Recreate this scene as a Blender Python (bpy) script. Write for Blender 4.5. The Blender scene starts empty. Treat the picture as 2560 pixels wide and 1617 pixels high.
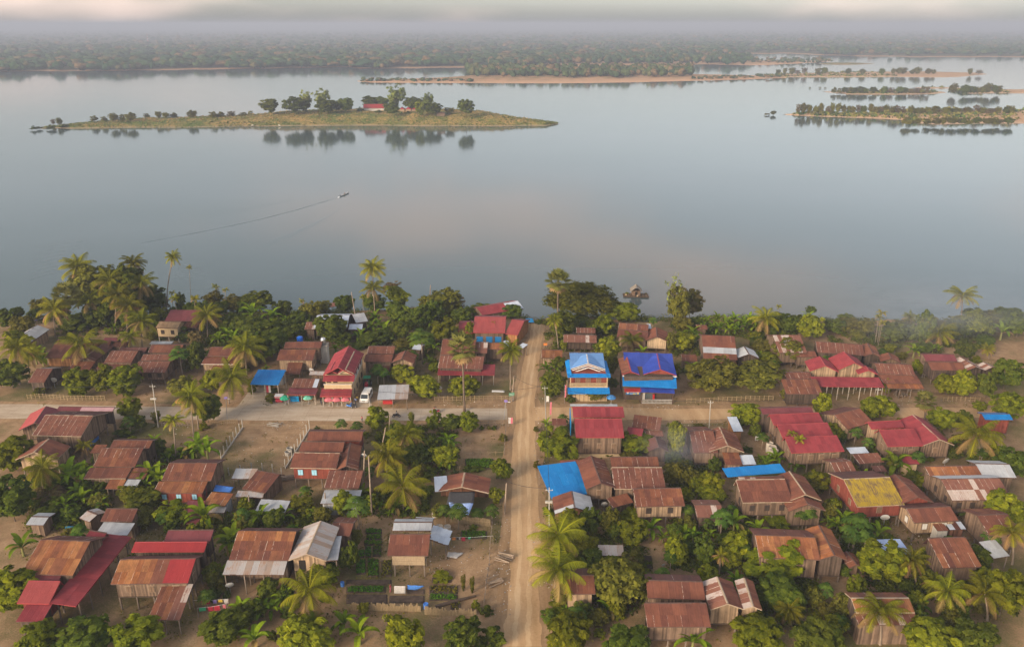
import bpy, math, random
import numpy as np
from mathutils import Vector, Matrix

R = math.radians
SC = bpy.context.scene
COL = SC.collection

# ------------------------------------------------------------------ camera
FPX, PITCH, CAMH = 2000.0, 20.46, 80.0          # focal length in photo pixels, tilt, height over the village
cam_d = bpy.data.cameras.new('camera')
cam_d.sensor_width = 36.0
cam_d.lens = 36.0 * FPX / 2560.0
cam_d.clip_start = 1.0
cam_d.clip_end = 60000.0
cam = bpy.data.objects.new('camera', cam_d)
cam.location = (0, 0, CAMH)
cam.rotation_euler = (R(90 - PITCH), 0, 0)
COL.objects.link(cam)
SC.camera = cam

# ------------------------------------------------------------------ sky and sun
SUN_EL, SUN_AZ = 20.0, 222.0                     # azimuth clockwise from the view direction (+Y)
CLOUD_SHIFT = 12.33
SKY_STRENGTH = 0.135
SUN_STRENGTH = 2.9
HAZE_DENSITY = 0.00027
world = bpy.data.worlds.new('World')
SC.world = world
world.use_nodes = True
wn, wl = world.node_tree.nodes, world.node_tree.links
wn.clear()
w_out = wn.new('ShaderNodeOutputWorld')
w_bg = wn.new('ShaderNodeBackground')
w_sky = wn.new('ShaderNodeTexSky')
w_sky.sky_type = 'NISHITA'
w_sky.sun_disc = False
w_sky.sun_elevation = R(SUN_EL)
w_sky.sun_rotation = R(SUN_AZ)
w_sky.air_density = 1.0
w_sky.dust_density = 2.0
w_sky.ozone_density = 1.0
w_hs = wn.new('ShaderNodeHueSaturation')         # a milky, hazy dry-season sky: less blue than clear air
w_hs.inputs['Saturation'].default_value = 0.42
w_bg.inputs['Strength'].default_value = SKY_STRENGTH
wl.new(w_sky.outputs[0], w_hs.inputs['Color'])
# thin warm cloud veils all round the sky
w_tc = wn.new('ShaderNodeTexCoord')
w_mp = wn.new('ShaderNodeMapping'); w_mp.inputs['Scale'].default_value = (2.0, 2.0, 6.0); w_mp.inputs['Location'].default_value = (CLOUD_SHIFT, 0.0, 0.0); w_mp.inputs['Rotation'].default_value = (0, 0, R(10))
w_nz = wn.new('ShaderNodeTexNoise'); w_nz.inputs['Scale'].default_value = 1.0; w_nz.inputs['Detail'].default_value = 4.0
w_mr = wn.new('ShaderNodeMapRange'); w_mr.interpolation_type = 'SMOOTHSTEP'
for k_, v_ in (('From Min', 0.50), ('From Max', 0.74), ('To Max', 0.8)): w_mr.inputs[k_].default_value = v_
w_mx = wn.new('ShaderNodeMix'); w_mx.data_type = 'RGBA'; w_mx.inputs[7].default_value = (7.4, 5.5, 4.7, 1)
wl.new(w_tc.outputs['Generated'], w_mp.inputs['Vector']); wl.new(w_mp.outputs[0], w_nz.inputs['Vector']); wl.new(w_nz.outputs['Fac'], w_mr.inputs['Value'])
wl.new(w_mr.outputs[0], w_mx.inputs[0]); wl.new(w_hs.outputs[0], w_mx.inputs[6])
wl.new(w_mx.outputs[2], w_bg.inputs['Color'])
wl.new(w_bg.outputs[0], w_out.inputs['Surface'])

sun_d = bpy.data.lights.new('sun', 'SUN')
sun_d.energy = SUN_STRENGTH
sun_d.angle = R(22.0)
sun_d.color = (1.0, 0.79, 0.56)
sun = bpy.data.objects.new('sun', sun_d)
_sd = Vector((math.sin(R(SUN_AZ)) * math.cos(R(SUN_EL)), math.cos(R(SUN_AZ)) * math.cos(R(SUN_EL)), math.sin(R(SUN_EL))))
sun.rotation_euler = _sd.to_track_quat('Z', 'Y').to_euler()
sun.location = _sd * 400
COL.objects.link(sun)

SC.view_settings.view_transform = 'Standard'
SC.view_settings.look = 'None'
SC.view_settings.exposure = 0.84
SC.view_settings.gamma = 1.0
SC.view_settings.use_curve_mapping = False
SC.render.engine = 'CYCLES'
SC.cycles.use_denoising = True
SC.cycles.max_bounces = 5
SC.cycles.diffuse_bounces = 2
SC.cycles.glossy_bounces = 2
SC.cycles.transmission_bounces = 3
SC.cycles.transparent_max_bounces = 6
SC.cycles.volume_bounces = 0
SC.cycles.caustics_reflective = False
SC.cycles.caustics_refractive = False

# ------------------------------------------------------------------ photo pixel -> place on a level plane
_p = R(PITCH)
UPV = Vector((0, math.sin(_p), math.cos(_p)))
FWD = Vector((0, math.cos(_p), -math.sin(_p)))
WZ = -8.0                                        # river level below the village
CROP = {}
for _i, _x in enumerate((78, 478, 878, 1278, 1678, 2078)):
    for _r, _y in zip('ABC', (620, 920, 1220)):
        CROP[_r + str(_i + 1)] = (_x, _y, 420 / 1996)
CROP['D1'] = (78, 70, 800 / 2408); CROP['D2'] = (600, 180, 800 / 2408); CROP['D3'] = (878, 70, 800 / 2408)
CROP['D4'] = (1678, 70, 820 / 2408); CROP['D5'] = (478, 440, 500 / 2408); CROP['S'] = (0, 0, 1.0)

def px(c, p):
    if len(p) == 3: c, p = p[0], p[1:]
    x0, y0, s = CROP[c]
    return (x0 + p[0] * s, y0 + p[1] * s)

def ray(x, y):
    return Vector(((x - 1280) / FPX, 0, 0)) + UPV * (-(y - 808.5) / FPX) + FWD

def at(x, y, z=0.0):
    d = ray(x, y)
    t = (z - CAMH) / d.z
    return Vector((d.x * t, d.y * t, z))

def atc(c, p, z=0.0):
    return at(*px(c, p), z)

def to_px(P):
    v = Vector(P) - Vector((0, 0, CAMH))
    d = v.dot(FWD)
    return (1280 + FPX * v.x / d, 808.5 - FPX * v.dot(UPV) / d, d)

def height_at(P, ytop):
    """height z of the point straight above P that shows at photo row ytop"""
    d = ray(1280, ytop)
    return CAMH + d.z * (P.y / d.y)

# ------------------------------------------------------------------ objects
def tag(o, label=None, cat=None, group=None, kind=None):
    if label: o['label'] = label
    if cat: o['category'] = cat
    if group: o['group'] = group
    if kind: o['kind'] = kind
    return o

def link(o, parent=None):
    COL.objects.link(o)
    if parent is not None:
        o.parent = parent
    return o

def empty(name, loc, rz=0.0):
    o = bpy.data.objects.new(name, None)
    o.empty_display_size = 0.5
    o.location = loc
    o.rotation_euler = (0, 0, rz)
    return link(o)

def mesh_obj(name, verts, faces, mat=None, parent=None, smooth=False, loc=None):
    me = bpy.data.meshes.new(name)
    me.from_pydata([tuple(v) for v in verts], [], [tuple(f) for f in faces])
    if mat: me.materials.append(mat)
    if smooth:
        me.polygons.foreach_set('use_smooth', [True] * len(me.polygons))
    o = bpy.data.objects.new(name, me)
    if loc is not None: o.location = loc
    return link(o, parent)

def np_mesh(name, V, F, mat=None, smooth=False, col=None):
    """V (n,3), F (m,k) arrays -> mesh; col (m,) or (m,3): face colours kept as the attribute tint"""
    V = np.asarray(V, np.float32); F = np.asarray(F, np.int32)
    me = bpy.data.meshes.new(name)
    me.vertices.add(len(V)); me.vertices.foreach_set('co', V.ravel())
    m, k = F.shape
    me.loops.add(m * k); me.loops.foreach_set('vertex_index', F.ravel())
    me.polygons.add(m)
    me.polygons.foreach_set('loop_start', np.arange(0, m * k, k, dtype=np.int32))
    me.polygons.foreach_set('loop_total', np.full(m, k, np.int32))
    if smooth: me.polygons.foreach_set('use_smooth', np.ones(m, bool))
    me.update(calc_edges=True)
    if col is not None:
        col = np.asarray(col, np.float32)
        if col.ndim == 1: col = np.repeat(col[:, None], 3, 1)
        c4 = np.ones((m, 4), np.float32); c4[:, :3] = col
        a = me.attributes.new('tint', 'FLOAT_COLOR', 'FACE')
        a.data.foreach_set('color', c4.ravel())
    if mat: me.materials.append(mat)
    return me

class MB:
    """collects boxes, tubes and sheets; build() links them as one mesh"""
    def __init__(s): s.v = []; s.f = []; s.c = []
    def quad(s, a, b, c, d, t=0.5):
        n = len(s.v); s.v += [a, b, c, d]; s.f.append((n, n + 1, n + 2, n + 3)); s.c.append(t)
    def tri(s, a, b, c, t=0.5):
        n = len(s.v); s.v += [a, b, c]; s.f.append((n, n + 1, n + 2)); s.c.append(t)
    def poly(s, pts, t=0.5):
        n = len(s.v); s.v += list(pts); s.f.append(tuple(range(n, n + len(pts)))); s.c.append(t)
    def box(s, o, a, b, c, t=0.5):
        """corner o and three edge vectors"""
        o, a, b, c = map(Vector, (o, a, b, c))
        n = len(s.v)
        s.v += [o, o + a, o + a + b, o + b, o + c, o + a + c, o + a + b + c, o + b + c]
        for q in ((0, 3, 2, 1), (4, 5, 6, 7), (0, 1, 5, 4), (1, 2, 6, 5), (2, 3, 7, 6), (3, 0, 4, 7)):
            s.f.append(tuple(n + k for k in q)); s.c.append(t)
    def cbox(s, c, sx, sy, sz, t=0.5, rz=0.0):
        """box centred at c in x and y, standing on c.z"""
        ca, sa = math.cos(rz), math.sin(rz)
        a = Vector((ca * sx, sa * sx, 0)); b = Vector((-sa * sy, ca * sy, 0))
        s.box(Vector(c) - a / 2 - b / 2, a, b, (0, 0, sz), t)
    def tube(s, pts, rad, n=6, t=0.5, cap=True):
        pts = [Vector(p) for p in pts]
        if not isinstance(rad, (list, tuple)): rad = [rad] * len(pts)
        rings = []
        for i, p in enumerate(pts):
            d = (pts[min(i + 1, len(pts) - 1)] - pts[max(i - 1, 0)]).normalized()
            x = d.cross(Vector((0, 0, 1)))
            x = Vector((1, 0, 0)) if x.length < 1e-3 else x.normalized()
            y = d.cross(x)
            base = len(s.v)
            for k in range(n):
                a = 2 * math.pi * k / n
                s.v.append(p + (x * math.cos(a) + y * math.sin(a)) * rad[i])
            rings.append(base)
        for r0, r1 in zip(rings, rings[1:]):
            for k in range(n):
                k2 = (k + 1) % n
                s.f.append((r0 + k, r0 + k2, r1 + k2, r1 + k)); s.c.append(t)
        if cap:
            s.f.append(tuple(rings[0] + k for k in range(n))[::-1]); s.c.append(t)
            s.f.append(tuple(rings[-1] + k for k in range(n))); s.c.append(t)
    def lathe(s, c, prof, n=16, t=0.5):
        """prof: [(radius, z)...] about the vertical through c"""
        c = Vector(c); base = len(s.v); m = len(prof)
        for r, z in prof:
            for k in range(n):
                a = 2 * math.pi * k / n
                s.v.append(c + Vector((r * math.cos(a), r * math.sin(a), z)))
        for i in range(m - 1):
            for k in range(n):
                k2 = (k + 1) % n
                s.f.append((base + i * n + k, base + i * n + k2, base + (i + 1) * n + k2, base + (i + 1) * n + k)); s.c.append(t)
    def build(s, name, mat, parent=None, off=None, smooth=False):
        me = bpy.data.meshes.new(name)
        v = s.v if off is None else [Vector(p) - off for p in s.v]
        me.from_pydata([tuple(p) for p in v], [], s.f)
        a = me.attributes.new('tint', 'FLOAT_COLOR', 'FACE')
        for i, c in enumerate(s.c):
            a.data[i].color = (c, c, c, 1) if not isinstance(c, (tuple, list)) else (*c, 1)
        if smooth: me.polygons.foreach_set('use_smooth', [True] * len(me.polygons))
        me.materials.append(mat)
        o = bpy.data.objects.new(name, me)
        return link(o, parent)

# ------------------------------------------------------------------ materials
MATS = {}
def new_mat(name):
    m = bpy.data.materials.new(name); m.use_nodes = True
    nt = m.node_tree; nt.nodes.clear()
    out = nt.nodes.new('ShaderNodeOutputMaterial')
    MATS[name] = m
    return m, nt, out

class NT:
    """short hand for building node trees"""
    def __init__(s, nt): s.nt = nt; s.N = nt.nodes; s.L = nt.links
    def n(s, typ, ins=None, **kw):
        x = s.N.new(typ)
        for k, v in kw.items(): setattr(x, k, v)
        for k, v in (ins or {}).items():
            if hasattr(v, 'is_linked') or isinstance(v, bpy.types.NodeSocket): s.L.new(v, x.inputs[k])
            else: x.inputs[k].default_value = v
        return x
    def noise(s, vec, scale, detail=3, rough=0.55, out='Fac'):
        return s.n('ShaderNodeTexNoise', {'Vector': vec, 'Scale': scale, 'Detail': detail, 'Roughness': rough}).outputs[out]
    def ramp(s, fac, stops, interp='LINEAR'):
        r = s.n('ShaderNodeValToRGB', {'Fac': fac}); cr = r.color_ramp; cr.interpolation = interp
        while len(cr.elements) > len(stops): cr.elements.remove(cr.elements[-1])
        while len(cr.elements) < len(stops): cr.elements.new(0.5)
        for e, (p, c) in zip(cr.elements, stops):
            e.position = p; e.color = (*c, 1) if len(c) == 3 else c
        return r.outputs['Color']
    def mix(s, fac, a, b, blend='MIX'):
        m = s.n('ShaderNodeMix', data_type='RGBA', blend_type=blend)
        for k, v in ((0, fac), (6, a), (7, b)):
            if isinstance(v, bpy.types.NodeSocket): s.L.new(v, m.inputs[k])
            else: m.inputs[k].default_value = (*v, 1) if isinstance(v, tuple) and len(v) == 3 else v
        return m.outputs[2]
    def math(s, op, a, b=0.0, c=None, clamp=False):
        m = s.n('ShaderNodeMath', operation=op, use_clamp=clamp)
        for k, v in ((0, a), (1, b)) + (((2, c),) if c is not None else ()):
            if isinstance(v, bpy.types.NodeSocket): s.L.new(v, m.inputs[k])
            else: m.inputs[k].default_value = v
        return m.outputs[0]
    def maprange(s, v, a, b, c=0.0, d=1.0):
        return s.n('ShaderNodeMapRange', {'Value': v, 'From Min': a, 'From Max': b, 'To Min': c, 'To Max': d}).outputs[0]
    def mapping(s, vec, scale=(1, 1, 1), loc=(0, 0, 0), rot=(0, 0, 0)):
        return s.n('ShaderNodeMapping', {'Vector': vec, 'Scale': scale, 'Location': loc, 'Rotation': rot}).outputs[0]
    def bsdf(s, out, **ins):
        b = s.n('ShaderNodeBsdfPrincipled')
        for k, v in ins.items():
            k = k.replace('_', ' ')
            if isinstance(v, bpy.types.NodeSocket): s.L.new(v, b.inputs[k])
            else: b.inputs[k].default_value = (*v, 1) if isinstance(v, tuple) and len(v) == 3 else v
        s.L.new(b.outputs[0], out.inputs['Surface'])
        return b
    def bump(s, h, strength=0.5, dist=0.1):
        return s.n('ShaderNodeBump', {'Height': h, 'Strength': strength, 'Distance': dist}).outputs[0]

def plain_mat(name, col, rough=0.7, var=0.25, scale=3.0, metallic=0.0, spec=0.3, tint=False):
    """a plain surface with a little unevenness in its colour"""
    if name in MATS: return MATS[name]
    m, nt, out = new_mat(name); t = NT(nt)
    co = t.n('ShaderNodeTexCoord').outputs['Object']
    n = t.noise(co, scale, 4)
    f = t.maprange(n, 0.3, 0.7, 1 - var, 1 + var)
    c = t.mix(1.0, (*col,), f, 'MULTIPLY')
    if tint:
        a = t.n('ShaderNodeAttribute', attribute_name='tint').outputs['Fac']
        c = t.mix(1.0, c, t.maprange(a, 0, 1, 0.45, 1.55), 'MULTIPLY')
    t.bsdf(out, Base_Color=c, Roughness=rough, Metallic=metallic, Specular_IOR_Level=spec)
    return m
# ------------------------------------------------------------------ water
rng = np.random.default_rng(7)
random.seed(7)

m, nt, out = new_mat('river_water'); t = NT(nt)
geo = t.n('ShaderNodeNewGeometry').outputs['Position']
n1 = t.noise(t.mapping(geo, (0.35, 0.7, 1)), 1.0, 4, 0.6)
n2 = t.noise(t.mapping(geo, (0.02, 0.05, 1)), 1.0, 3)
n3 = t.noise(t.mapping(geo, (0.006, 0.012, 1)), 1.0, 2)
h = t.math('ADD', t.math('MULTIPLY', n1, t.maprange(n2, 0.42, 0.62, 0.15, 1.0)), t.math('MULTIPLY', n2, 2.0))
col = t.mix(t.maprange(n3, 0.35, 0.65), (0.048, 0.076, 0.072), (0.062, 0.090, 0.090))
t.bsdf(out, Base_Color=col, Roughness=0.085, IOR=1.33, Normal=t.bump(h, 0.13, 0.06))
WATER = m

def sheet(name, pts, mat, kind='structure', parent=None):
    o = mesh_obj(name, pts, [tuple(range(len(pts)))], mat, parent)
    if parent is None: o['kind'] = kind
    return o

water = sheet('river_water', [(-14000, 150, WZ), (14000, 150, WZ), (14000, 16000, WZ), (-14000, 16000, WZ)], WATER)

# ------------------------------------------------------------------ village ground
m, nt, out = new_mat('village_ground'); t = NT(nt)
geo = t.n('ShaderNodeNewGeometry').outputs['Position']
big = t.noise(geo, 0.055, 4, 0.6)
mid = t.noise(geo, 0.35, 5, 0.65)
fine = t.noise(geo, 3.5, 4, 0.7)
speck = t.noise(geo, 9.0, 2, 0.6)
dirt = t.ramp(t.math('ADD', t.math('MULTIPLY', mid, 0.6), t.math('MULTIPLY', fine, 0.4)),
              [(0.30, (0.165, 0.10, 0.053)), (0.5, (0.295, 0.188, 0.103)), (0.7, (0.45, 0.31, 0.185))])
grass = t.ramp(fine, [(0.3, (0.06, 0.066, 0.02)), (0.55, (0.125, 0.112, 0.04)), (0.75, (0.21, 0.17, 0.075))])
gm = t.maprange(t.math('ADD', t.math('MULTIPLY', big, 0.62), t.math('MULTIPLY', fine, 0.38)), 0.48, 0.57)
c = t.mix(gm, dirt, grass)
c = t.mix(t.maprange(speck, 0.66, 0.74), c, (0.36, 0.30, 0.24))
nz = t.n('ShaderNodeSeparateXYZ', {'Vector': t.n('ShaderNodeNewGeometry').outputs['Normal']}).outputs['Z']
bank = t.ramp(mid, [(0.3, (0.04, 0.05, 0.02)), (0.5, (0.09, 0.085, 0.035)), (0.65, (0.24, 0.155, 0.095))])
c = t.mix(t.maprange(nz, 0.99, 0.96), c, bank)
t.bsdf(out, Base_Color=c, Roughness=0.95, Specular_IOR_Level=0.1, Normal=t.bump(t.math('ADD', fine, mid), 0.5, 0.12))
GROUND = m

bank_px = [(-900, 812), (-200, 806), (78, 800), (190, 792), (300, 786), (480, 786), (700, 782), (900, 782), (1100, 772), (1240, 776),
           (1310, 800), (1352, 806), (1420, 792), (1600, 800), (1750, 800), (1900, 800), (2100, 806), (2483, 812), (2700, 812), (3500, 812)]
bank_w = [at(x, y, 0.0) for x, y in bank_px]
bank_w = [Vector((-1600, 220, 0))] + bank_w + [Vector((1600, 218, 0))]
BX = np.array([p.x for p in bank_w]); BY = np.array([p.y for p in bank_w])
def bank_y(x): return float(np.interp(x, BX, BY))
xs = np.unique(np.concatenate([np.linspace(-1600, -260, 14), np.linspace(-250, 250, 161), np.linspace(260, 1600, 14)]))
V, F = [], []
prof = [(-1, 0.0), (0, 0.0), (1.5, -0.35), (4, -1.4), (8, -3.4), (13, -5.6), (18, -7.4), (24, -8.6), (34, -9.4)]
for i, x in enumerate(xs):
    by = bank_y(x) + 1.5 * math.sin(x * 0.13) + 0.8 * math.sin(x * 0.41 + 1)
    V.append((x, 20, 0))
    for j, (dy, z) in enumerate(prof):
        k = 0 if j < 2 else 1
        V.append((x, by + dy + k * 1.2 * math.sin(x * 0.5 + j), z + k * 0.35 * math.sin(x * 0.33 + j * 2)))
nr = len(prof) + 1
for i in range(len(xs) - 1):
    for j in range(nr - 1):
        a = i * nr + j
        F.append((a, a + nr, a + nr + 1, a + 1))
ground = mesh_obj('ground', V, F, GROUND)
ground['kind'] = 'structure'

# ------------------------------------------------------------------ roads
def road_mat(name, cols, seam):
    m, nt, out = new_mat(name); t = NT(nt)
    geo = t.n('ShaderNodeNewGeometry').outputs['Position']
    a = t.noise(t.mapping(geo, (0.12, 0.5, 1)) if seam else t.mapping(geo, (0.5, 0.08, 1)), 1.0, 5, 0.6)
    b = t.noise(geo, 2.2, 4, 0.7)
    c = t.ramp(t.math('ADD', t.math('MULTIPLY', a, 0.7), t.math('MULTIPLY', b, 0.3)), cols)
    if seam:                                     # cast slab joints
        xx = t.n('ShaderNodeSeparateXYZ', {'Vector': geo}).outputs['X']
        fr = t.math('FRACT', t.math('MULTIPLY', xx, 1 / 5.0))
        c = t.mix(t.math('MULTIPLY', t.math('LESS_THAN', fr, 0.012), 0.45), c, (0.16, 0.12, 0.085))
    t.bsdf(out, Base_Color=c, Roughness=0.92, Specular_IOR_Level=0.12, Normal=t.bump(b, 0.35, 0.06))
    return m
CONC = road_mat('concrete_road', [(0.32, (0.31, 0.235, 0.16)), (0.5, (0.43, 0.34, 0.245)), (0.68, (0.52, 0.435, 0.335))], True)
DIRT = road_mat('dirt_road', [(0.32, (0.33, 0.205, 0.10)), (0.5, (0.46, 0.295, 0.155)), (0.68, (0.55, 0.38, 0.215))], False)

def ribbon(name, left, right, z, mat, ragged=0.35, n=90, seed=1):
    """left and right: world polylines; edges wander a little"""
    rg = random.Random(seed)
    def samp(poly, u):
        s = u * (len(poly) - 1); i = min(int(s), len(poly) - 2); f = s - i
        return poly[i].lerp(poly[i + 1], f)
    V, F = [], []
    for i in range(n + 1):
        l, r = samp(left, i / n), samp(right, i / n)
        w = (r - l).normalized()
        ph = seed * 2.1
        l = l + w * ragged * (0.5 * math.sin(i * 0.37 + ph) + 0.35 * math.sin(i * 0.83 + ph * 2) + rg.uniform(-0.25, 0.25))
        r = r + w * ragged * (0.5 * math.sin(i * 0.31 + ph * 3) + 0.35 * math.sin(i * 0.91 + ph) + rg.uniform(-0.25, 0.25))
        V += [(l.x, l.y, z), (r.x, r.y, z)]
    for i in range(n): F.append((2 * i, 2 * i + 2, 2 * i + 3, 2 * i + 1))
    o = mesh_obj(name, V, F, mat); o['kind'] = 'structure'
    return o
G = lambda x, y: at(x, y, 0)
ribbon('dirt_road', [G(1256, 1616), G(1266, 1540), G(1277, 1400), G(1278, 1220), G(1282, 1100), G(1292, 1000), G(1303, 930), G(1322, 850), G(1328, 803)],
       [G(1352, 1616), G(1350, 1540), G(1350, 1400), G(1346, 1220), G(1336, 1100), G(1338, 1000), G(1345, 930), G(1356, 850), G(1364, 805)], 0.012, DIRT, 0.3)
SHOULDER = road_mat('road_shoulder_earth', [(0.32, (0.20, 0.125, 0.066)), (0.5, (0.30, 0.19, 0.10)), (0.68, (0.42, 0.28, 0.16))], False)
ribbon('road_shoulder', [G(1222, 1616), G(1236, 1540), G(1250, 1400), G(1256, 1220), G(1264, 1100), G(1276, 1000), G(1290, 930), G(1314, 850), G(1322, 806)],
       [G(1398, 1616), G(1388, 1540), G(1376, 1400), G(1366, 1220), G(1354, 1100), G(1352, 1000), G(1354, 930), G(1364, 850), G(1370, 808)], 0.004, SHOULDER, 0.7, seed=7)
ribbon('road_shoulder', [G(-340, 1056), G(78, 1055), G(354, 1057), G(700, 1060), G(900, 1061), G(1268, 1060), G(1700, 1060), G(2483, 1052), G(2900, 1050)],
       [G(-340, 1002), G(78, 1002), G(354, 1008), G(700, 1010), G(900, 1011), G(1268, 1012), G(1700, 1012), G(2483, 1011), G(2900, 1010)], 0.002, SHOULDER, 0.8, 120, seed=8)
RUT = road_mat('wheel_rut_sand', [(0.32, (0.40, 0.26, 0.135)), (0.5, (0.53, 0.36, 0.20)), (0.68, (0.60, 0.43, 0.26))], False)
for q in (0.3, 0.66):                            # worn wheel tracks
    LL = [G(1256, 1616), G(1266, 1540), G(1277, 1400), G(1278, 1220), G(1282, 1100), G(1292, 1000), G(1303, 930), G(1322, 850), G(1328, 803)]
    RR = [G(1352, 1616), G(1350, 1540), G(1350, 1400), G(1346, 1220), G(1336, 1100), G(1338, 1000), G(1345, 930), G(1356, 850), G(1364, 805)]
    ribbon('wheel_track', [a.lerp(b, q - 0.07) for a, b in zip(LL, RR)], [a.lerp(b, q + 0.07) for a, b in zip(LL, RR)], 0.020, RUT, 0.22, 160, seed=int(q * 100))
ribbon('dirt_cross_road', [G(1300, 1052), G(1420, 1051), G(1700, 1049), G(2000, 1046), G(2483, 1042), G(2900, 1040)],
       [G(1300, 1018), G(1420, 1017), G(1700, 1021), G(2000, 1021), G(2483, 1019), G(2900, 1018)], 0.008, DIRT, 0.35, seed=2)
ribbon('concrete_road', [G(-340, 1046), G(78, 1046), G(354, 1048), G(700, 1051), G(900, 1052), G(1268, 1049)],
       [G(-340, 1010), G(78, 1010), G(354, 1016), G(700, 1019), G(900, 1020.5), G(1268, 1020.5)], 0.016, CONC, 0.04, seed=3)
ribbon('shop_forecourt', [G(590, 1018), G(720, 1018.5), G(880, 1019.5), G(930, 1019.5)],
       [G(628, 985), G(700, 992), G(870, 1000), G(925, 985)], 0.010, CONC, 0.2, 20, seed=4)
sheet('driveway', [(*atc('B2', p)[:2], 0.006) for p in ((540, 468), (890, 410), (880, 200), (745, 200))], CONC)

# ------------------------------------------------------------------ islands and the far bank
def earth_mat(name, low, high, sand, top=1.5):
    m, nt, out = new_mat(name); t = NT(nt)
    geo = t.n('ShaderNodeNewGeometry').outputs['Position']
    z = t.n('ShaderNodeSeparateXYZ', {'Vector': geo}).outputs['Z']
    a = t.noise(t.mapping(geo, (1, 1, 2)), 0.05, 4, 0.6); b = t.noise(geo, 0.6, 4, 0.65)
    veg = t.mix(t.maprange(t.math('ADD', t.math('MULTIPLY', a, 0.6), t.math('MULTIPLY', b, 0.4)), 0.42, 0.58), low, high)
    veg = t.mix(1.0, veg, t.maprange(b, 0.3, 0.7, 0.6, 1.35), 'MULTIPLY')
    f = t.maprange(t.math('ADD', z, t.math('MULTIPLY', b, 1.2)), WZ + 0.4, WZ + top)
    c = t.mix(f, sand, veg)
    t.bsdf(out, Base_Color=c, Roughness=1.0, Specular_IOR_Level=0.05, Normal=t.bump(b, 0.8, 0.8))
    return m
GRASSY = earth_mat('island_grass', (0.09, 0.125, 0.028), (0.30, 0.20, 0.07), (0.34, 0.26, 0.18))
SANDY = earth_mat('sand_bar', (0.44, 0.27, 0.155), (0.50, 0.33, 0.20), (0.52, 0.37, 0.25))
PENIN = earth_mat('peninsula_earth', (0.085, 0.095, 0.03), (0.40, 0.22, 0.11), (0.58, 0.35, 0.21), 4.6)
FARLAND = earth_mat('far_bank_earth', (0.045, 0.062, 0.025), (0.11, 0.085, 0.04), (0.50, 0.29, 0.17), 2.6)

def loft_island(name, stations, mat, sub=5, flat=0.55, seed=0):
    """stations: (photo x, photo y of the near waterline, height above water, depth in metres)"""
    rg = random.Random(seed)
    W = [(at(x, y, WZ), h, d) for x, y, h, d in stations]
    V, F = [], []
    rows = [(-0.06, -0.6), (0.0, 0.0), (0.08, 0.22), (0.17, 0.62), (0.26, 0.95), (0.4, 1.0), (0.6, 1.02), (0.78, 0.9), (0.9, 0.45), (1.0, 0.0), (1.06, -0.6)]
    cnt = 0
    for i in range(len(W) - 1):
        for k in range(sub + (i == len(W) - 2)):
            f = k / sub
            P = W[i][0].lerp(W[i + 1][0], f); h = W[i][1] * (1 - f) + W[i + 1][1] * f; d = W[i][2] * (1 - f) + W[i + 1][2] * f
            for r, (q, hz) in enumerate(rows):
                j = 0 if r in (0, 1, 9, 10) else 1
                V.append((P.x + rg.uniform(-1, 1) * j * 0.8, P.y + q * d + rg.uniform(-1, 1) * j * 0.02 * d + (math.sin(P.x * 0.09) * 1.2 if r < 3 else 0),
                          WZ + (h * hz if hz >= 0 else hz) * (1 + rg.uniform(-0.1, 0.1) * j)))
            cnt += 1
    n = len(rows)
    for i in range(cnt - 1):
        for j in range(n - 1):
            a = i * n + j
            F.append((a, a + n, a + n + 1, a + 1))
    o = mesh_obj(name, V, F, mat, smooth=True); o['kind'] = 'structure'
    return o

loft_island('river_island_terrain', [(96, 322, 0.3, 12), (141, 321, 1.2, 30), (178, 323, 2.4, 50), (291, 320, 3.4, 70), (410, 320, 3.8, 76), (540, 318, 4.4, 80),
            (610, 316.5, 5.2, 88), (660, 316, 6.8, 96), (702, 316, 7.6, 100), (878, 314, 8.0, 105), (1000, 315, 8.4, 105), (1098, 316, 8.2, 100), (1190, 316, 7.8, 92),
            (1250, 315.5, 6.2, 60), (1298, 315, 4.2, 46), (1364, 315, 2.6, 26), (1396, 310, 0.3, 8)], GRASSY, 8, seed=1)
loft_island('sandbar_terrain', [(1965, 288, 0.2, 8), (2030, 291, 1.2, 30), (2087, 293, 1.6, 40), (2170, 296, 1.8, 44), (2257, 300, 2.2, 60), (2291, 308, 2.4, 90), (2342, 312, 3.0, 120),
            (2483, 309, 3.4, 120), (2800, 310, 3.4, 120)], SANDY, 6, seed=2)
loft_island('sandbar_terrain', [(2066, 231, 0.2, 14), (2127, 237, 0.8, 50), (2240, 237.5, 1.0, 60), (2335, 236, 0.8, 60), (2366, 232, 0.3, 20)], SANDY, 5, seed=3)
loft_island('sandbar_terrain', [(2300, 222, 0.2, 20), (2340, 222, 0.7, 30), (2412, 222, 0.3, 20)], SANDY, 4, seed=4)
loft_island('sandbar_terrain', [(2394, 228, 0.3, 16), (2427, 235, 1.4, 60), (2483, 234, 1.6, 70), (2800, 234, 1.6, 70)], SANDY, 5, seed=5)
loft_island('sandbar_terrain', [(1925, 193, 0.6, 60), (1961, 194, 1.4, 90), (2121, 194, 1.6, 150), (2236, 193, 2.0, 170), (2325, 194, 2.6, 180), (2393, 193.5, 3.0, 180), (2471, 186, 0.4, 60)], SANDY, 5, seed=6)
loft_island('sandbar_terrain', [(2055, 161, 0.3, 30), (2110, 163, 2.0, 110), (2150, 162, 2.0, 90), (2187, 160, 0.3, 30)], GRASSY, 4, seed=7)
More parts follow.
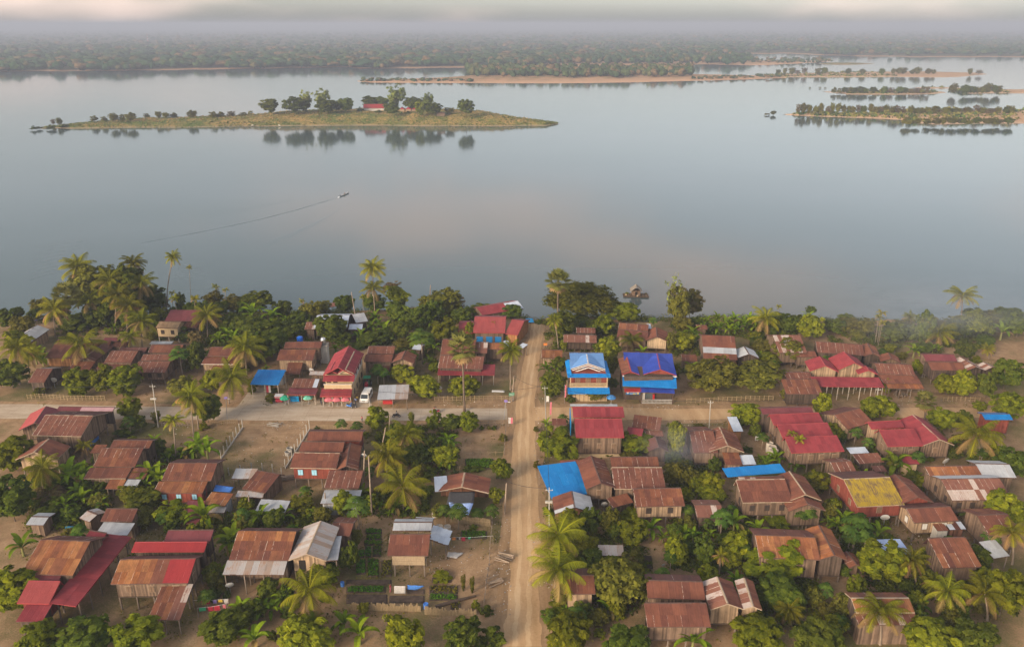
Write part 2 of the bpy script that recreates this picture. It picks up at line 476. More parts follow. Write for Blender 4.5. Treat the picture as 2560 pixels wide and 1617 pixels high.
loft_island('peninsula_terrain', [(893, 204, 0.3, 14), (930, 207, 0.8, 50), (985, 207.5, 1.6, 90), (1100, 208, 2.6, 140), (1180, 208, 3.2, 210), (1300, 209, 3.6, 330), (1400, 209, 4.0, 520),
            (1500, 208, 4.0, 560), (1600, 206, 3.6, 520), (1678, 204, 3.0, 380), (1720, 203, 2.6, 240), (1800, 201, 2.4, 170), (1900, 198, 1.8, 110), (1966, 195, 0.4, 30)], PENIN, 6, seed=8)
loft_island('peninsula_terrain', [(1380, 172, 1.5, 300), (1500, 168, 3.0, 500), (1678, 164, 4.0, 800), (1763, 161.5, 4.0, 800), (1830, 163, 3.6, 700), (1875, 164, 3.0, 420), (1916, 163, 2.6, 260),
            (1984, 160, 2.2, 190), (2083, 154, 0.4, 60)], PENIN, 6, seed=9)

# far bank out to the horizon
far_px = [(-900, 181), (-300, 180), (78, 179), (200, 178), (340, 177), (480, 174.5), (560, 173), (700, 171), (760, 169.5), (870, 168.5), (900, 171), (960, 172.5), (1010, 171), (1100, 170),
          (1180, 169), (1235, 168), (1330, 164), (1450, 158), (1600, 148), (1760, 139), (1862, 135), (1960, 134), (2040, 137), (2110, 140), (2180, 141.5), (2300, 143), (2483, 143), (2800, 144), (3500, 145)]
FARX = np.array([p[0] for p in far_px]); FARY = np.array([p[1] for p in far_px])
fine_x = np.unique(np.concatenate([np.linspace(-900, 3500, 180), FARX]))
V, F = [], []
for i, x in enumerate(fine_x):
    y = float(np.interp(x, FARX, FARY)) + 0.5 * math.sin(x * 0.05) + 0.3 * math.sin(x * 0.17)
    P = at(x, y, WZ); dirv = Vector((P.x, P.y, 0)).normalized()
    for dd, z in ((-4, -0.6), (0, 0), (20, 0.8), (60, 3.4), (120, 4.0), (1200, 4.5), (15000, 6.0)):
        Q = P + dirv * (dd if dd < 15000 else max(200, 15500 - P.length))
        V.append((Q.x, Q.y, WZ + z + (random.uniform(-0.4, 0.4) if 0 < dd < 100 else 0)))
n = 7
for i in range(len(fine_x) - 1):
    for j in range(n - 1):
        a = i * n + j
        F.append((a, a + n, a + n + 1, a + 1))
far = mesh_obj('far_bank_terrain', V, F, FARLAND, smooth=True); far['kind'] = 'structure'

# distant wood on the far bank and the peninsulas: one mass
import bmesh
_bm = bmesh.new(); bmesh.ops.create_icosphere(_bm, subdivisions=2, radius=1.0)
_bm.verts.ensure_lookup_table()
ICO_V = np.array([v.co[:] for v in _bm.verts], np.float32)
ICO_F = np.array([[v.index for v in f.verts] for f in _bm.faces], np.int32)
_bm.free()
_bm = bmesh.new(); bmesh.ops.create_icosphere(_bm, subdivisions=1, radius=1.0)
ICO1_V = np.array([v.co[:] for v in _bm.verts], np.float32)
ICO1_F = np.array([[v.index for v in f.verts] for f in _bm.faces], np.int32)
_bm.free()

m, nt, out = new_mat('distant_foliage'); t = NT(nt)
geo = t.n('ShaderNodeNewGeometry').outputs['Position']
a = t.n('ShaderNodeAttribute', attribute_name='tint').outputs['Color']
b = t.noise(geo, 0.5, 3, 0.7)
c = t.mix(1.0, a, t.maprange(b, 0.3, 0.7, 0.45, 1.5), 'MULTIPLY')
t.bsdf(out, Base_Color=c, Roughness=1.0, Specular_IOR_Level=0.0, Normal=t.bump(b, 1.0, 1.5))
DISTANT = m

def wood(spots, name):
    """spots: (X, Y, Z, width, height, colour)"""
    Vs, Fs, Cs, off = [], [], [], 0
    for X, Y, Z, w, h, col in spots:
        far_off = Y > 3200
        bv, bf = (ICO1_V, ICO1_F) if far_off else (ICO_V, ICO_F)
        k = len(bv)
        v = bv * (1 + rng.normal(0, 0.24 if not far_off else 0.26, (k, 1)).astype(np.float32))
        v = v * np.array([w / 2, w / 2, h * 0.45], np.float32)
        v[:, 2] += h * 0.52
        v[:, 0] += X; v[:, 1] += Y; v[:, 2] += Z
        Vs.append(v); Fs.append(bf + off); off += k
        j = np.clip(rng.normal(1, 0.22, (len(bf), 1)), 0.5, 1.6)
        Cs.append(np.array(col)[None, :] * j * 1.25)
    me = np_mesh(name, np.concatenate(Vs), np.concatenate(Fs), DISTANT, False, np.concatenate(Cs))
    o = link(bpy.data.objects.new(name, me)); o['kind'] = 'stuff'
    return o
PAL = [(0.020, 0.046, 0.020), (0.026, 0.054, 0.020), (0.036, 0.062, 0.022), (0.050, 0.068, 0.024), (0.020, 0.044, 0.024), (0.030, 0.054, 0.024), (0.075, 0.066, 0.028), (0.024, 0.050, 0.022), (0.11, 0.072, 0.034)]
spots = []
def put(x, y, w, h, zoff=4.0, pal=PAL):
    P = at(x, y, WZ + zoff)
    if P.y > 14500 or P.y < 0: return
    spots.append((P.x, P.y, P.z, w, h, random.choice(pal)))
for k in range(8200):
    x = random.uniform(-160, 2720); ys = float(np.interp(x, FARX, FARY))
    sandy = any(a < x < b for a, b in ((70, 125), (150, 205), (345, 570), (968, 1215), (1860, 2050), (2150, 2720)))
    y = random.uniform(67.5, ys - (6.5 if sandy else 3.5))
    s = random.uniform(9, 19) * (1.25 if y < 100 else 1)
    put(x, y, s * random.uniform(0.8, 2.2), s * random.uniform(0.5, 1.0))
for k in range(900):                            # tall edge of the wood along the water
    x = random.uniform(-160, 2720); ys = float(np.interp(x, FARX, FARY))
    if any(a < x < b for a, b in ((70, 125), (150, 205), (345, 570), (905, 930), (968, 1215), (1860, 2050), (2150, 2720))) and random.random() < 0.93: continue
    s = random.uniform(9, 17)
    put(x, ys - random.uniform(1.5, 7), s * random.uniform(0.9, 1.4), s, 2.5)
DRYP = [(0.05, 0.07, 0.022), (0.035, 0.056, 0.02), (0.075, 0.075, 0.028), (0.028, 0.05, 0.02), (0.12, 0.08, 0.038)]
for k in range(560):                            # wooded peninsula
    x = random.uniform(1165, 1730); yb = 199 - abs(x - 1450) * 0.012
    y = random.uniform(172, yb - 3 - 6 * random.random())
    s = random.uniform(7, 14)
    put(x, y, s * random.uniform(0.8, 1.2), s, 3.4, DRYP)
for k in range(420):
    x = random.uniform(1380, 1880); y = random.uniform(141, 160 + random.uniform(-2, 1))
    s = random.uniform(9, 16)
    put(x, y, s * 1.1, s, 3.6, PAL)
for k in range(130):
    x = random.uniform(1880, 2080); y = random.uniform(149, 159) - (x - 1880) * 0.012
    s = random.uniform(3, 7)
    put(x, y, s * 1.3, s, 2.0, DRYP)
for k in range(90):                             # low scrub along the spit
    x = random.uniform(900, 1180); y = 207 - random.uniform(2, 6) - (1180 - x) * 0.004
    s = random.uniform(2, 5)
    put(x, y, s * 1.6, s, 1.0, DRYP)
for k in range(70):
    x = random.uniform(1730, 1960); y = 201 - (x - 1730) * 0.026 - random.uniform(1.5, 7)
    s = random.uniform(2, 4.5)
    put(x, y, s * 1.6, s, 1.6, DRYP)
wood(spots, 'distant_forest')
# ------------------------------------------------------------------ roofing sheets
def sheet_mat(name, stops, mottle=0.3, streak=0.0, streak_col=(0.46, 0.38, 0.32), rough=0.75, metallic=0.0, blotch=None, interp='LINEAR'):
    m, nt, out = new_mat('sheet_' + name); t = NT(nt)
    co = t.n('ShaderNodeTexCoord').outputs['Object']
    geo = t.n('ShaderNodeNewGeometry').outputs['Position']
    rnd = t.n('ShaderNodeObjectInfo').outputs['Random']
    shift = t.n('ShaderNodeCombineXYZ', {'X': t.math('MULTIPLY', rnd, 91.0), 'Y': t.math('MULTIPLY', rnd, 37.0), 'Z': rnd}).outputs[0]
    va = t.n('ShaderNodeVectorMath', {0: co, 1: shift}, operation='ADD').outputs[0]
    base = t.ramp(rnd, stops, interp)
    n1 = t.noise(t.mapping(va, (9, 1.3, 1)), 1.0, 4, 0.65)
    n2 = t.noise(geo, 0.8, 5, 0.65)
    c = t.mix(1.0, base, t.maprange(t.math('ADD', t.math('MULTIPLY', n1, 0.5), t.math('MULTIPLY', n2, 0.5)), 0.32, 0.68, 1 - mottle, 1 + mottle), 'MULTIPLY')
    if blotch:                                   # weathering of another colour: rust on tin, bare zinc on rust
        bc, lo, hi = blotch
        c = t.mix(t.maprange(t.math('ADD', t.math('MULTIPLY', n1, 0.55), t.math('MULTIPLY', n2, 0.45)), lo, hi), c, bc)
    if streak > 0:                               # pale lines of zinc that survived along the laps
        sx = t.n('ShaderNodeSeparateXYZ', {'Vector': co}).outputs['X']
        r2 = t.math('FRACT', t.math('MULTIPLY', rnd, 17.31))
        edge = t.math('LESS_THAN', sx, t.maprange(r2, 0, 1, 0.03, 0.13))
        nn = t.noise(t.mapping(va, (2, 4, 1)), 1.0, 3, 0.7)
        gate = t.math('MULTIPLY', edge, t.math('LESS_THAN', r2, streak))
        c = t.mix(t.math('MULTIPLY', gate, t.maprange(nn, 0.42, 0.56)), c, streak_col)
    t.bsdf(out, Base_Color=c, Roughness=rough, Metallic=metallic, Specular_IOR_Level=0.25)
    return m
SM = {}
SM['rust'] = sheet_mat('rust', [(0, (0.120, 0.043, 0.027)), (0.35, (0.165, 0.060, 0.031)), (0.7, (0.105, 0.038, 0.027)), (1, (0.21, 0.082, 0.038))], 0.45, 0.55)
SM['brown'] = sheet_mat('brown', [(0, (0.112, 0.040, 0.027)), (1, (0.170, 0.062, 0.036))], 0.34, 0.25)
SM['dark'] = sheet_mat('dark', [(0, (0.088, 0.036, 0.029)), (1, (0.118, 0.046, 0.034))], 0.35, 0.3)  # dark roofs, and rear slopes whose shade is put into the colour
SM['orange'] = sheet_mat('orange', [(0, (0.24, 0.088, 0.030)), (0.5, (0.165, 0.060, 0.030)), (1, (0.30, 0.13, 0.048))], 0.5, 0.5)
SM['striped'] = sheet_mat('striped', [(0, (0.125, 0.047, 0.032)), (1, (0.165, 0.064, 0.039))], 0.45, 0.97)
SM['mixed'] = sheet_mat('mixed', [(0, (0.17, 0.07, 0.048)), (0.45, (0.40, 0.33, 0.29)), (0.6, (0.19, 0.08, 0.05)), (0.85, (0.44, 0.37, 0.33))], 0.4, 0.9, interp='CONSTANT', blotch=((0.18, 0.08, 0.055), 0.50, 0.62))
SM['red'] = sheet_mat('red', [(0, (0.175, 0.025, 0.031)), (1, (0.24, 0.036, 0.042))], 0.24, 0.2, (0.12, 0.03, 0.035), rough=0.6, blotch=((0.155, 0.05, 0.05), 0.54, 0.74))
SM['bright'] = sheet_mat('bright', [(0, (0.25, 0.026, 0.028)), (1, (0.29, 0.032, 0.032))], 0.16, rough=0.5)
SM['salmon'] = sheet_mat('salmon', [(0, (0.255, 0.050, 0.048)), (1, (0.30, 0.060, 0.055))], 0.16, rough=0.55)
SM['maroon'] = sheet_mat('maroon', [(0, (0.135, 0.034, 0.040)), (1, (0.165, 0.043, 0.048))], 0.2, rough=0.6)
SM['pink'] = sheet_mat('pink', [(0, (0.40, 0.24, 0.25)), (1, (0.43, 0.26, 0.27))], 0.12, rough=0.6)
SM['tin'] = sheet_mat('tin', [(0, (0.36, 0.37, 0.385)), (1, (0.44, 0.455, 0.47))], 0.22, 0.3, (0.24, 0.15, 0.10), 0.5, 0.25, ((0.24, 0.15, 0.10), 0.60, 0.72))
SM['rusty_tin'] = sheet_mat('rusty_tin', [(0, (0.36, 0.34, 0.33)), (0.5, (0.40, 0.38, 0.37)), (1, (0.30, 0.22, 0.17))], 0.25, 0.5, (0.22, 0.12, 0.07), 0.6, 0.15, ((0.27, 0.14, 0.075), 0.50, 0.64))
SM['new_tin'] = sheet_mat('new_tin', [(0, (0.44, 0.49, 0.56)), (1, (0.52, 0.57, 0.64))], 0.14, rough=0.45, metallic=0.2)
SM['blue'] = sheet_mat('blue', [(0, (0.002, 0.140, 0.41)), (1, (0.004, 0.178, 0.47))], 0.16, 0.25, (0.02, 0.11, 0.30), 0.6, 0, ((0.06, 0.20, 0.42), 0.54, 0.76))
SM['deep_blue'] = sheet_mat('deep_blue', [(0, (0.020, 0.042, 0.25)), (1, (0.032, 0.062, 0.33))], 0.2, rough=0.5)
SM['steel'] = sheet_mat('steel', [(0, (0.095, 0.21, 0.44)), (1, (0.115, 0.24, 0.47))], 0.14, rough=0.55)
SM['yellow'] = sheet_mat('yellow', [(0, (0.36, 0.25, 0.016)), (1, (0.30, 0.21, 0.022))], 0.35, 0.6, (0.13, 0.10, 0.05), 0.9, 0, ((0.13, 0.085, 0.045), 0.47, 0.56))
SM['thatch'] = sheet_mat('thatch', [(0, (0.20, 0.13, 0.075)), (1, (0.26, 0.175, 0.10))], 0.4, rough=1.0)
SM['tarp_blue'] = sheet_mat('tarp_blue', [(0, (0.04, 0.16, 0.50)), (1, (0.05, 0.18, 0.54))], 0.15, rough=0.5)
SM['tarp_pale'] = sheet_mat('tarp_pale', [(0, (0.40, 0.50, 0.74)), (1, (0.46, 0.56, 0.78))], 0.12, rough=0.5)

def make_sheet_mesh(n=9, amp=0.022):
    V, F = [], []
    for i in range(2 * n + 1):
        z = amp * (1 if i % 2 else 0)
        V += [(i / (2 * n), 0, z), (i / (2 * n), 1, z)]
    for i in range(2 * n): F.append((2 * i, 2 * i + 2, 2 * i + 3, 2 * i + 1))
    return V, F
_SV, _SF = make_sheet_mesh()
SHEET_ME = {}
for k, mt in SM.items():
    me = bpy.data.meshes.new('roof_sheet_' + k); me.from_pydata(_SV, [], _SF); me.materials.append(mt); SHEET_ME[k] = me

def wood_mat(name, col, rough=0.9, var=0.35, tintlo=0.55, tinthi=1.5):
    m, nt, out = new_mat(name); t = NT(nt)
    geo = t.n('ShaderNodeNewGeometry').outputs['Position']
    n = t.noise(t.mapping(geo, (6, 6, 0.9)), 1.0, 4, 0.65)
    n2 = t.noise(geo, 0.9, 3, 0.6)
    a = t.n('ShaderNodeAttribute', attribute_name='tint').outputs['Fac']
    c = t.mix(1.0, (*col,), t.maprange(a, 0, 1, tintlo, tinthi), 'MULTIPLY')
    c = t.mix(1.0, c, t.maprange(t.math('ADD', t.math('MULTIPLY', n, 0.6), t.math('MULTIPLY', n2, 0.4)), 0.3, 0.7, 1 - var, 1 + var), 'MULTIPLY')
    t.bsdf(out, Base_Color=c, Roughness=rough, Specular_IOR_Level=0.15)
    return m
WM = {
    'wood': wood_mat('weathered_planks', (0.165, 0.110, 0.075)),
    'dark': wood_mat('dark_planks', (0.085, 0.060, 0.045)),
    'tan': wood_mat('tan_planks', (0.29, 0.20, 0.125)),
    'light': wood_mat('pale_planks', (0.46, 0.34, 0.215), tintlo=0.7, tinthi=1.25),
    'redwood': wood_mat('red_brown_planks', (0.20, 0.052, 0.036), tintlo=0.75, tinthi=1.25),
    'cream': wood_mat('cream_plaster', (0.46, 0.34, 0.20), var=0.2, tintlo=0.9, tinthi=1.1),
    'white': wood_mat('white_plaster', (0.46, 0.43, 0.385), var=0.2, tintlo=0.9, tinthi=1.1),
    'grey': wood_mat('grey_render', (0.36, 0.34, 0.315), var=0.2, tintlo=0.9, tinthi=1.1),
    'tinwall': wood_mat('tin_wall', (0.33, 0.335, 0.34), 0.6),
    'rustwall': wood_mat('rusty_sheet_wall', (0.19, 0.09, 0.055), 0.8),
    'bluewall': wood_mat('blue_wall', (0.01, 0.22, 0.50), var=0.15, tintlo=0.85, tinthi=1.15),
    'orangewall': wood_mat('orange_boards', (0.36, 0.17, 0.07)),
}
POST_W = wood_mat('grey_post_wood', (0.20, 0.155, 0.12), tintlo=0.9, tinthi=1.1)
POST_C = plain_mat('concrete_post', (0.36, 0.31, 0.25), 0.9, 0.2)
TRIM_D = plain_mat('dark_trim', (0.10, 0.055, 0.042), 0.8, 0.25)
TRIM_L = plain_mat('pale_trim', (0.33, 0.25, 0.175), 0.8, 0.2)
TRIM_R = plain_mat('red_trim', (0.30, 0.045, 0.045), 0.6, 0.15)
TRIM_W = plain_mat('white_trim', (0.55, 0.50, 0.45), 0.7, 0.12)
TRIM_B = plain_mat('blue_trim', (0.005, 0.19, 0.50), 0.5, 0.1)
DARK_IN = plain_mat('dark_interior', (0.02, 0.016, 0.013), 0.9, 0.2)  # near-black colour painted in for the shade inside doorways and vents
SHUT = {'wood': plain_mat('wood_shutter', (0.17, 0.105, 0.065), 0.8, 0.3), 'blue': plain_mat('blue_shutter', (0.26, 0.48, 0.60), 0.7, 0.15),
        'white': plain_mat('white_shutter', (0.58, 0.55, 0.50), 0.7, 0.15), 'dark': plain_mat('dark_shutter', (0.045, 0.033, 0.027), 0.8, 0.3),
        'bluedoor': plain_mat('bright_blue_door', (0.01, 0.17, 0.42), 0.6, 0.15)}

def unit_box(name, mat):
    V = [(-.5, -.5, 0), (.5, -.5, 0), (.5, .5, 0), (-.5, .5, 0), (-.5, -.5, 1), (.5, -.5, 1), (.5, .5, 1), (-.5, .5, 1)]
    F = [(0, 3, 2, 1), (4, 5, 6, 7), (0, 1, 5, 4), (1, 2, 6, 5), (2, 3, 7, 6), (3, 0, 4, 7)]
    me = bpy.data.meshes.new(name); me.from_pydata(V, [], F); me.materials.append(mat)
    return me
BOX_ME = {}
def box_part(name, mat, parent, M):
    key = (name, mat.name)
    if key not in BOX_ME: BOX_ME[key] = unit_box(name, mat)
    o = bpy.data.objects.new(name, BOX_ME[key])
    o.matrix_local = M
    link(o, parent); o.matrix_local = M
    return o

def frame_mat(origin, ex, ey, ez):
    M = Matrix.Identity(4)
    for i, a in enumerate((ex, ey, ez)):
        for r in range(3): M[r][i] = a[r]
    for r in range(3): M[r][3] = origin[r]
    return M

HOUSES = []
FOOT = []
ZV = Vector((0, 0, 1))
class House:
    def __init__(s, name, label, cat='house', short=None, seed=None, group=None):
        s.name, s.label, s.cat, s.short, s.group = name, label, cat, short, group
        s.root = None; s.rg = random.Random(seed if seed is not None else len(HOUSES) + 11)
        HOUSES.append(s)
    def base(s, P):
        if s.root is None:
            s.off = Vector((P.x, P.y, 0))
            s.root = empty(s.name, s.off)
            tag(s.root, s.label, s.cat, s.group)
        return s.root
    # --- one plane of sheets. P low corner, U along the eave, S up the slope (world vectors)
    def sheets(s, roof, P, U, S, mat, colw=0.95):
        rg = s.rg
        ncol = max(1, round(U.length / colw)); L = S.length
        rows = mat[1] if isinstance(mat, tuple) and mat[0] == 'rows' else None
        cols = mat[1] if isinstance(mat, tuple) and mat[0] == 'cols' else None
        nrow = len(rows) if rows else (1 if L < 3.1 else 2 if L < 6.4 else 3)
        n = U.cross(S).normalized(); P = P - s.off
        du, ds = U / ncol, S / nrow
        for r in range(nrow):
            for c in range(ncol):
                if rows: k = rows[r]
                elif cols:
                    f = (c + 0.5) / ncol; k = cols[-1][0]
                    for kk, e in cols:
                        if f < e: k = kk; break
                else: k = mat
                if isinstance(k, (list,)): k = rg.choice(k)
                o = bpy.data.objects.new('roof_sheet', SHEET_ME[k])
                lo = 0.0 if r == 0 else -0.06
                org = P + du * (c - 0.03) + ds * (r + lo) + n * (0.012 * (c % 2) + 0.026 * r + rg.uniform(0, 0.012))
                if r == 0: org = org - S.normalized() * rg.uniform(0, 0.07)
                tilt = n * rg.uniform(-0.012, 0.012)
                M = frame_mat(org, du * 1.06 + tilt, ds * (1 - lo) + tilt, n)
                COL.objects.link(o); o.parent = roof; o.matrix_local = M
    def cap(s, mb, A, B, side, drop, w=0.17):
        """ridge cap from A to B (world), side = horizontal unit vector across"""
        A = A - s.off + ZV * 0.06; B = B - s.off + ZV * 0.06
        for sg in (1, -1):
            q = side * sg * w - ZV * drop * w
            mb.quad(A, B, B + q, A + q)
    def boards(s, mb, P, Q, t=0.05, h=0.16):
        """a barge or fascia board from P to Q (world)"""
        P = P - s.off; Q = Q - s.off
        d = (Q - P); sd = d.cross(ZV)
        sd = sd.normalized() * t if sd.length > 1e-4 else Vector((t, 0, 0))
        mb.box(P - sd / 2 - ZV * h, d, sd, ZV * h)
    def plank_wall(s, mb, A, B, z0, z1, top=None, pw=0.24):
        """boarded wall from A to B (world xy), between heights; top(f) gives the height along a gable"""
        d = B - A; n = max(1, round(d.length / pw)); nv = Vector((d.y, -d.x, 0)).normalized()
        rg = s.rg; prev = None
        for i in range(n):
            a = A + d * (i / n); b = A + d * ((i + 1) / n); o = nv * rg.uniform(-0.015, 0.015)
            za = top(i / n) if top else z1; zb = top((i + 1) / n) if top else z1
            tt = rg.random() * 0.8 + (0.2 if rg.random() < 0.1 else 0)
            k = len(mb.v)
            for q, z in ((a, z0), (b, z0), (b, zb), (a, za)):
                p = q - s.off + o; mb.v.append(Vector((p.x, p.y, z)))
            mb.f.append((k, k + 1, k + 2, k + 3)); mb.c.append(tt)
            if prev is not None:
                mb.f.append((prev + 1, k, k + 3, prev + 2)); mb.c.append(tt)
            prev = k
    def body(s, O, u, v, w, d, floor, ztop, zr, gable, wall, win, pend, posts, wallside='F', inset=0.4, post_mat=None, ridge_f=0.5, foot=None):
        """walls, floor, posts and windows under a roof whose plan is O + u*w + v*d"""
        rg = s.rg; W = WM[wall]
        a = O + u * inset + v * inset; b = O + u * (w - inset) + v * inset
        c = O + u * (w - inset) + v * (d - inset); e = O + u * inset + v * (d - inset)
        mb = MB()
        if gable == 'X':
            rise = zr - ztop
            slope_f = rise / (d * ridge_f); zt = ztop + slope_f * inset
            s.plank_wall(mb, a, b, floor, zt); s.plank_wall(mb, c, e, floor, zt)
            dd = d - 2 * inset
            def gb(f):
                y = inset + dd * f
                return ztop + rise * (y / (d * ridge_f) if y < d * ridge_f else (d - y) / (d * (1 - ridge_f)))
            s.plank_wall(mb, b, c, floor, 0, gb); s.plank_wall(mb, e, a, floor, 0, lambda f: gb(1 - f))
        elif gable == 'Y':
            rise = zr - ztop; ww = w - 2 * inset
            def gb(f):
                x = inset + ww * f
                return ztop + rise * (1 - abs(x - w / 2) / (w / 2))
            zt = ztop + rise * inset / (w / 2)
            s.plank_wall(mb, a, b, floor, 0, gb); s.plank_wall(mb, c, e, floor, 0, gb)
            s.plank_wall(mb, b, c, floor, zt); s.plank_wall(mb, e, a, floor, zt)
        else:                                    # shed: ztop at the front, zr at the back
            def gb(f): return ztop + (zr - ztop) * (inset + (d - 2 * inset) * f) / d - 0.03
            s.plank_wall(mb, a, b, floor, gb(0)); s.plank_wall(mb, c, e, floor, gb(1))
            s.plank_wall(mb, b, c, floor, 0, gb); s.plank_wall(mb, e, a, floor, 0, lambda f: gb(1 - f))
        wo = mb.build('wall', W, s.root)
        if floor > 0.3:
            fb = MB(); h = inset - 0.06
            q = O + u * h + v * h - s.off
            fb.box(Vector((q.x, q.y, floor - 0.14)), u * (w - 2 * h), v * (d - 2 * h), ZV * 0.12)
            fb.build('floor_beam', WM['dark'], s.root)
        if floor > 0.3 and posts:
            nx = max(2, round((w - 1) / 2.7) + 1); ny = max(2, min(4, round((d - 1) / 3.0) + 1))
            s.posts(O + u * (inset + 0.1) + v * (inset + 0.1), u * (w - 2 * inset - 0.2), v * (d - 2 * inset - 0.2), nx, ny, 0, floor - 0.12, post_mat or POST_W, 0.2)
        if win:
            nw, colr = win[0], win[1]; ww = b - a
            wh = min(1.15, (ztop - floor) * 0.52); z0 = floor + (ztop - floor) * 0.28
            for i in range(nw):
                f = (i + 0.5) / nw + (rg.uniform(-0.02, 0.02)); s.window(a + ww * f, u, -v, z0, 0.95, wh, colr)
            if w > 4:
                for (p0, p1, nrm) in ((b, c, u), (e, a, -u)):
                    for f in ((0.3, 0.72) if (p1 - p0).length > 6 else (0.5,)):
                        s.window(p0.lerp(p1, f), (p1 - p0).normalized(), nrm, z0, 0.9, wh, colr if colr != 'blue' else 'dark')
        return a, b, c, e
    def window(s, P, u, n, z0, w, h, colr):
        """frame with two shutters; P on the wall (world), n outward"""
        p = P - s.off; p = Vector((p.x, p.y, z0)) + n * 0.03
        M0 = frame_mat(p, u * w, n * 0.05, ZV * h)
        fr = box_part('window', TRIM_L if colr in ('wood', 'tanw') else TRIM_D, s.root, M0)
        sh = SHUT[colr if colr in SHUT else 'wood']
        for sg in (-1, 1):
            q = p + u * sg * w * 0.225 + n * 0.04 + ZV * h * 0.05
            M = frame_mat(q, u * w * 0.41, n * 0.05, ZV * h * 0.9)
            o = box_part('shutter', sh, fr, M)
            o.matrix_local = M0.inverted() @ M
    def door(s, P, u, n, z0, w, h, mat, name='door'):
        p = P - s.off; p = Vector((p.x, p.y, z0)) + n * 0.035
        return box_part(name, mat, s.root, frame_mat(p, u * w, n * 0.07, ZV * h))
    def posts(s, O, U, V, nx, ny, z0, z1, mat, t=0.16, lean=0.03):
        for i in range(nx):
            for j in range(ny):
                q = O + (U * (i / (nx - 1)) if nx > 1 else U * 0) + (V * (j / (ny - 1)) if ny > 1 else V * 0) - s.off
                lx = Vector((s.rg.uniform(-lean, lean), s.rg.uniform(-lean, lean), z1 - z0))
                box_part('post', mat, s.root, frame_mat((q.x, q.y, z0), (t, 0, 0), (0, t, 0), lx))
    # ---------------------------------------------------------------- roofs read off the photograph
    def gx(s, c, eL, eR, rp, ze, m='rust', mb=None, pitch=0.36, back=1.0, wall='wood', floor=None, win=None, trim=None, inset=0.45, posts=True, post_mat=None, cap=True, wallback=True, zb=None):
        P0 = atc(c, eL, ze); P1 = atc(c, eR, ze); u = (P1 - P0).normalized(); w = (P1 - P0).length
        v = Vector((-u.y, u.x, 0)); r = 1.0
        for _ in range(40):
            df = v.dot(atc(c, rp, ze + r) - P0); r = 0.5 * r + 0.5 * max(0.2, pitch * df)
        s.base(P0 + u * w / 2 + v * df)
        zr = ze + r; db = df * back
        mb_ = MB(); A = P0 + v * df + ZV * r; B = A + u * w
        s.cap(mb_, A, B, v, pitch)
        s.boards(mb_, P0, P1); s.boards(mb_, P0, A); s.boards(mb_, P1, B)
        zbk = ze if zb is None else zb
        C0 = P0 + v * (df + db); C0 = Vector((C0.x, C0.y, zbk)); C1 = C0 + u * w
        s.boards(mb_, C0, A); s.boards(mb_, C1, B)
        roof = mb_.build('roof', trim or TRIM_D, s.root)
        s.sheets(roof, P0, P1 - P0, A - P0, m)
        s.sheets(roof, C1, C0 - C1, B - C1, mb or (m if isinstance(m, str) else 'rust'), 1.3)  # many rear slopes get darker sheets: their shade put into the colour
        if wall:
            s.last = s.body(P0, u, v, w, df + db, floor if floor is not None else 0.0, ze, zr, 'X', wall, win, None, posts, inset=inset, post_mat=post_mat, ridge_f=df / (df + db))
        s.geom = dict(P0=P0, u=u, v=v, w=w, d=df + db, df=df, ze=ze, zr=zr)
        s.log('gx', w, df, r)
        return s
    def gy(s, c, eL, eR, rp, ze, m='rust', mr=None, pitch=0.42, wall='wood', floor=None, win=None, trim=None, inset=0.4, posts=True, post_mat=None, over=0.5):
        P0 = atc(c, eL, ze); P1 = atc(c, eR, ze); u = (P1 - P0).normalized(); w = (P1 - P0).length
        v = Vector((-u.y, u.x, 0)); r = pitch * w / 2
        L = v.dot(atc(c, rp, ze + r) - P0)
        s.base(P0 + u * w / 2 + v * L / 2)
        A = P0 + u * w / 2 + ZV * r; B = A + v * L
        mb_ = MB(); s.cap(mb_, A, B, u, pitch)
        s.boards(mb_, P0, A); s.boards(mb_, P1, A); s.boards(mb_, P0, P0 + v * L); s.boards(mb_, P1, P1 + v * L)
        roof = mb_.build('roof', trim or TRIM_D, s.root)
        s.sheets(roof, P0 + v * L, -v * L, A - P0, m)
        s.sheets(roof, P1, v * L, A - P1, mr or m)
        if wall:
            q = P0 + v * over
            s.last = s.body(q, u, v, w, L - over, floor if floor is not None else 0.0, ze, ze + r, 'Y', wall, win, None, posts, inset=inset, post_mat=post_mat)
        s.geom = dict(P0=P0, u=u, v=v, w=w, d=L, ze=ze, zr=ze + r)
        s.log('gy', w, L, r)
        return s
    def shed(s, c, eL, eR, tp, ze, m='rust', pitch=0.22, wall=None, floor=None, win=None, trim=None, posts=True, inset=0.3, post_mat=None, back_posts=True, colw=0.95):
        P0 = atc(c, eL, ze); P1 = atc(c, eR, ze); u = (P1 - P0).normalized(); w = (P1 - P0).length
        v = Vector((-u.y, u.x, 0)); r = 0.5
        for _ in range(40):
            df = v.dot(atc(c, tp, ze + r) - P0); r = 0.5 * r + 0.5 * pitch * df
        s.base(P0 + u * w / 2 + v * df / 2)
        A = P0 + v * df + ZV * r
        mb_ = MB(); s.boards(mb_, P0, P1, 0.05, 0.12); s.boards(mb_, P0, A, 0.05, 0.12); s.boards(mb_, P1, A + u * w, 0.05, 0.12)
        roof = mb_.build('roof', trim or TRIM_D, s.root)
        s.sheets(roof, P0, P1 - P0, A - P0, m, colw)
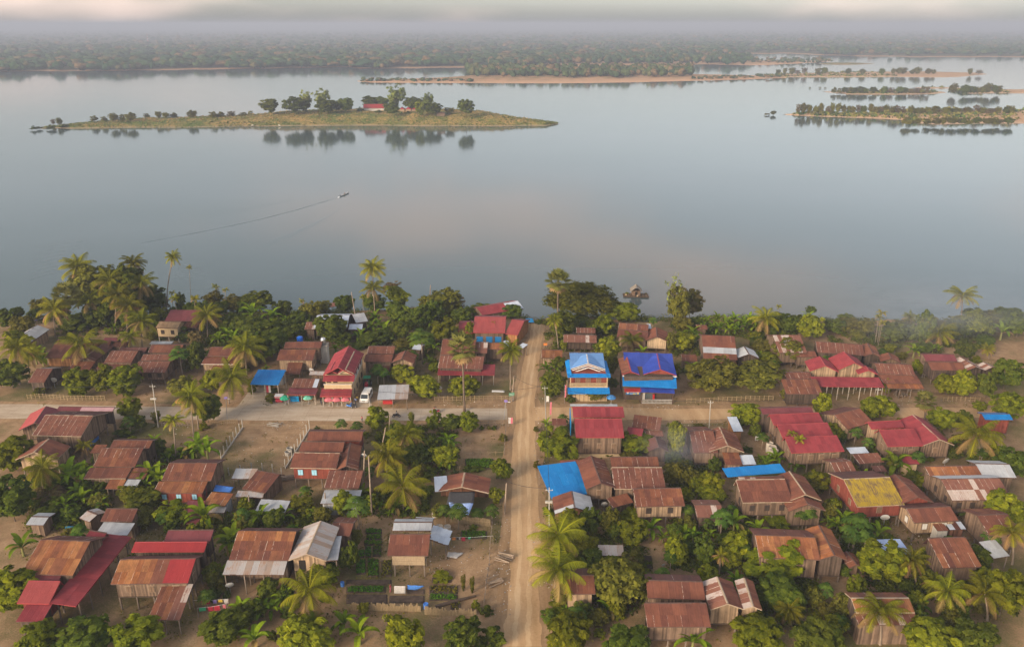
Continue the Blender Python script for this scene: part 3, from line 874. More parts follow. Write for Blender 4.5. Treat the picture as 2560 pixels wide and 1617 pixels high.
        if wall:
            s.last = s.body(P0, u, v, w, df, floor or 0.0, ze, ze + r, 'S', wall, win, None, posts, inset=inset, post_mat=post_mat)
        elif posts:
            nx = max(2, round(w / 2.8) + 1)
            s.posts(P0 + u * 0.25 + v * 0.2, u * (w - 0.5), v * 0, nx, 1, 0, ze - 0.02, post_mat or POST_W, 0.14)
            if back_posts: s.posts(P0 + u * 0.25 + v * (df - 0.2), u * (w - 0.5), v * 0, nx, 1, 0, ze + r - 0.08, post_mat or POST_W, 0.14)
        s.geom = dict(P0=P0, u=u, v=v, w=w, d=df, ze=ze, zr=ze + r)
        s.log('shed', w, df, r)
        return s
    def log(s, k, w, d, r):
        FOOT.append((s.geom['P0'], s.geom['u'], s.geom['v'], s.geom['w'], s.geom['d']))
    def stairs(s, P, dirv, z1, w=1.0, n=7, mat=None):
        """open steps from the ground at P rising along dirv to height z1; each tread is a part"""
        side = Vector((-dirv.y, dirv.x, 0)); run = z1 * 0.75
        for i in range(n):
            f = (i + 0.5) / n; q = P + dirv * run * f - s.off
            box_part('step', mat or WM['tan'], s.root, frame_mat((q.x, q.y, z1 * f), side * w, dirv * run / n * 0.8, ZV * 0.06))
        mb = MB()
        for sg in (-1, 1):
            q = P + side * sg * w / 2 - s.off
            mb.box(Vector((q.x, q.y, 0)) - side * 0.03, dirv * run + ZV * z1, side * 0.06, ZV * 0.16)
        mb.build('stringer', mat or WM['tan'], s.root)
# ================================================================== the houses, row by row from the river
H = House
# ---- row along the river bank and behind the cross road (far left to far right)
H('tin_roofed_shed', 'grey tin roofed shed with beige wall on the bare slope by the river', 'shed', 'the grey shed on the bare slope').gx('A1', (-40, 1140), (220, 965), (85, 908), 3.0, 'tin', wall='tan', pitch=0.4, back=0.8)
h = H('brown_roofed_house', 'house with one broad brown roof half hidden by a coconut palm', short='the broad brown roof behind a palm')
h.gx('A1', (165, 1300), (620, 1310), (285, 1090), 3.6, 'brown', 'dark', wall='orangewall', floor=1.2)
h = H('long_plank_house', 'long grey plank house running back from a small rusty porch roof', short='the long grey plank house')
h.shed('A1', (440, 1440), (690, 1445), (478, 1345), 2.7, 'rust')
h.gy('A1', (540, 1345), (760, 1345), (830, 1110), 3.6, 'dark', wall='wood', floor=1.6)
h = H('rusty_roofed_house', 'small rusty roofed house tucked behind the long grey plank house', short='the small rusty house behind the plank house')
h.gx('A1', (715, 1165), (920, 1165), (760, 1100), 4.0, 'rust', wall='wood', floor=1.6)
h.gx('A1', (950, 1165), (1110, 1180), (1010, 1110), 3.6, 'rust', wall='tan', floor=1.4)
h.gx('A1', (850, 1100), (1030, 1105), (880, 1062), 4.6, 'maroon', wall='wood', floor=1.6)
h = H('ribbed_roof_house', 'house whose brown roof is ruled with pale ribs above twin mango trees', short='the pale ribbed brown roof')
h.gx('A1', (868, 1355), (1190, 1360), (940, 1218), 4.2, 'striped', 'dark', wall='wood', floor=1.8)
h.shed('A1', (770, 1432), (1110, 1438), (815, 1358), 3.1, ('cols', [('dark', 0.6), ('striped', 1)]))
h.gx('A1', (1030, 1238), (1350, 1240), (1050, 1180), 4.6, 'dark', wall='wood', floor=1.8)
h = H('triple_roofed_house', 'large stilt house stepping back in three rusty roof slopes', short='the house with three stepped rusty slopes')
h.gx('A1', (1205, 1478), (1590, 1478), (1240, 1345), 3.7, 'striped', 'dark', wall='wood', floor=1.7, win=(3, 'dark'), pitch=0.34, back=0.5)
h.gx('A1', (1300, 1330), (1690, 1330), (1315, 1262), 4.5, 'striped', 'dark', wall='wood', floor=1.7, pitch=0.34, back=0.6)
h.gx('A1', (1385, 1240), (1765, 1240), (1410, 1148), 4.6, 'rust', 'dark', wall='wood', floor=1.7, pitch=0.34)
h.stairs(atc('A1', (1560, 1590)), Vector((0, 1, 0)), 1.7)
H('concrete_slab_shed', 'low shed with a flat pale slab roof behind the stepped house', 'shed').shed('A1', (1400, 1140), (1660, 1142), (1420, 1105), 3.2, 'tin', wall='grey', pitch=0.05)
h = H('cream_hut', 'cream walled hut on stilts with two dark square windows and a thatched roof', 'hut', 'the cream hut on stilts')
h.gx('A1', (1478, 945), (1740, 952), (1500, 870), 4.3, 'thatch', wall='cream', floor=1.7, win=(2, 'dark'), inset=0.25, post_mat=POST_C)
h = H('maroon_roofed_house', 'long maroon roofed house among areca palms near the river', short='the long maroon roof among areca palms')
h.gx('A1', (1588, 865), (1985, 868), (1635, 735), 4.6, 'maroon', wall='wood', floor=1.8)
h.shed('A1', (1775, 942), (1965, 945), (1760, 880), 3.6, 'rust')
h = H('corner_plank_house', 'dark plank house with rust front slope and grey rear slope beside the bamboo fence', short='the dark plank house at the bamboo fence')
h.gx('B1', (-40, 168), (155, 168), ('A1', 60, 1432), 3.2, 'striped', 'rusty_tin', wall='dark', floor=0.9)
h = H('white_flashed_house', 'tan walled house with a white flashing strip between its two brown roof slopes', short='the house with the white roof flashing')
h.gx('A2', (190, 1280), (530, 1282), (225, 1175), 4.4, 'brown', 'dark', wall='tan', floor=1.6)
h.shed('A2', (120, 1375), (500, 1378), (155, 1290), 3.4, 'brown', wall='tan', floor=1.6, trim=TRIM_W, win=(2, 'wood'))
h.shed('A2', (208, 1500), (350, 1502), (240, 1395), 2.0, 'brown', pitch=0.3)
h = H('awning_house', 'plank house with a rusty awning over its middle and a blue tank behind', short='the plank house with the rusty awning')
h.gx('A2', (1015, 1330), (1445, 1330), (1050, 1205), 4.3, 'rust', 'dark', wall='tan', floor=1.5, win=(2, 'wood'), pitch=0.34, back=0.5)
h.gx('A2', (1100, 1190), (1540, 1185), (1130, 1115), 5.0, 'brown', 'dark', wall='wood', floor=1.6)
h.shed('A2', (1120, 1495), (1292, 1495), (1150, 1360), 2.1, 'rust', pitch=0.45)
h = H('tank_tower', 'white rendered block carrying a shiny steel water tank', 'water tower', 'the white tank tower')
h.base(atc('A2', (1590, 1350)))
mb = MB(); q = Vector((0, 0, 0)); mb.cbox(q, 2.0, 2.2, 4.6); mb.build('tower', WM['white'], h.root)
mb = MB(); mb.cbox((0, 0, 4.62), 2.3, 2.5, 0.14); mb.build('platform', POST_C, h.root)
mb = MB(); mb.lathe((0, 0, 4.78), [(0, 0), (0.62, 0), (0.62, 1.5), (0.45, 1.75), (0, 1.85)], 18); mb.build('tank', plain_mat('steel_tank', (0.62, 0.62, 0.62), 0.3, 0.1, metallic=0.8), h.root, smooth=True)
h = H('blue_canopy_house', 'open house front under a plain bright blue sheet canopy by the driveway', short='the plain blue canopy')
h.shed('B2', (700, 190), (1035, 195), (735, 17), 3.6, 'blue', pitch=0.16, trim=TRIM_B, post_mat=POST_C)
h.gx('B2', (790, 90), (1100, 92), (800, 40), 2.6, 'tin', wall='grey')
h = H('white_tin_house', 'house by the river with a broad new white tin roof', short='the broad white tin roof')
h.gx('A2', (1455, 950), (1850, 945), (1560, 797), 3.6, 'new_tin', wall='wood', floor=1.2, pitch=0.3)
h.gx('A2', (1345, 965), (1470, 965), (1385, 878), 3.2, 'mixed', wall='wood')
h.gx('A2', (1870, 968), (2030, 965), (1905, 900), 3.0, 'new_tin', wall='wood')
h.gx('A2', (1960, 890), (2100, 868), (2010, 770), 3.8, 'tin', wall='dark')
H('striped_river_hut', 'tiny striped tin hut down the bank behind the white tin roof', 'hut').gx('A2', (1655, 700), (1790, 680), (1640, 655), -1.0, 'mixed', wall=None)
h = H('two_tier_house', 'two tier plank house with a striped upper roof over a plain brown porch', short='the two tier plank house')
h.gx('A3', (190, 1252), (505, 1252), (190, 1166), 5.0, 'striped', 'dark', wall='wood', floor=1.6)
h.shed('A3', (150, 1348), (477, 1352), (160, 1260), 4.2, 'brown', wall='wood', floor=1.5, win=(2, 'wood'), pitch=0.3)
h.shed('A3', (335, 1490), (445, 1490), (352, 1378), 2.0, 'rust', pitch=0.45)
h.gy('A3', (470, 1362), (740, 1368), (605, 1215), 4.0, 'striped', 'brown', wall='tan', floor=1.6)
H('small_tin_roof', 'small pale tin roof alone among papaya trees', 'hut').gx('A3', (720, 1200), (820, 1213), (735, 1135), 3.0, 'new_tin', wall='wood')
h = H('landing_house', 'house at the top of the landing with half red and half pale blue roof', short='the red and pale blue landing roof')
h.gx('A3', (1560, 800), (2049, 715), (1991, 624), 2.6, ('cols', [('red', 0.62), ('new_tin', 1)]), 'red', wall='wood', pitch=0.3)
h = H('red_roofed_house', 'long red roofed house with bright blue doors and a satellite dish', short='the red house with blue doors')
h.gx('A3', (1448, 1003), (1828, 1007), (1437, 817), 3.6, 'salmon', 'red', wall='wood', pitch=0.3, trim=TRIM_R)
g = h.geom
for f in (0.2, 0.5, 0.78): h.door(g['P0'] + g['u'] * g['w'] * f + g['v'] * 0.45, g['u'], -g['v'], 0.1, 1.7, 2.2, SHUT['bluedoor'])
h.gx('A3', (1830, 1015), (1980, 1032), (1832, 842), 3.3, 'salmon', 'red', wall='orangewall', pitch=0.3, trim=TRIM_R)
h.gx('A3', (1270, 1010), (1440, 1010), (1270, 882), 3.0, 'red', wall='wood', pitch=0.28, trim=TRIM_R)
h = H('red_porch_house', 'house with brown and striped roofs above a long red porch roof', short='the long red porch roof')
h.gx('A3', (1060, 1262), (1460, 1268), (1105, 1082), 4.6, 'brown', 'dark', wall='wood', floor=1.4)
h.gx('A3', (1030, 1420), (1560, 1436), (1062, 1272), 3.9, 'striped', 'maroon', wall='dark', floor=0.4, pitch=0.34, back=0.4)
h.shed('A3', (1025, 1505), (1703, 1508), (1100, 1380), 2.7, 'red', pitch=0.16, trim=TRIM_R, post_mat=POST_C)
h.gx('A3', (1465, 1245), (1612, 1247), (1465, 1120), 4.0, 'mixed', wall='wood', floor=1.2)
h = H('landing_shed', 'rusty shed with tall plank wall facing the dirt road', 'shed', 'the plank shed at the dirt road')
h.gx('A3', (1592, 1200), (1812, 1202), (1595, 1125), 4.0, 'orange', 'rust', wall='wood', floor=1.2)
h.shed('A3', (1812, 1178), (1868, 1178), (1815, 1100), 3.4, 'new_tin')
h.shed('A3', (1980, 1170), (2040, 1190), (1975, 1105), 2.6, 'new_tin')
h = H('rack_shed', 'open striped shed with board racks under the great tree', 'shed', 'the striped shed under the great tree')
h.gx('A4', (622, 1115), (1015, 1125), (632, 1027), 3.4, 'mixed', wall=None, floor=0)
h.body(h.geom['P0'] + h.geom['v'] * 1.2, h.geom['u'], h.geom['v'], h.geom['w'], h.geom['d'] - 1.2, 1.0, 3.0, 3.6, 'S', 'dark', None, None, True)
h.gx('A4', (775, 1005), (1000, 1010), (780, 945), 3.2, 'striped', wall='dark')
h = H('gable_front_house', 'rusty roofed house with a pale plank gable end below the bare tree', short='the rusty house with the pale plank gable')
h.gx('A4', (1255, 1050), (1618, 1082), (1270, 965), 3.8, 'brown', 'dark', wall='wood', floor=1.0, back=0.3)
h.gx('A4', (1275, 960), (1625, 985), (1287, 887), 4.6, 'rust', 'dark', wall='wood', floor=1.0)
h.gy('A4', (1600, 1095), (1862, 1108), (1770, 940), 3.7, 'brown', wall='light', floor=1.2, win=None)
h.shed('A4', (1625, 958), (1668, 958), (1620, 900), 3.6, 'new_tin')
h = H('rust_hut', 'little rusty roofed hut with tan boards beside the dirt road', 'hut', 'the little rusty hut on the dirt road')
h.gx('A4', (360, 1300), (606, 1306), (366, 1207), 3.0, 'orange', 'rust', wall='tan', floor=0.4)
h = H('banana_grove_hut', 'small brown hut almost swallowed by the banana grove', 'hut').gx('A5', (305, 962), (432, 965), (306, 912), 3.0, 'brown', wall='wood')
h = H('banded_roof_house', 'tall roofed house banded brown, pale zinc and rust', short='the banded zinc and rust roof')
h.gx('A5', (388, 1310), (787, 1330), (416, 1037), 4.4, ('rows', ['rust', 'tin', 'brown', 'brown']), 'dark', wall='wood', floor=1.6)
h.shed('A5', (400, 1395), (786, 1398), (395, 1318), 3.2, 'orange')
h.gy('A5', (796, 1302), (1042, 1305), (915, 1168), 4.4, 'tin', wall='dark', floor=1.6)
H('lean_to_shed', 'small rusty lean-to between the deep blue shop and the banded roof', 'shed').gx('A5', (130, 1340), (310, 1345), (140, 1265), 2.8, 'rust', wall='wood')
h = H('zebra_roof_house', 'house with a rust and white striped roof behind a round olive tree', short='the rust and white striped roof')
h.gx('A5', (1285, 1242), (1614, 1242), (1236, 1037), 4.2, 'mixed', 'rust', wall='wood', floor=1.4)
h.gx('A5', (1490, 1292), (1735, 1290), (1520, 1225), 3.4, 'brown', wall='wood', floor=1.0)
h = H('rib_roof_house', 'long house with evenly ribbed rusty roof beyond the red gabled house', short='the evenly ribbed long roof')
h.gx('A6', (-165, 1235), (395, 1275), (0, 1122), 4.0, 'striped', 'dark', wall='dark', floor=1.4)
h.gy('A6', (395, 1280), (588, 1295), (440, 1128), 4.0, 'rust', wall='dark', floor=1.4)
h.gy('A6', (590, 1345), (830, 1365), (635, 1237), 3.4, 'brown', wall='wood', floor=1.0)
h = H('red_gabled_house', 'big red roofed house with three gables and a deep red porch on white posts', short='the red house with three gables')
h.gy('A6', (90, 1440), (440, 1440), (228, 1230), 5.2, 'red', wall='tan', floor=2.0, trim=TRIM_R, pitch=0.5, post_mat=POST_C)
h.gy('A6', (320, 1490), (555, 1500), (400, 1395), 4.6, 'red', wall='tan', floor=2.0, trim=TRIM_R, pitch=0.45, post_mat=POST_C)
h.gy('A6', (-250, 1455), (90, 1470), (-120, 1285), 4.8, 'red', wall='tan', floor=2.0, trim=TRIM_R, pitch=0.45, post_mat=POST_C)
h.shed('B6', (-188, 215), (632, 225), (0, 105), 3.4, 'red', pitch=0.2, trim=TRIM_R, post_mat=POST_C)
h = H('porch_striped_house', 'rust and white striped roof stepping down to an open rusty porch', short='the striped roof with the open porch')
h.gx('A6', (560, 1490), (1000, 1510), (527, 1367), 4.2, 'striped', 'dark', wall='wood', floor=1.4)
h.shed('B6', (620, 178), (1075, 182), (600, 78), 3.3, 'brown', wall=None, posts=False)
h.shed('B6', (680, 238), (1106, 246), (670, 178), 2.7, 'orange')
h = H('twin_maroon_house', 'plank house under two parallel dull red roofs near the smoke', short='the plank house with twin dull red roofs')
h.gx('A6', (1130, 1340), (1500, 1345), (1100, 1258), 4.6, 'maroon', wall='wood', floor=1.5)
h.gx('A6', (1195, 1447), (1602, 1452), (1185, 1352), 4.0, 'brown', 'dark', wall='dark', floor=1.5, win=(3, 'dark'))
h.gy('A6', (1600, 1462), (1830, 1452), (1590, 1288), 3.8, 'mixed', wall='dark', floor=1.2)
h.gy('A6', (1830, 1452), (1990, 1440), (1840, 1350), 3.6, 'mixed', wall='dark', floor=1.2)
h.shed('B6', (1640, 195), (1748, 190), (1600, 50), 2.4, 'tin')
h = H('ochre_shed', 'rust roofed shed with ribbed sheets beside the roadside olive trees', 'shed', 'the rusty shed by the roadside olive trees')
h.gx('B5', (1370, 305), (1800, 308), (1375, 132), 3.2, 'rust', wall='dark', floor=0.6, pitch=0.3, back=0.3)
h.gx('B5', (1372, 130), (1680, 125), (1360, 52), 3.8, 'striped', wall='wood')

# ---- row on the near side of the road
h = H('big_pink_house', 'big plank house with pink, maroon and ribbed brown roofs', short='the big pink and brown roofed house')
h.gx('B1', (10, 795), (592, 808), (210, 555), 5.0, 'striped', 'dark', wall='wood', floor=2.0, trim=TRIM_L)
h.gx('B1', (300, 505), (965, 512), (350, 455), 5.0, ('cols', [('maroon', 0.42), ('pink', 1)]), 'maroon', wall='dark', floor=2.0, back=0.4)
h.gy('B1', (-150, 740), (260, 700), (150, 455), 4.6, 'salmon', 'maroon', wall='wood', floor=2.0)
h.gy('B1', (-190, 1085), (300, 1085), (250, 838), 4.2, 'brown', 'brown', wall='tan', floor=1.8, trim=TRIM_L)
mb = MB(); A = atc('B1', (660, 1010)); B = atc('B1', (815, 850)); dd = B - A
n = Vector((dd.y, -dd.x, 0)).normalized()
mb.box(A - h.off + ZV * 0.4, dd, n * 0.05, ZV * 3.0); mb.build('tarpaulin', SM['tarp_blue'], h.root)
h = H('curled_roof_house', 'rust roofed house with curled verge sheets and a grey lean-to in front', short='the rust roof with curled edge sheets')
h.gx('B1', (935, 945), (1400, 950), (968, 853), 4.6, 'rust', 'dark', wall='dark', floor=1.6)
h.gx('B1', (738, 1165), (1232, 1168), (838, 946), 4.0, 'rust', 'dark', wall='wood', floor=1.4, back=0.4)
h.shed('B1', (625, 1310), (1122, 1308), (672, 1180), 3.2, 'brown', wall='wood', floor=0.6, trim=TRIM_L)
h.shed('B1', (880, 1430), (1072, 1432), (915, 1318), 2.5, 'orange', pitch=0.3)
h.shed('B1', (1130, 1305), (1340, 1312), (1218, 1180), 3.0, 'rust', wall='wood')
h.shed('B1', (1060, 1462), (1218, 1466), (1135, 1318), 2.3, 'tin', pitch=0.25)
h.shed('B1', (700, 1005), (838, 1008), (752, 905), 3.4, 'rust', wall='wood')
h = H('long_rust_house', 'rust roofed house with a blue window and a white drain pipe beside the posted lot', short='the rust roofed house by the posted lot')
h.gx('B1', (1552, 1330), ('B2', 236, 1333), ('B2', 295, 1128), 4.4, 'rust', 'dark', wall='wood', floor=1.7)
h.shed('B1', (1447, 1480), ('B2', 135, 1480), (1492, 1342), 3.6, 'orange', wall='redwood', floor=1.5, win=(3, 'blue'))
h.shed('C1', (1800, 285), (2010, 290), (1815, 140), 2.4, 'maroon', pitch=0.3)
h.shed('C1', (1840, 420), (1975, 425), (1860, 320), 2.0, 'maroon', wall='light', pitch=0.2)
h = H('scrap_shed', 'shed of pale tin and rust sheets at the end of the posted lot', 'shed', 'the scrap tin shed')
h.shed('B2', (480, 1310), (745, 1312), (545, 1190), 2.7, ('cols', [('tin', 0.55), ('rusty_tin', 1)]))
h.gx('B2', (605, 1430), (880, 1480), (830, 1222), 2.8, 'rust', wall='wood', pitch=0.2, back=0.3)
h.shed('B2', (525, 1525), (845, 1535), (562, 1452), 2.3, 'rusty_tin')
h = H('side_shed', 'flat rusty shed below the blue tarpaulin', 'shed')
h.shed('C2', (140, 190), (400, 212), (245, 45), 2.6, 'orange', wall='tinwall', pitch=0.12)
h.shed('C2', (120, 285), (390, 290), (160, 215), 2.0, 'rusty_tin')
h = H('red_window_house', 'red brown plank house on stilts with two pale blue shuttered windows', short='the red plank house with blue shutters')
h.gx('B2', (1175, 1180), (1722, 1190), (1265, 1002), 4.6, 'brown', 'dark', wall='redwood', floor=2.1, trim=TRIM_L, pitch=0.38, back=0.3)
g = h.geom
for f in (0.20, 0.50): h.window(g['P0'] + g['u'] * g['w'] * f + g['v'] * 0.45, g['u'], -g['v'], 2.8, 1.05, 1.2, 'blue')
h.gx('B2', (1285, 985), (1795, 992), (1342, 872), 5.0, 'brown', 'dark', wall='redwood', floor=2.1, pitch=0.4, back=0.4)
h.gx('B2', (1375, 858), ('B3', 120, 860), (1442, 748), 4.8, 'brown', 'dark', wall='redwood', floor=2.1)
h.gy('B2', (1710, 1215), (1985, 1200), (1960, 880), 4.2, 'rust', wall='dark', floor=1.8)
h.shed('B2', (1580, 1420), (1990, 1426), (1612, 1212), 3.4, 'striped', wall='wood', floor=0.5)
H('grey_tin_shed', 'plain grey tin roofed shed below the red plank house', 'shed').shed('C2', (1535, 180), (1985, 182), (1570, 22), 2.5, 'tin', pitch=0.12, wall='tinwall')
h = H('shop_row', 'low shop with striped rusty roof and dark red awning behind green umbrellas', 'shop', 'the low shop with the dark red awning')
h.gx('B2', (1190, 226), (1490, 230), (1212, 122), 3.5, ('cols', [('striped', 0.78), ('new_tin', 1)]), 'dark', wall='tan', pitch=0.3, back=0.6)
h.shed('B2', (1130, 312), (1477, 318), (1152, 228), 2.7, 'maroon', pitch=0.18, trim=TRIM_R, back_posts=False, post_mat=POST_C)
h.gx('B2', (1400, 78), (1592, 82), (1432, 32), 3.4, 'rusty_tin', wall='wood', back=0.5)
h = H('van_shed', 'tin roofed roadside stall with a rusty patch and a red bench inside', 'stall', 'the tin stall next to the van')
h.shed('B3', (310, 375), (672, 366), (345, 203), 2.7, ('cols', [('tin', 0.56), ('rusty_tin', 1)]), pitch=0.18)
mb = MB(); q = atc('B3', (440, 418)) - h.off; mb.cbox(q, 2.3, 0.8, 0.75); mb.build('bench', plain_mat('red_bench', (0.42, 0.03, 0.03), 0.6), h.root)
h = H('black_tarp_house', 'brown gabled house with a black tarpaulin porch and pale tin edge', short='the house with the black tarpaulin porch')
h.gy('B3', (1000, 1465), (1632, 1482), (1350, 1238), 3.2, 'brown', 'brown', wall='rustwall', pitch=0.24, trim=TRIM_L, over=3.2)
h.shed('B3', (998, 1466), (1150, 1455), (1036, 1286), 3.3, 'new_tin', pitch=0.12, posts=False)
h = H('red_plank_house', 'two range red roofed house with tall weathered plank wall and three windows', short='the tall plank house with two red roofs')
h.gx('B4', (770, 820), (1342, 820), (742, 602), 4.8, 'red', 'maroon', wall='wood', floor=1.0, win=(3, 'wood'), pitch=0.38, trim=TRIM_R, back=0.3, posts=False)
mb = MB(); g = h.geom; mb.box(g['P0'] + g['u'] * 0.5 + g['v'] * 0.5 - h.off - ZV * g['ze'], g['u'] * (g['w'] - 1), g['v'] * (g['d'] - 1), ZV * 1.0); mb.build('plinth', WM['cream'], h.root)
h.gx('B4', (738, 578), (1345, 578), (706, 462), 5.0, 'red', 'maroon', wall='wood', floor=1.0, pitch=0.38, trim=TRIM_R, back=0.6, posts=False)
h.shed('B4', (1370, 775), (1552, 800), (1352, 692), 3.4, 'red', wall='wood', trim=TRIM_R)
h.shed('B4', (700, 452), (1262, 455), (697, 425), 4.4, 'tin', pitch=0.2, posts=False)
mb = MB(); A = atc('B4', (700, 800)); mb.box(A - h.off, Vector((0.15, 0, 0)), atc('B4', (690, 640)) - A, ZV * 3.4); mb.build('side_wall', WM['bluewall'], h.root)
h = H('corner_kiosk', 'brown roofed kiosk with a white panel at the crossroads', 'kiosk', 'the kiosk at the crossroads')
h.shed('B4', (490, 675), (656, 675), (488, 597), 2.4, 'brown', wall='wood', pitch=0.2)
mb = MB(); g = h.geom; mb.box(g['P0'] + g['u'] * 1.0 + g['v'] * 0.2 - h.off - ZV * 1.9, g['u'] * 0.95, g['v'] * 0.05, ZV * 1.2); mb.build('panel', TRIM_W, h.root)
h = H('rust_annex', 'rust roofed annex with patchy tin edge behind the tall plank house', 'shed', 'the rust annex behind the tall plank house')
h.shed('B4', (1435, 700), (1768, 738), (1412, 547), 3.2, ('cols', [('rust', 0.85), ('mixed', 1)]), wall='wood', pitch=0.16)
h.shed('B4', (1605, 812), (1812, 808), (1592, 740), 2.5, 'mixed', pitch=0.2)
H('pyramid_roof_hut', 'small dark hipped brown roof beside a smoking yard', 'hut', 'the small dark hut').gy('B4', (1635, 985), (1868, 985), (1740, 812), 2.8, 'dark', wall='wood', pitch=0.5)
h = H('blue_sheet_house', 'house with a large bright blue sheet roof and a rusty gable beside it', short='the large bright blue sheet roof')
h.shed('B4', (478, 1545), (948, 1482), (436, 1148), 3.0, 'blue', pitch=0.12, trim=TRIM_B, colw=1.4)
h.shed('B4', (622, 1272), (855, 1258), (592, 1096), 3.5, 'brown', pitch=0.15, posts=False)
h.gy('B4', (890, 1436), (1238, 1418), (1045, 1035), 4.6, 'brown', 'rust', wall='wood', floor=1.9, win=(1, 'wood'))
h = H('scaled_roof_house', 'wide brown roofed house with flaking white scale patterns', short='the wide roof with flaking white patterns')
h.gx('B4', (1225, 1430), (1836, 1430), (1206, 1178), 4.4, 'striped', 'dark', wall='wood', floor=1.6, trim=TRIM_L, pitch=0.34, back=0.4)
h.gx('B4', (1195, 1172), (1760, 1165), (1172, 1056), 4.6, 'rust', 'dark', wall='wood', floor=1.6, pitch=0.34, back=0.4)
h = H('red_range_house', 'long house with three red roof ranges and plank walls', short='the long house with three red ranges')
h.gx('B5', (1430, 1005), ('B6', 157, 982), (1545, 815), 4.6, 'red', 'maroon', wall='wood', floor=1.9, trim=TRIM_R, back=0.3, win=(4, 'wood'))
h.gx('B5', (1330, 832), (1935, 805), (1272, 672), 4.8, 'red', 'maroon', wall='wood', floor=1.9, trim=TRIM_R, back=0.3)
h.gx('B5', (1220, 672), (1812, 648), (1158, 552), 4.8, 'red', 'maroon', wall='wood', floor=1.9, trim=TRIM_R, back=0.3)
h.gx('B5', (1090, 546), (1692, 528), (1022, 477), 4.6, 'maroon', wall='dark', floor=0.1)
h = H('cross_gable_house', 'rust striped cross gabled house with a white tin lean-to', short='the rust striped cross gable')
h.gx('B5', (270, 1002), (560, 1002), (195, 742), 3.9, 'striped', 'rust', wall='wood', floor=1.4)
h.gy('B5', (458, 988), (866, 995), (590, 700), 4.2, 'striped', 'rust', wall='wood', floor=1.4, trim=TRIM_L)
h.shed('B5', (650, 1145), (846, 1146), (630, 1002), 3.0, 'rust', wall='wood')
h.shed('B5', (850, 1145), (1010, 1142), (828, 1030), 2.8, 'new_tin')
H('pale_awning_stall', 'roadside stall under a slanting pale blue tin awning', 'stall', 'the pale tin roadside stall').shed('B5', (742, 752), (856, 752), (632, 578), 2.6, 'new_tin', wall='orangewall', pitch=0.1)
h = H('brown_box_house', 'small brown roofed house between the red ranges and the plumeria hedge', short='the small brown roofed house')
h.gx('B6', (195, 722), (500, 640), (62, 545), 3.8, 'brown', 'dark', wall='tan', floor=1.0)
H('roadside_stand', 'low tan roofed stand with green umbrella on the cross road', 'stall').gx('B5', (1890, 645), (1970, 640), (1885, 560), 2.4, 'thatch', wall='orangewall')
h = H('red_plank_manor', 'wide plank house with joined red roofs and a rusty outer slope', short='the wide plank house with joined red roofs')
h.gx('B6', (672, 927), (1095, 918), (568, 733), 4.2, 'red', 'maroon', wall='wood', floor=1.2, trim=TRIM_R, win=(2, 'wood'), back=0.4)
h.gx('B6', (480, 720), (870, 700), (415, 640), 4.8, 'red', 'maroon', wall='tan', floor=1.2, trim=TRIM_R, back=0.5)
h.gy('B6', (1085, 918), (1462, 912), (920, 555), 4.2, 'red', ('rows', ['rust', 'red', 'red']), wall='wood', floor=1.2, trim=TRIM_L, win=(1, 'wood'))
h = H('tin_kitchen', 'pale tin kitchen roof tucked under the red ranges', 'shed').shed('B6', (230, 1015), (452, 1006), (158, 942), 2.8, 'new_tin', pitch=0.15)
h = H('striped_store', 'dark striped store shed between banana plant and red ranges', 'shed', 'the dark striped store shed')
h.shed('B6', (335, 1135), (632, 1110), (288, 1022), 3.0, 'striped', wall='dark', floor=0.9)
h.shed('B6', (530, 1232), (665, 1222), (482, 1160), 2.4, 'dark')
h.gx('B6', (60, 1262), (312, 1250), (0, 1112), 3.8, 'striped', wall='wood', floor=1.0)
h = H('red_low_house', 'low red roof with cream wall and a round basket', 'hut', 'the low red roof with cream wall').shed('B6', (882, 1142), (1052, 1136), (825, 1040), 2.6, 'red', wall='cream', pitch=0.15)
H('turquoise_roof_house', 'house corner with turquoise roof beyond the bent coconut palm').gx('B6', (1830, 612), (2160, 615), (1700, 538), 3.8, 'blue', wall='redwood', floor=0.5)
h = H('blue_back_house', 'large rust roofed house with a bright blue rear slope', short='the rust house with the blue rear slope')
h.gx('C5', (852, 168), (1445, 158), ('B5', 935, 1322), 4.8, 'brown', 'brown', wall='wood', floor=2.0, win=(3, 'dark'), trim=TRIM_L, back=0.2)
h.shed('B5', (672, 1288), (1362, 1232), (602, 1186), 5.2, 'blue', pitch=0.1, posts=False, trim=TRIM_B)
h.gx('B5', (830, 1400), (1362, 1395), (690, 1290), 5.0, ('cols', [('mixed', 0.35), ('brown', 1)]), 'brown', wall='wood', floor=2.0, back=0.2)
h.gy('C5', (1390, 150), (1785, 140), ('B5', 1425, 1222), 4.8, 'brown', 'rust', wall='wood', floor=1.8, trim=TRIM_L)
h.gy('C5', (1400, 272), (1832, 265), (1610, 90), 4.2, 'rust', 'brown', wall='wood', floor=0.8)
h = H('pink_plank_house', 'rust roofed house with weathered pinkish plank wall on stilts', short='the pinkish plank wall')
h.gx('C4', (1485, 217), (2065, 205), ('B4', 1425, 1432), 4.4, 'rust', 'dark', wall='tan', floor=2.0, win=(2, 'dark'), back=0.4)
h.shed('C4', (1212, 228), (1452, 165), (1178, 106), 3.0, 'rust', wall='dark')
H('barn_shed', 'striped rusty shed on thin stilts amid papaya and banana', 'shed', 'the striped shed on thin stilts').gx('C5', (310, 342), (630, 342), (282, 195), 3.4, 'mixed', wall='dark', floor=1.6, pitch=0.28)
h = H('white_blue_gable', 'roadside gabled house with one rust and one pale tin slope', short='the gable half rust half pale tin')
h.gy('C4', (520, 303), (986, 292), (725, 32), 3.0, ('cols', [('brown', 0.75), ('tin', 1)]), 'tin', wall='rustwall', pitch=0.36)
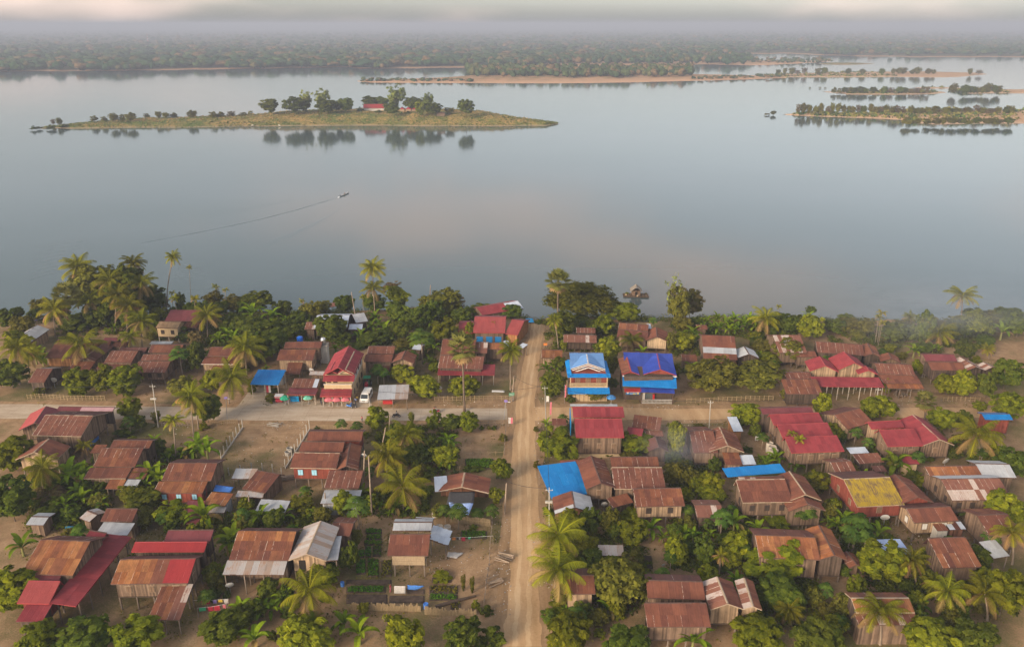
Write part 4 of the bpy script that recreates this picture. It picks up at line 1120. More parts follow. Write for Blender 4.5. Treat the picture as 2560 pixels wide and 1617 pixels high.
H('pen_roof', 'low sagging tin pen roof in the middle of the orchard', 'shed', 'the sagging tin pen').shed('C4', (1045, 795), (1342, 800), (928, 668), 1.6, ['tin', 'rusty_tin'] and 'rusty_tin', pitch=0.08)
h = H('palm_house', 'rust roofed house with tan wall partly behind the tall coconut palm', short='the rust roof behind the tall palm')
h.gx('C4', (640, 1250), (1000, 1250), (700, 1030), 3.8, 'rust', 'dark', wall='tan', floor=0.6)
mb = MB(); q = atc('C4', (940, 1440)) - h.off; mb.cbox(q, 3.0, 1.6, 0.7); mb.build('bench', WM['wood'], h.root)
h = H('big_maroon_house', 'big plain brown roofed house in two ranges at the bottom edge', short='the big plain brown roof')
h.gx('C4', (1625, 1300), ('C5', 405, 1320), (1612, 1090), 4.8, 'brown', 'dark', wall='wood', floor=2.0, back=1.0)
h.gx('C4', (1620, 1640), ('C5', 470, 1640), (1630, 1362), 4.6, 'brown', 'dark', wall='wood', floor=2.0, back=0.3)
h = H('twin_gable_house', 'weathered house with two side by side rust and white striped gables', short='the twin striped gables')
h.gy('C5', (468, 1438), (860, 1432), (578, 1048), 4.8, 'mixed', 'brown', wall='tan', floor=1.6, trim=TRIM_L)
h.gy('C5', (858, 1432), (1078, 1442), (850, 1062), 4.8, 'mixed', 'rust', wall='tan', floor=1.6, trim=TRIM_L)
h = H('amber_roof_house', 'amber rust roofed house with a side gable behind a broad mango tree', short='the amber rust roof')
h.gx('C5', (1045, 815), (1775, 848), (1008, 552), 4.8, 'orange', 'brown', wall='wood', floor=1.2)
h.gy('C5', (1772, 842), ('C6', 192, 852), (1735, 435), 4.8, 'orange', wall='dark', floor=1.2)
H('rust_patch_hut', 'small rusty hut with a pale patched sheet below the amber roof', 'hut').gy('C6', (215, 940), (385, 930), (290, 740), 2.8, 'rust', wall='wood')
h = H('yellow_moss_house', 'red plank house with a mossy yellow roof', short='the mossy yellow roof')
h.gx('C6', (310, 218), (872, 192), ('B6', 205, 1315), 4.4, 'yellow', 'dark', wall='redwood', floor=2.0, trim=TRIM_L, win=(1, 'wood'))
h.gy('C6', (820, 185), (1212, 165), ('B6', 800, 1255), 4.4, 'brown', wall='redwood', floor=1.8)
h = H('far_striped_house', 'long plank house with rust top roof and white striped lower roof', short='the long white striped roof')
h.gx('C6', (1440, 143), (2150, 132), ('B6', 1345, 1315), 4.4, 'mixed', 'tin', wall='wood', floor=1.8, win=(4, 'dark'))
h.gx('B6', (1170, 1278), (1790, 1268), (1112, 1165), 5.0, 'orange', 'brown', wall='wood', floor=1.8, back=0.3)
h.gx('B6', (1790, 1290), (2200, 1300), (1700, 1130), 4.8, 'tin', wall='wood', floor=1.8)
h = H('pink_porch_house', 'small brown roofed house with pink panel wall and a white rust-topped annex', short='the brown roof with the white annex')
h.gx('C6', (985, 408), (1512, 382), (912, 238), 4.0, 'brown', 'dark', wall='tan', floor=1.6, win=(2, 'white'))
h.shed('C6', (1265, 502), (1392, 498), (1212, 420), 3.0, 'brown', wall='white', pitch=0.15, inset=0.05)
h.shed('C6', (1412, 492), (1602, 482), (1368, 400), 2.8, ('cols', [('new_tin', 0.3), ('rust', 0.65), ('new_tin', 1)]), wall='rustwall')
h = H('white_tarp_shelter', 'shelter covered by crumpled pale blue and white tarpaulin sheets', 'shelter', 'the pale tarpaulin shelter')
h.shed('C6', (600, 800), (955, 790), (480, 612), 2.4, 'tarp_pale', pitch=0.06)
h.shed('C6', (760, 868), (905, 872), (740, 800), 1.9, 'new_tin', pitch=0.2)
h = H('slanted_rust_barn', 'tall rust roof sloping over an open barn with firewood below', 'barn', 'the slanted rust barn')
h.gx('C6', (1330, 945), (1790, 930), (1172, 592), 3.8, 'rust', 'dark', wall='wood', floor=1.2, back=0.2)
h = H('edge_plank_house', 'grey plank house with shallow rust roof at the orchard edge', short='the grey plank house at the orchard edge')
h.gx('C6', (1880, 560), (2250, 545), (1652, 322), 4.2, 'rust', wall='wood', floor=1.2)
h.shed('C6', (1930, 830), (2120, 800), (1740, 640), 2.6, 'tin')
h = H('streaked_rust_house', 'wide streaked rust roof with pale tin front strip', short='the wide streaked rust roof')
h.gx('C6', (300, 1472), (992, 1472), (266, 1302), 4.6, 'orange', 'rust', wall='dark', floor=1.6, trim=TRIM_L)
h.shed('C6', (330, 1620), (1060, 1620), (310, 1478), 3.6, 'mixed', wall='wood')
# ---- nearest rows
h = H('red_wing_house', 'big rust house with a long red side roof and salmon front roof', short='the rust house with the long red side roof')
h.gx('C1', (-120, 1012), (492, 1032), (30, 608), 5.4, 'orange', 'rust', wall='wood', floor=2.2, back=0.7)
h.gx('C1', (-150, 1090), (330, 1092), (-100, 1012), 4.8, 'maroon', 'maroon', wall=None, back=0.4)
h.gx('C1', (-170, 1362), (212, 1368), (-120, 1098), 4.4, 'salmon', 'red', wall='redwood', floor=1.8, trim=TRIM_R, back=0.2)
h.shed('C1', (-180, 1580), (130, 1580), (-160, 1368), 3.6, 'red', wall='dark', pitch=0.2)
A0 = atc('C1', (215, 1352), 4.4); A1 = atc('C1', (530, 1400), 3.9); B0 = atc('C1', (912, 555), 4.4); B1 = atc('C1', (1188, 576), 3.9)
mb = MB(); h.boards(mb, A1, B1); h.boards(mb, A0, A1); rf = mb.build('roof', TRIM_R, h.root)
h.sheets(rf, A1, B1 - A1, (A0 + B0) / 2 - (A1 + B1) / 2, 'red')
h.posts(A1 + (A0 - A1) * 0.12 + (B1 - A1) * 0.08, (B1 - A1) * 0.86, Vector((0, 0, 0)), 6, 1, 0, 3.85, POST_W, 0.15)
h.posts(A0 + (A1 - A0) * 0.15 + (B0 - A0) * 0.05, (B0 - A0) * 0.9, Vector((0, 0, 0)), 5, 1, 0, 4.2, POST_W, 0.15)
h.gx('C1', (585, 655), (785, 690), (722, 502), 4.6, 'red', wall=None, back=0.1)
h = H('red_corner_house', 'stilt house with rust roof ending in a bright red corner', short='the rust roof with the bright red corner')
h.gx('C1', (945, 1135), (1862, 1122), (1062, 845), 5.0, ('cols', [('orange', 0.48), ('brown', 0.64), ('bright', 1)]), 'dark', wall='wood', floor=2.4, win=(3, 'wood'), back=0.7)
h.gx('C1', (1190, 752), ('C2', 152, 748), (1232, 640), 5.4, 'bright', 'red', wall='dark', floor=2.2, trim=TRIM_R, back=0.4)
h.gx('C1', (1580, 632), ('C2', 222, 628), (1662, 497), 5.2, 'maroon', wall='dark', floor=2.2, back=0.4)
h.shed('C1', (1385, 1560), (1765, 1560), (1545, 1135), 2.6, ('cols', [('rust', 0.7), ('mixed', 1)]), pitch=0.28)
h = H('grey_front_shed', 'shed with brown upper roof and grey tin lower roof below the bamboo', 'shed', 'the brown and grey tin shed')
h.gx('C1', (825, 388), (1200, 392), (872, 240), 3.6, 'brown', wall='wood', back=0.3)
h.shed('C1', (770, 540), (1140, 560), (832, 395), 2.8, 'tin')
H('patched_hut', 'tiny hut with patched tin and rust gable amid banana plants', 'hut', 'the tiny patched hut').gx('C1', (575, 350), (690, 398), (635, 250), 2.8, ['rust'] and 'rusty_tin', wall='wood', pitch=0.3)
H('edge_tin_shed', 'grey tin shed hidden in the thicket by the red winged house', 'shed').gx('C1', (-60, 432), (145, 436), (-20, 335), 2.6, 'tin', wall='wood', pitch=0.25)
h = H('tin_gable_house', 'broad rust house with zinc porch joined to a pale tin gable', short='the rust house with the pale tin gable')
h.gx('C2', (450, 845), (1158, 852), (572, 508), 4.6, ('rows', ['rust', 'rust', 'orange']), 'dark', wall='wood', floor=1.0, back=0.7)
h.shed('C2', (375, 1022), (1097, 1024), (452, 850), 3.7, 'rusty_tin', pitch=0.3, wall=None)
h.gy('C2', (1158, 852), (1602, 860), (1488, 385), 4.8, 'rusty_tin', wall='tan', floor=2.2, trim=TRIM_L)
g = h.geom
pd = g['P0'] + g['u'] * 1.7 + g['v'] * 0.9
h.door(pd, g['u'], -g['v'], 2.25, 1.0, 1.9, DARK_IN)
h.stairs(pd - g['v'] * 1.75, g['v'], 2.25, 1.0, 8)
h.shed('C2', (1565, 862), (1740, 852), (1660, 575), 4.0, 'tin', posts=True, pitch=0.05)
h.gx('C2', (1640, 552), (1882, 566), (1550, 392), 4.0, 'striped', wall='wood', floor=1.4, pitch=0.3)
h = H('grey_lean_to', 'grey corrugated lean-to above the banana clumps', 'shed').shed('C2', (760, 268), (1112, 286), (792, 128), 2.4, 'tin', pitch=0.15)
h = H('garden_house', 'stilt house with rust front roof and pale horizontal boards above vegetable beds', short='the pale boarded house in the vegetable garden')
h.gx('C3', (430, 795), (912, 797), (465, 545), 4.7, 'brown', wall=None, pitch=0.36, back=0.25)
g = h.geom
# pale boards laid level, each board a part
bb = g['P0'] + g['u'] * 0.6 + g['v'] * 0.5
for k in range(6):
    z0 = 2.55 + k * 0.36
    q = bb - h.off + g['u'] * (g['w'] - 1.2) / 2
    box_part('board', WM['light'], h.root, frame_mat((q.x, q.y, z0), g['u'] * (g['w'] - 1.2), g['v'] * (0.05 + 0.02 * (k % 2)), ZV * 0.34))
h.body(g['P0'] + g['v'] * 0.3, g['u'], g['v'], g['w'], g['d'] - 0.3, 2.5, 4.6, g['zr'] - 0.4, 'X', 'light', None, None, True, inset=0.7)
h.gx('C3', (492, 500), (950, 500), (520, 402), 4.6, 'tin', wall=None, pitch=0.26, back=0.9)
h.shed('C3', (770, 352), (985, 362), (775, 340), 3.6, 'tin', posts=True)
A0 = atc('C3', (922, 602), 3.0); A1 = atc('C3', (1146, 680), 2.7); B0 = atc('C3', (962, 437), 3.4); B1 = atc('C3', (1172, 512), 3.2)
mb = MB(); h.boards(mb, A0, A1); rf = mb.build('roof', TRIM_D, h.root)
h.sheets(rf, A0, A1 - A0, (B0 + B1) / 2 - (A0 + A1) / 2, 'new_tin')
h.posts(A0 + (A1 - A0) * 0.1, (A1 - A0) * 0.8, (B0 - A0) * 0.8, 2, 2, 0, 2.7, POST_W, 0.2)
# ================================================================== blue house with balcony
def rail(h, P, u, w, z, mat, name='balcony_rail', hgt=0.8):
    mb = MB(); q = P - h.off
    mb.box(Vector((q.x, q.y, z + hgt - 0.12)), u * w, Vector((-u.y, u.x, 0)) * 0.14, ZV * 0.12)
    mb.box(Vector((q.x, q.y, z)), u * w, Vector((-u.y, u.x, 0)) * 0.14, ZV * 0.1)
    n = int(w / 0.3)
    for i in range(n + 1):
        mb.box(Vector((q.x, q.y, z)) + u * (w - 0.12) * i / n, u * 0.12, Vector((-u.y, u.x, 0)) * 0.1, ZV * (hgt - 0.05))
    return mb.build(name, mat, h.root)

def blk(h, P, u, w, v, d, z0, z1, mat, name):
    mb = MB(); q = P - h.off
    mb.box(Vector((q.x, q.y, z0)), u * w, v * d, ZV * (z1 - z0))
    return mb.build(name, mat, h.root)

h = H('blue_balcony_house', 'two storey cream house with faded blue gable roof and bright blue awnings', short='the two storey blue roofed house')
P0 = atc('B4', (690, 392)); P1 = atc('B4', (1135, 392)); u = (P1 - P0).normalized(); w = (P1 - P0).length; v = Vector((-u.y, u.x, 0)); d = 8.5
h.base(P0 + u * w / 2 + v * d / 2)
blk(h, P0, u, w, v, d, 0, 3.5, WM['cream'], 'ground_floor')
blk(h, P0 + v * 1.3 + u * 0.05, u, w - 0.1, v, d - 1.4, 3.74, 6.5, WM['redwood'], 'upper_wall')
blk(h, P0 - v * 0.25 - u * 0.1, u, w + 0.2, v, d + 0.3, 3.5, 3.73, WM['cream'], 'floor_slab')
rail(h, P0 - v * 0.1, u, w, 3.73, WM['cream'])
for i in range(9):                               # street gate bars
    q = P0 + u * (0.4 + i * (w - 0.8) / 8) - v * 0.03 - h.off
    box_part('gate_bar', TRIM_D, h.root, frame_mat((q.x, q.y, 0.05), u * 0.09, v * 0.05, ZV * 2.5))
for f in (0.0, 1.0):
    q = P0 + u * (0.12 + f * (w - 0.24)) - h.off
    box_part('column', WM['cream'], h.root, frame_mat((q.x, q.y, 3.74), u * 0.22, v * 0.22, ZV * 2.7))
for f in (0.22, 0.5, 0.78): h.window(P0 + u * w * f + v * 1.28, u, -v, 4.1, 1.1, 1.7, 'wood')
# lower awning
A0 = P0 - u * 0.5 - v * 1.7 + ZV * 2.75; A1 = P1 + u * 0.4 - v * 1.7 + ZV * 2.75
mb = MB(); h.boards(mb, A0, A1); rf = mb.build('roof', TRIM_B, h.root)
h.sheets(rf, A0, A1 - A0, v * 1.65 + ZV * 0.75, 'blue')
# skirt roof on three sides
E0 = P0 - u * 0.55 - v * 0.55; E1 = P1 + u * 0.55 - v * 0.55
mb = MB(); h.boards(mb, E0 + ZV * 6.25, E1 + ZV * 6.25); rf = mb.build('roof', TRIM_B, h.root)
h.sheets(rf, E0 + ZV * 6.25, E1 - E0, v * 0.95 + ZV * 0.42, 'blue')
h.sheets(rf, E0 + v * (d + 0.6) + ZV * 6.27, -v * (d + 0.6), u * 0.95 + ZV * 0.42, 'blue')
h.sheets(rf, E1 + ZV * 6.27, v * (d + 0.6), -u * 0.95 + ZV * 0.42, 'blue')
# main roof: ridge across with a full width gable to the street
h.gy('A4', (706, 1434), (1119, 1438), (910, 1262), 6.75, 'steel', pitch=0.36, wall='redwood', floor=6.5, trim=TRIM_W, posts=False, over=0.3)
h.gx('A4', (708, 1425), (1116, 1428), (706, 1243), 6.78, 'steel', pitch=0.19, wall=None, back=0.5)
g = h.geom
mb = MB()
for k in (0.0, 0.55):                            # doubled white barge boards
    Q0 = atc('A4', (706, 1434), 6.75) - v * (0.3 + k) - ZV * (0.25 + k * 0.6); Q1 = atc('A4', (1119, 1438), 6.75) - v * (0.3 + k) - ZV * (0.25 + k * 0.6)
    ap = (Q0 + Q1) / 2 + ZV * 0.36 * (Q1 - Q0).length / 2
    h.boards(mb, Q0, ap, 0.1, 0.22); h.boards(mb, Q1, ap, 0.1, 0.22)
mb.build('barge_board', TRIM_W, h.root)

# ================================================================== deep blue shop house
h = H('deep_blue_shop_house', 'shop house with deep blue double gabled roof and broad cyan awning', 'shop', 'the deep blue roofed shop')
P0 = atc('B4', (1345, 420)); P1 = atc('B4', (1922, 424)); u = (P1 - P0).normalized(); w = (P1 - P0).length; v = Vector((-u.y, u.x, 0)); d = 10
h.base(P0 + u * w / 2 + v * d / 2)
blk(h, P0 + v * 2.2, u, w, v, d - 2.2, 0, 5.6, WM['dark'], 'shop_wall')  # dark planks paint in the shade of the shop interior
blk(h, P0 + v * 2.1 + u * 3.9, u, 3.0, v, 0.08, 0.3, 2.3, plain_mat('shop_glass', (0.12, 0.14, 0.14), 0.15, 0.2, spec=0.6), 'shop_window')
blk(h, P0 + v * 1.7 + u * 4.3, u, 0.5, v, 0.5, 0.02, 1.9, TRIM_W, 'fridge')
blk(h, P0 + v * 1.7 + u * 6.6, u, 0.4, v, 0.4, 0.02, 1.5, plain_mat('red_box', (0.45, 0.03, 0.03), 0.5), 'drinks_box')
blk(h, P0 + v * 2.0 + u * 7.2, u, 1.4, v, 0.08, 2.2, 2.5, plain_mat('yellow_board', (0.55, 0.40, 0.04), 0.6), 'name_board')
rail(h, P0 + u * 3.9, u, w - 4.0, 0.02, WM['white'], 'balustrade', 1.0)
for f in (3.75, w - 0.15):
    q = P0 + u * f - h.off
    box_part('post', TRIM_D, h.root, frame_mat((q.x, q.y, 0), u * 0.16, v * 0.16, ZV * 2.7))
h.gy('A4', (1572, 1498), (1964, 1512), (1722, 1255), 5.7, 'deep_blue', pitch=0.36, wall='redwood', floor=5.5, trim=TRIM_R, posts=False, over=0.3)
h.gy('A4', (1318, 1500), (1524, 1502), (1425, 1280), 5.7, 'rust', 'deep_blue', pitch=0.4, wall='redwood', floor=5.5, trim=TRIM_R, posts=False, over=0.3)
h.gx('A4', (1345, 1400), (1935, 1420), (1332, 1234), 5.75, 'deep_blue', pitch=0.2, wall=None, back=0.4)
h.shed('B4', (1325, 207), (1968, 237), (1326, 52), 4.1, 'blue', pitch=0.3, trim=TRIM_B, posts=False, colw=1.2)
mb = MB(); Q0 = atc('A4', (1322, 1506), 5.6); Q1 = atc('A4', (1966, 1516), 5.6); h.boards(mb, Q0 - v * 0.25, Q1 - v * 0.25, 0.1, 0.25); mb.build('fascia', TRIM_W, h.root)
h.shed('B4', (1538, 285), (1942, 302), (1540, 224), 2.8, 'deep_blue', pitch=0.3, posts=False)
# hanging shop sign between two posts with its own red roof
sg = H('shop_sign', 'blue shop sign with white lettering under a red roof beside the deep blue shop', 'sign')
S0 = atc('B4', (1356, 402)); S1 = atc('B4', (1522, 402)); su = (S1 - S0).normalized(); sw = (S1 - S0).length; sv = Vector((-su.y, su.x, 0))
sg.base((S0 + S1) / 2)
for q in (S0, S1):
    q = q - sg.off; box_part('post', TRIM_D, sg.root, frame_mat((q.x, q.y, 0), su * 0.14, sv * 0.14, ZV * 3.0))
blk(sg, S0 - sv * 0.1, su, sw, sv, 0.08, 1.9, 2.75, plain_mat('sign_blue', (0.02, 0.13, 0.33), 0.4, 0.1), 'sign_board')
mb = MB(); rg = random.Random(3)
q0 = S0 - sg.off - sv * 0.115
mb.lathe((0, 0, 0), [(0, 0)], 3) if False else None
for k in range(13):                              # rows of white characters and a round badge
    ww = rg.uniform(0.08, 0.2); mb.box(q0 + su * (0.85 + k * 0.17) + ZV * (2.32 + rg.uniform(-0.04, 0.04)), su * ww * 0.7, sv * 0.01, ZV * rg.uniform(0.12, 0.24))
for k in range(9): mb.box(q0 + su * (0.9 + k * 0.2) + ZV * 2.05, su * 0.13, sv * 0.01, ZV * 0.1)
mb.poly([q0 - sv * 0.005 + su * (0.42 + 0.24 * math.cos(a * math.pi / 6)) + ZV * (2.4 + 0.24 * math.sin(a * math.pi / 6)) for a in range(12)])
mb.build('lettering', TRIM_W, sg.root)
mb = MB(); mb.box(q0 + su * (sw * 0.52) + ZV * 1.96, su * 0.5, sv * 0.008, ZV * 0.22); mb.box(q0 + su * (sw * 0.80) + ZV * 2.0, su * 0.35, sv * 0.008, ZV * 0.3); mb.build('yellow_mark', plain_mat('sign_yellow', (0.6, 0.45, 0.05), 0.5), sg.root)
A0 = S0 - su * 0.35 - sv * 0.5 + ZV * 2.85; mb = MB(); sg.boards(mb, A0, A0 + su * (sw + 0.7)); rf = mb.build('roof', TRIM_R, sg.root)
sg.sheets(rf, A0, su * (sw + 0.7), sv * 1.1 + ZV * 0.3, 'bright')

# ================================================================== yellow two storey building
h = H('yellow_corner_building', 'two storey cream yellow building with red gabled roof and pink umbrellas in front', 'house', 'the cream yellow two storey building')
P0 = atc('B2', (1600, 405)); P1 = atc('B2', (1922, 405)); u = (P1 - P0).normalized(); w = (P1 - P0).length; v = Vector((-u.y, u.x, 0)); d = 13.5
h.base(P0 + u * w / 2 + v * d / 2)
blk(h, P0, u, w, v, d, 0, 3.5, WM['cream'], 'ground_floor')
blk(h, P0 + v * 1.4, u, w, v, d - 1.4, 3.74, 6.6, WM['white'], 'upper_wall')
blk(h, P0 + v * 1.36 + u * 0.02, u, w - 0.04, v, 0.04, 3.74, 6.4, WM['cream'], 'front_wall')
blk(h, P0 - v * 0.3 - u * 0.1, u, w + 0.2, v, d + 0.4, 3.5, 3.72, WM['cream'], 'floor_slab')
blk(h, P0 - v * 0.3, u, w, v, 0.14, 3.72, 4.5, WM['cream'], 'balcony_wall')
blk(h, P0 - v * 0.36 - u * 0.1, u, w + 0.2, v, 0.26, 4.5, 4.62, TRIM_W, 'balcony_coping')
for f in (0.12, 0.36): h.window(P0 + u * w * f + v * 1.36, u, -v, 4.2, 1.0, 1.9, 'dark')
for k in range(4): 
    q = P0 + u * (w * 0.58 + k * 0.55) + v * 1.33 - h.off
    box_part('vent_opening', DARK_IN, h.root, frame_mat((q.x, q.y, 5.6), u * 0.34, v * 0.06, ZV * 0.35))
for f in (0.03, 0.33, 0.66, 0.97):
    q = P0 + u * w * f - v * 0.2 - h.off
    box_part('column', WM['orangewall'] if f in (0.03, 0.97) else WM['cream'], h.root, frame_mat((q.x, q.y, 0), u * 0.3, v * 0.3, ZV * 3.5))
for k in range(4):                               # side windows along the alley
    h.window(P1 + v * (2.5 + k * 3.0), v, u, 4.4, 0.9, 1.2, 'dark'); h.window(P1 + v * (2.5 + k * 3.0), v, u, 1.0, 0.9, 1.3, 'dark')
A0 = P0 - u * 0.6 - v * 2.3 + ZV * 2.65; A1 = P1 + u * 0.15 - v * 2.3 + ZV * 2.65
mb = MB(); h.boards(mb, A0, A1, 0.08, 0.25); rf = mb.build('roof', TRIM_R, h.root)
h.sheets(rf, A0, A1 - A0, v * 2.25 + ZV * 0.85, 'red')
h.posts(P0 - v * 2.15, u * w, v * 0, 4, 1, 0, 2.6, POST_C, 0.16)
h.gy('B2', (1566, 84), (1934, 84), ('A2', 1868, 1165), 6.7, 'red', pitch=0.55, wall=None, trim=TRIM_R)
h.shed('B2', (1562, 152), (1932, 154), (1566, 84), 6.0, 'red', pitch=0.35, trim=TRIM_R, posts=False)
h.gy('B2', (1746, 62), (1928, 62), ('A2', 1812, 1225), 7.0, 'red', pitch=0.55, wall='cream', floor=6.6, trim=TRIM_L, posts=False, over=0.2)
h.gy('B2', (1576, 66), (1738, 66), ('A2', 1700, 1345), 6.9, 'red', pitch=0.6, wall='redwood', floor=6.6, trim=TRIM_R, posts=False, over=0.2)
# ================================================================== plants
def leaf_mat(name, dark, light, dry=None, trans=0.3):
    m, nt, out = new_mat('leaf_' + name); t = NT(nt)
    a = t.n('ShaderNodeAttribute', attribute_name='tint').outputs['Color']
    sx = t.n('ShaderNodeSeparateColor', {'Color': a})
    rnd = t.n('ShaderNodeObjectInfo').outputs['Random']
    c = t.mix(sx.outputs[0], dark, light)
    if dry: c = t.mix(t.math('GREATER_THAN', sx.outputs[1], 0.5), c, dry)
    c = t.mix(1.0, c, t.maprange(rnd, 0, 1, 0.75, 1.22), 'MULTIPLY')
    c = t.n('ShaderNodeHueSaturation', {'Color': c, 'Hue': t.maprange(t.math('FRACT', t.math('MULTIPLY', rnd, 7.7)), 0, 1, 0.485, 0.512)}).outputs[0]
    d = t.n('ShaderNodeBsdfDiffuse', {'Color': c}); tr = t.n('ShaderNodeBsdfTranslucent', {'Color': c})
    mx = t.n('ShaderNodeMixShader', {0: trans, 1: d.outputs[0], 2: tr.outputs[0]})
    nt.links.new(mx.outputs[0], out.inputs['Surface'])
    return m
LM = {
    'mango': leaf_mat('mango', (0.052, 0.074, 0.007), (0.255, 0.262, 0.014)),
    'dark': leaf_mat('dark', (0.032, 0.055, 0.008), (0.145, 0.170, 0.018)),
    'olive': leaf_mat('olive', (0.058, 0.062, 0.010), (0.215, 0.195, 0.027)),
    'rain': leaf_mat('rain', (0.040, 0.052, 0.007), (0.180, 0.178, 0.017)),
    'dry': leaf_mat('dry', (0.075, 0.055, 0.020), (0.21, 0.155, 0.060)),
    'pale': leaf_mat('pale', (0.08, 0.11, 0.025), (0.30, 0.35, 0.08)),
    'bamboo': leaf_mat('bamboo', (0.045, 0.060, 0.008), (0.205, 0.205, 0.018)),
    'banana': leaf_mat('banana', (0.030, 0.075, 0.006), (0.20, 0.28, 0.014), (0.30, 0.21, 0.07), 0.35),
    'palm': leaf_mat('palm', (0.038, 0.060, 0.006), (0.285, 0.262, 0.015), (0.30, 0.195, 0.075), 0.3),
    'fan': leaf_mat('fan', (0.045, 0.062, 0.013), (0.235, 0.225, 0.055), (0.28, 0.185, 0.085), 0.3),
    'papaya': leaf_mat('papaya', (0.025, 0.060, 0.010), (0.125, 0.185, 0.028)),
    'crop': leaf_mat('crop', (0.030, 0.10, 0.008), (0.13, 0.25, 0.020)),
}
BARK = wood_mat('bark', (0.17, 0.125, 0.09), tintlo=0.8, tinthi=1.2)
BARK_P = wood_mat('palm_bark', (0.27, 0.205, 0.15), tintlo=0.8, tinthi=1.2)

def leaf_quads(pos, nrm, size, tint, rgn, asp=1.7):
    """one quad per leaf: returns V (4n,3), F (n,4), col (n,3)"""
    n = len(pos)
    r = rgn.normal(size=(n, 3)); t1 = np.cross(nrm, r); t1 /= np.linalg.norm(t1, axis=1, keepdims=True) + 1e-9
    t2 = np.cross(nrm, t1); t2 /= np.linalg.norm(t2, axis=1, keepdims=True) + 1e-9
    s = np.asarray(size).reshape(-1, 1)
    a = t1 * s * asp / 2; b = t2 * s / 2
    V = np.stack([pos - a, pos + b, pos + a, pos - b], 1).reshape(-1, 3)   # pointed leaf shape
    F = np.arange(4 * n).reshape(n, 4)
    c = np.zeros((n, 3)); c[:, 0] = tint
    return V, F, c

def crown_mesh(seed, nclump, per, leaf, shape='round', gap=0.0):
    g = np.random.default_rng(seed)
    d = g.normal(size=(nclump * 3, 3)); d /= np.linalg.norm(d, axis=1, keepdims=True)
    lob = g.normal(size=(7, 3)); lob /= np.linalg.norm(lob, axis=1, keepdims=True)
    bump = 1 + 0.22 * np.max(d @ lob.T, axis=1) ** 3 - 0.12 * g.random(len(d))
    rad = g.random(len(d)) ** 0.45 * bump
    c = d * rad[:, None]
    if shape == 'round': c = c * [0.44, 0.44, 0.44]; c[:, 2] += 0.5
    elif shape == 'broad':
        c[:, 2] = np.abs(c[:, 2]); c = c * [0.47, 0.47, 0.62]; c[:, 2] += 0.32 - 0.55 * (c[:, 0] ** 2 + c[:, 1] ** 2)
    elif shape == 'shrub':
        c[:, 2] = np.abs(c[:, 2]); c = c * [0.45, 0.45, 0.85]; c[:, 2] += 0.05
    elif shape == 'vase':
        c = c * [0.42, 0.42, 0.5]; c[:, 2] += 0.5; f = 0.55 + 0.6 * np.clip(c[:, 2], 0, 1); c[:, 0] *= f; c[:, 1] *= f
    if gap: c = c[g.random(len(c)) > gap * 0.5 * (1 + np.sin(c[:, 0] * 17 + c[:, 2] * 13))]
    c = c[:nclump]; nclump = len(c)
    ctr = np.array([0, 0, 0.45])
    cr = (0.065 + 0.05 * g.random(nclump)) * (1.0 if shape != 'broad' else 0.9)
    P = np.repeat(c, per, 0); CR = np.repeat(cr, per)
    dv = g.normal(size=P.shape); dv /= np.linalg.norm(dv, axis=1, keepdims=True)
    dv[:, 2] = np.where(dv[:, 2] < -0.35, -dv[:, 2], dv[:, 2])
    pos = P + dv * (CR * g.random(len(CR)) ** 0.33)[:, None]
    outw = P - ctr; outw /= np.linalg.norm(outw, axis=1, keepdims=True) + 1e-6
    nrm = dv * 0.8 + outw * 0.5 + np.array([0, 0, 0.5]) + g.normal(size=P.shape) * 0.45
    nrm /= np.linalg.norm(nrm, axis=1, keepdims=True)
    tc = np.repeat(g.random(nclump), per)
    tint = np.clip(0.25 + 0.45 * tc + g.normal(0, 0.16, len(tc)), 0, 1)
    return leaf_quads(pos, nrm, leaf * g.uniform(0.7, 1.3, len(pos)), tint, g)

def mk(name, data, mat): return np_mesh(name, data[0], data[1], mat, False, data[2])
CROWNS = {}
def crowns(kind, specs):
    CROWNS[kind] = [mk('crown_' + kind, crown_mesh(*sp[:4], **sp[4]), LM[sp[5]]) for sp in specs]
crowns('mango', [(1, 95, 36, 0.085, {}, 'mango'), (2, 110, 34, 0.08, {}, 'mango'), (3, 90, 36, 0.09, {}, 'mango'), (4, 130, 40, 0.065, {'shape': 'vase'}, 'mango')])
crowns('dark', [(11, 100, 36, 0.080, {}, 'dark'), (12, 120, 36, 0.072, {}, 'dark'), (13, 90, 34, 0.085, {'shape': 'vase'}, 'dark')])
crowns('olive', [(21, 150, 36, 0.052, {'gap': 0.4}, 'olive'), (22, 170, 34, 0.050, {'gap': 0.3}, 'olive'), (23, 160, 36, 0.05, {'shape': 'vase', 'gap': 0.3}, 'olive')])
crowns('dry', [(31, 70, 22, 0.055, {'gap': 0.7}, 'dry'), (32, 80, 20, 0.055, {'gap': 0.6}, 'dry')])
crowns('bare', [(41, 45, 12, 0.035, {'gap': 0.9, 'shape': 'vase'}, 'pale')])
crowns('airy', [(51, 70, 26, 0.06, {'gap': 0.6, 'shape': 'vase'}, 'pale'), (52, 80, 24, 0.06, {'gap': 0.5, 'shape': 'vase'}, 'pale')])
crowns('broad', [(61, 420, 42, 0.030, {'shape': 'broad'}, 'rain'), (62, 300, 40, 0.036, {'shape': 'broad'}, 'mango')])
crowns('shrub', [(71, 45, 30, 0.12, {'shape': 'shrub'}, 'dark'), (72, 45, 30, 0.12, {'shape': 'shrub'}, 'mango'), (73, 45, 26, 0.11, {'shape': 'shrub'}, 'olive')])
crowns('bamboo', [(81, 130, 34, 0.060, {'shape': 'vase', 'gap': 0.3}, 'bamboo'), (82, 140, 34, 0.058, {'shape': 'vase', 'gap': 0.3}, 'bamboo')])

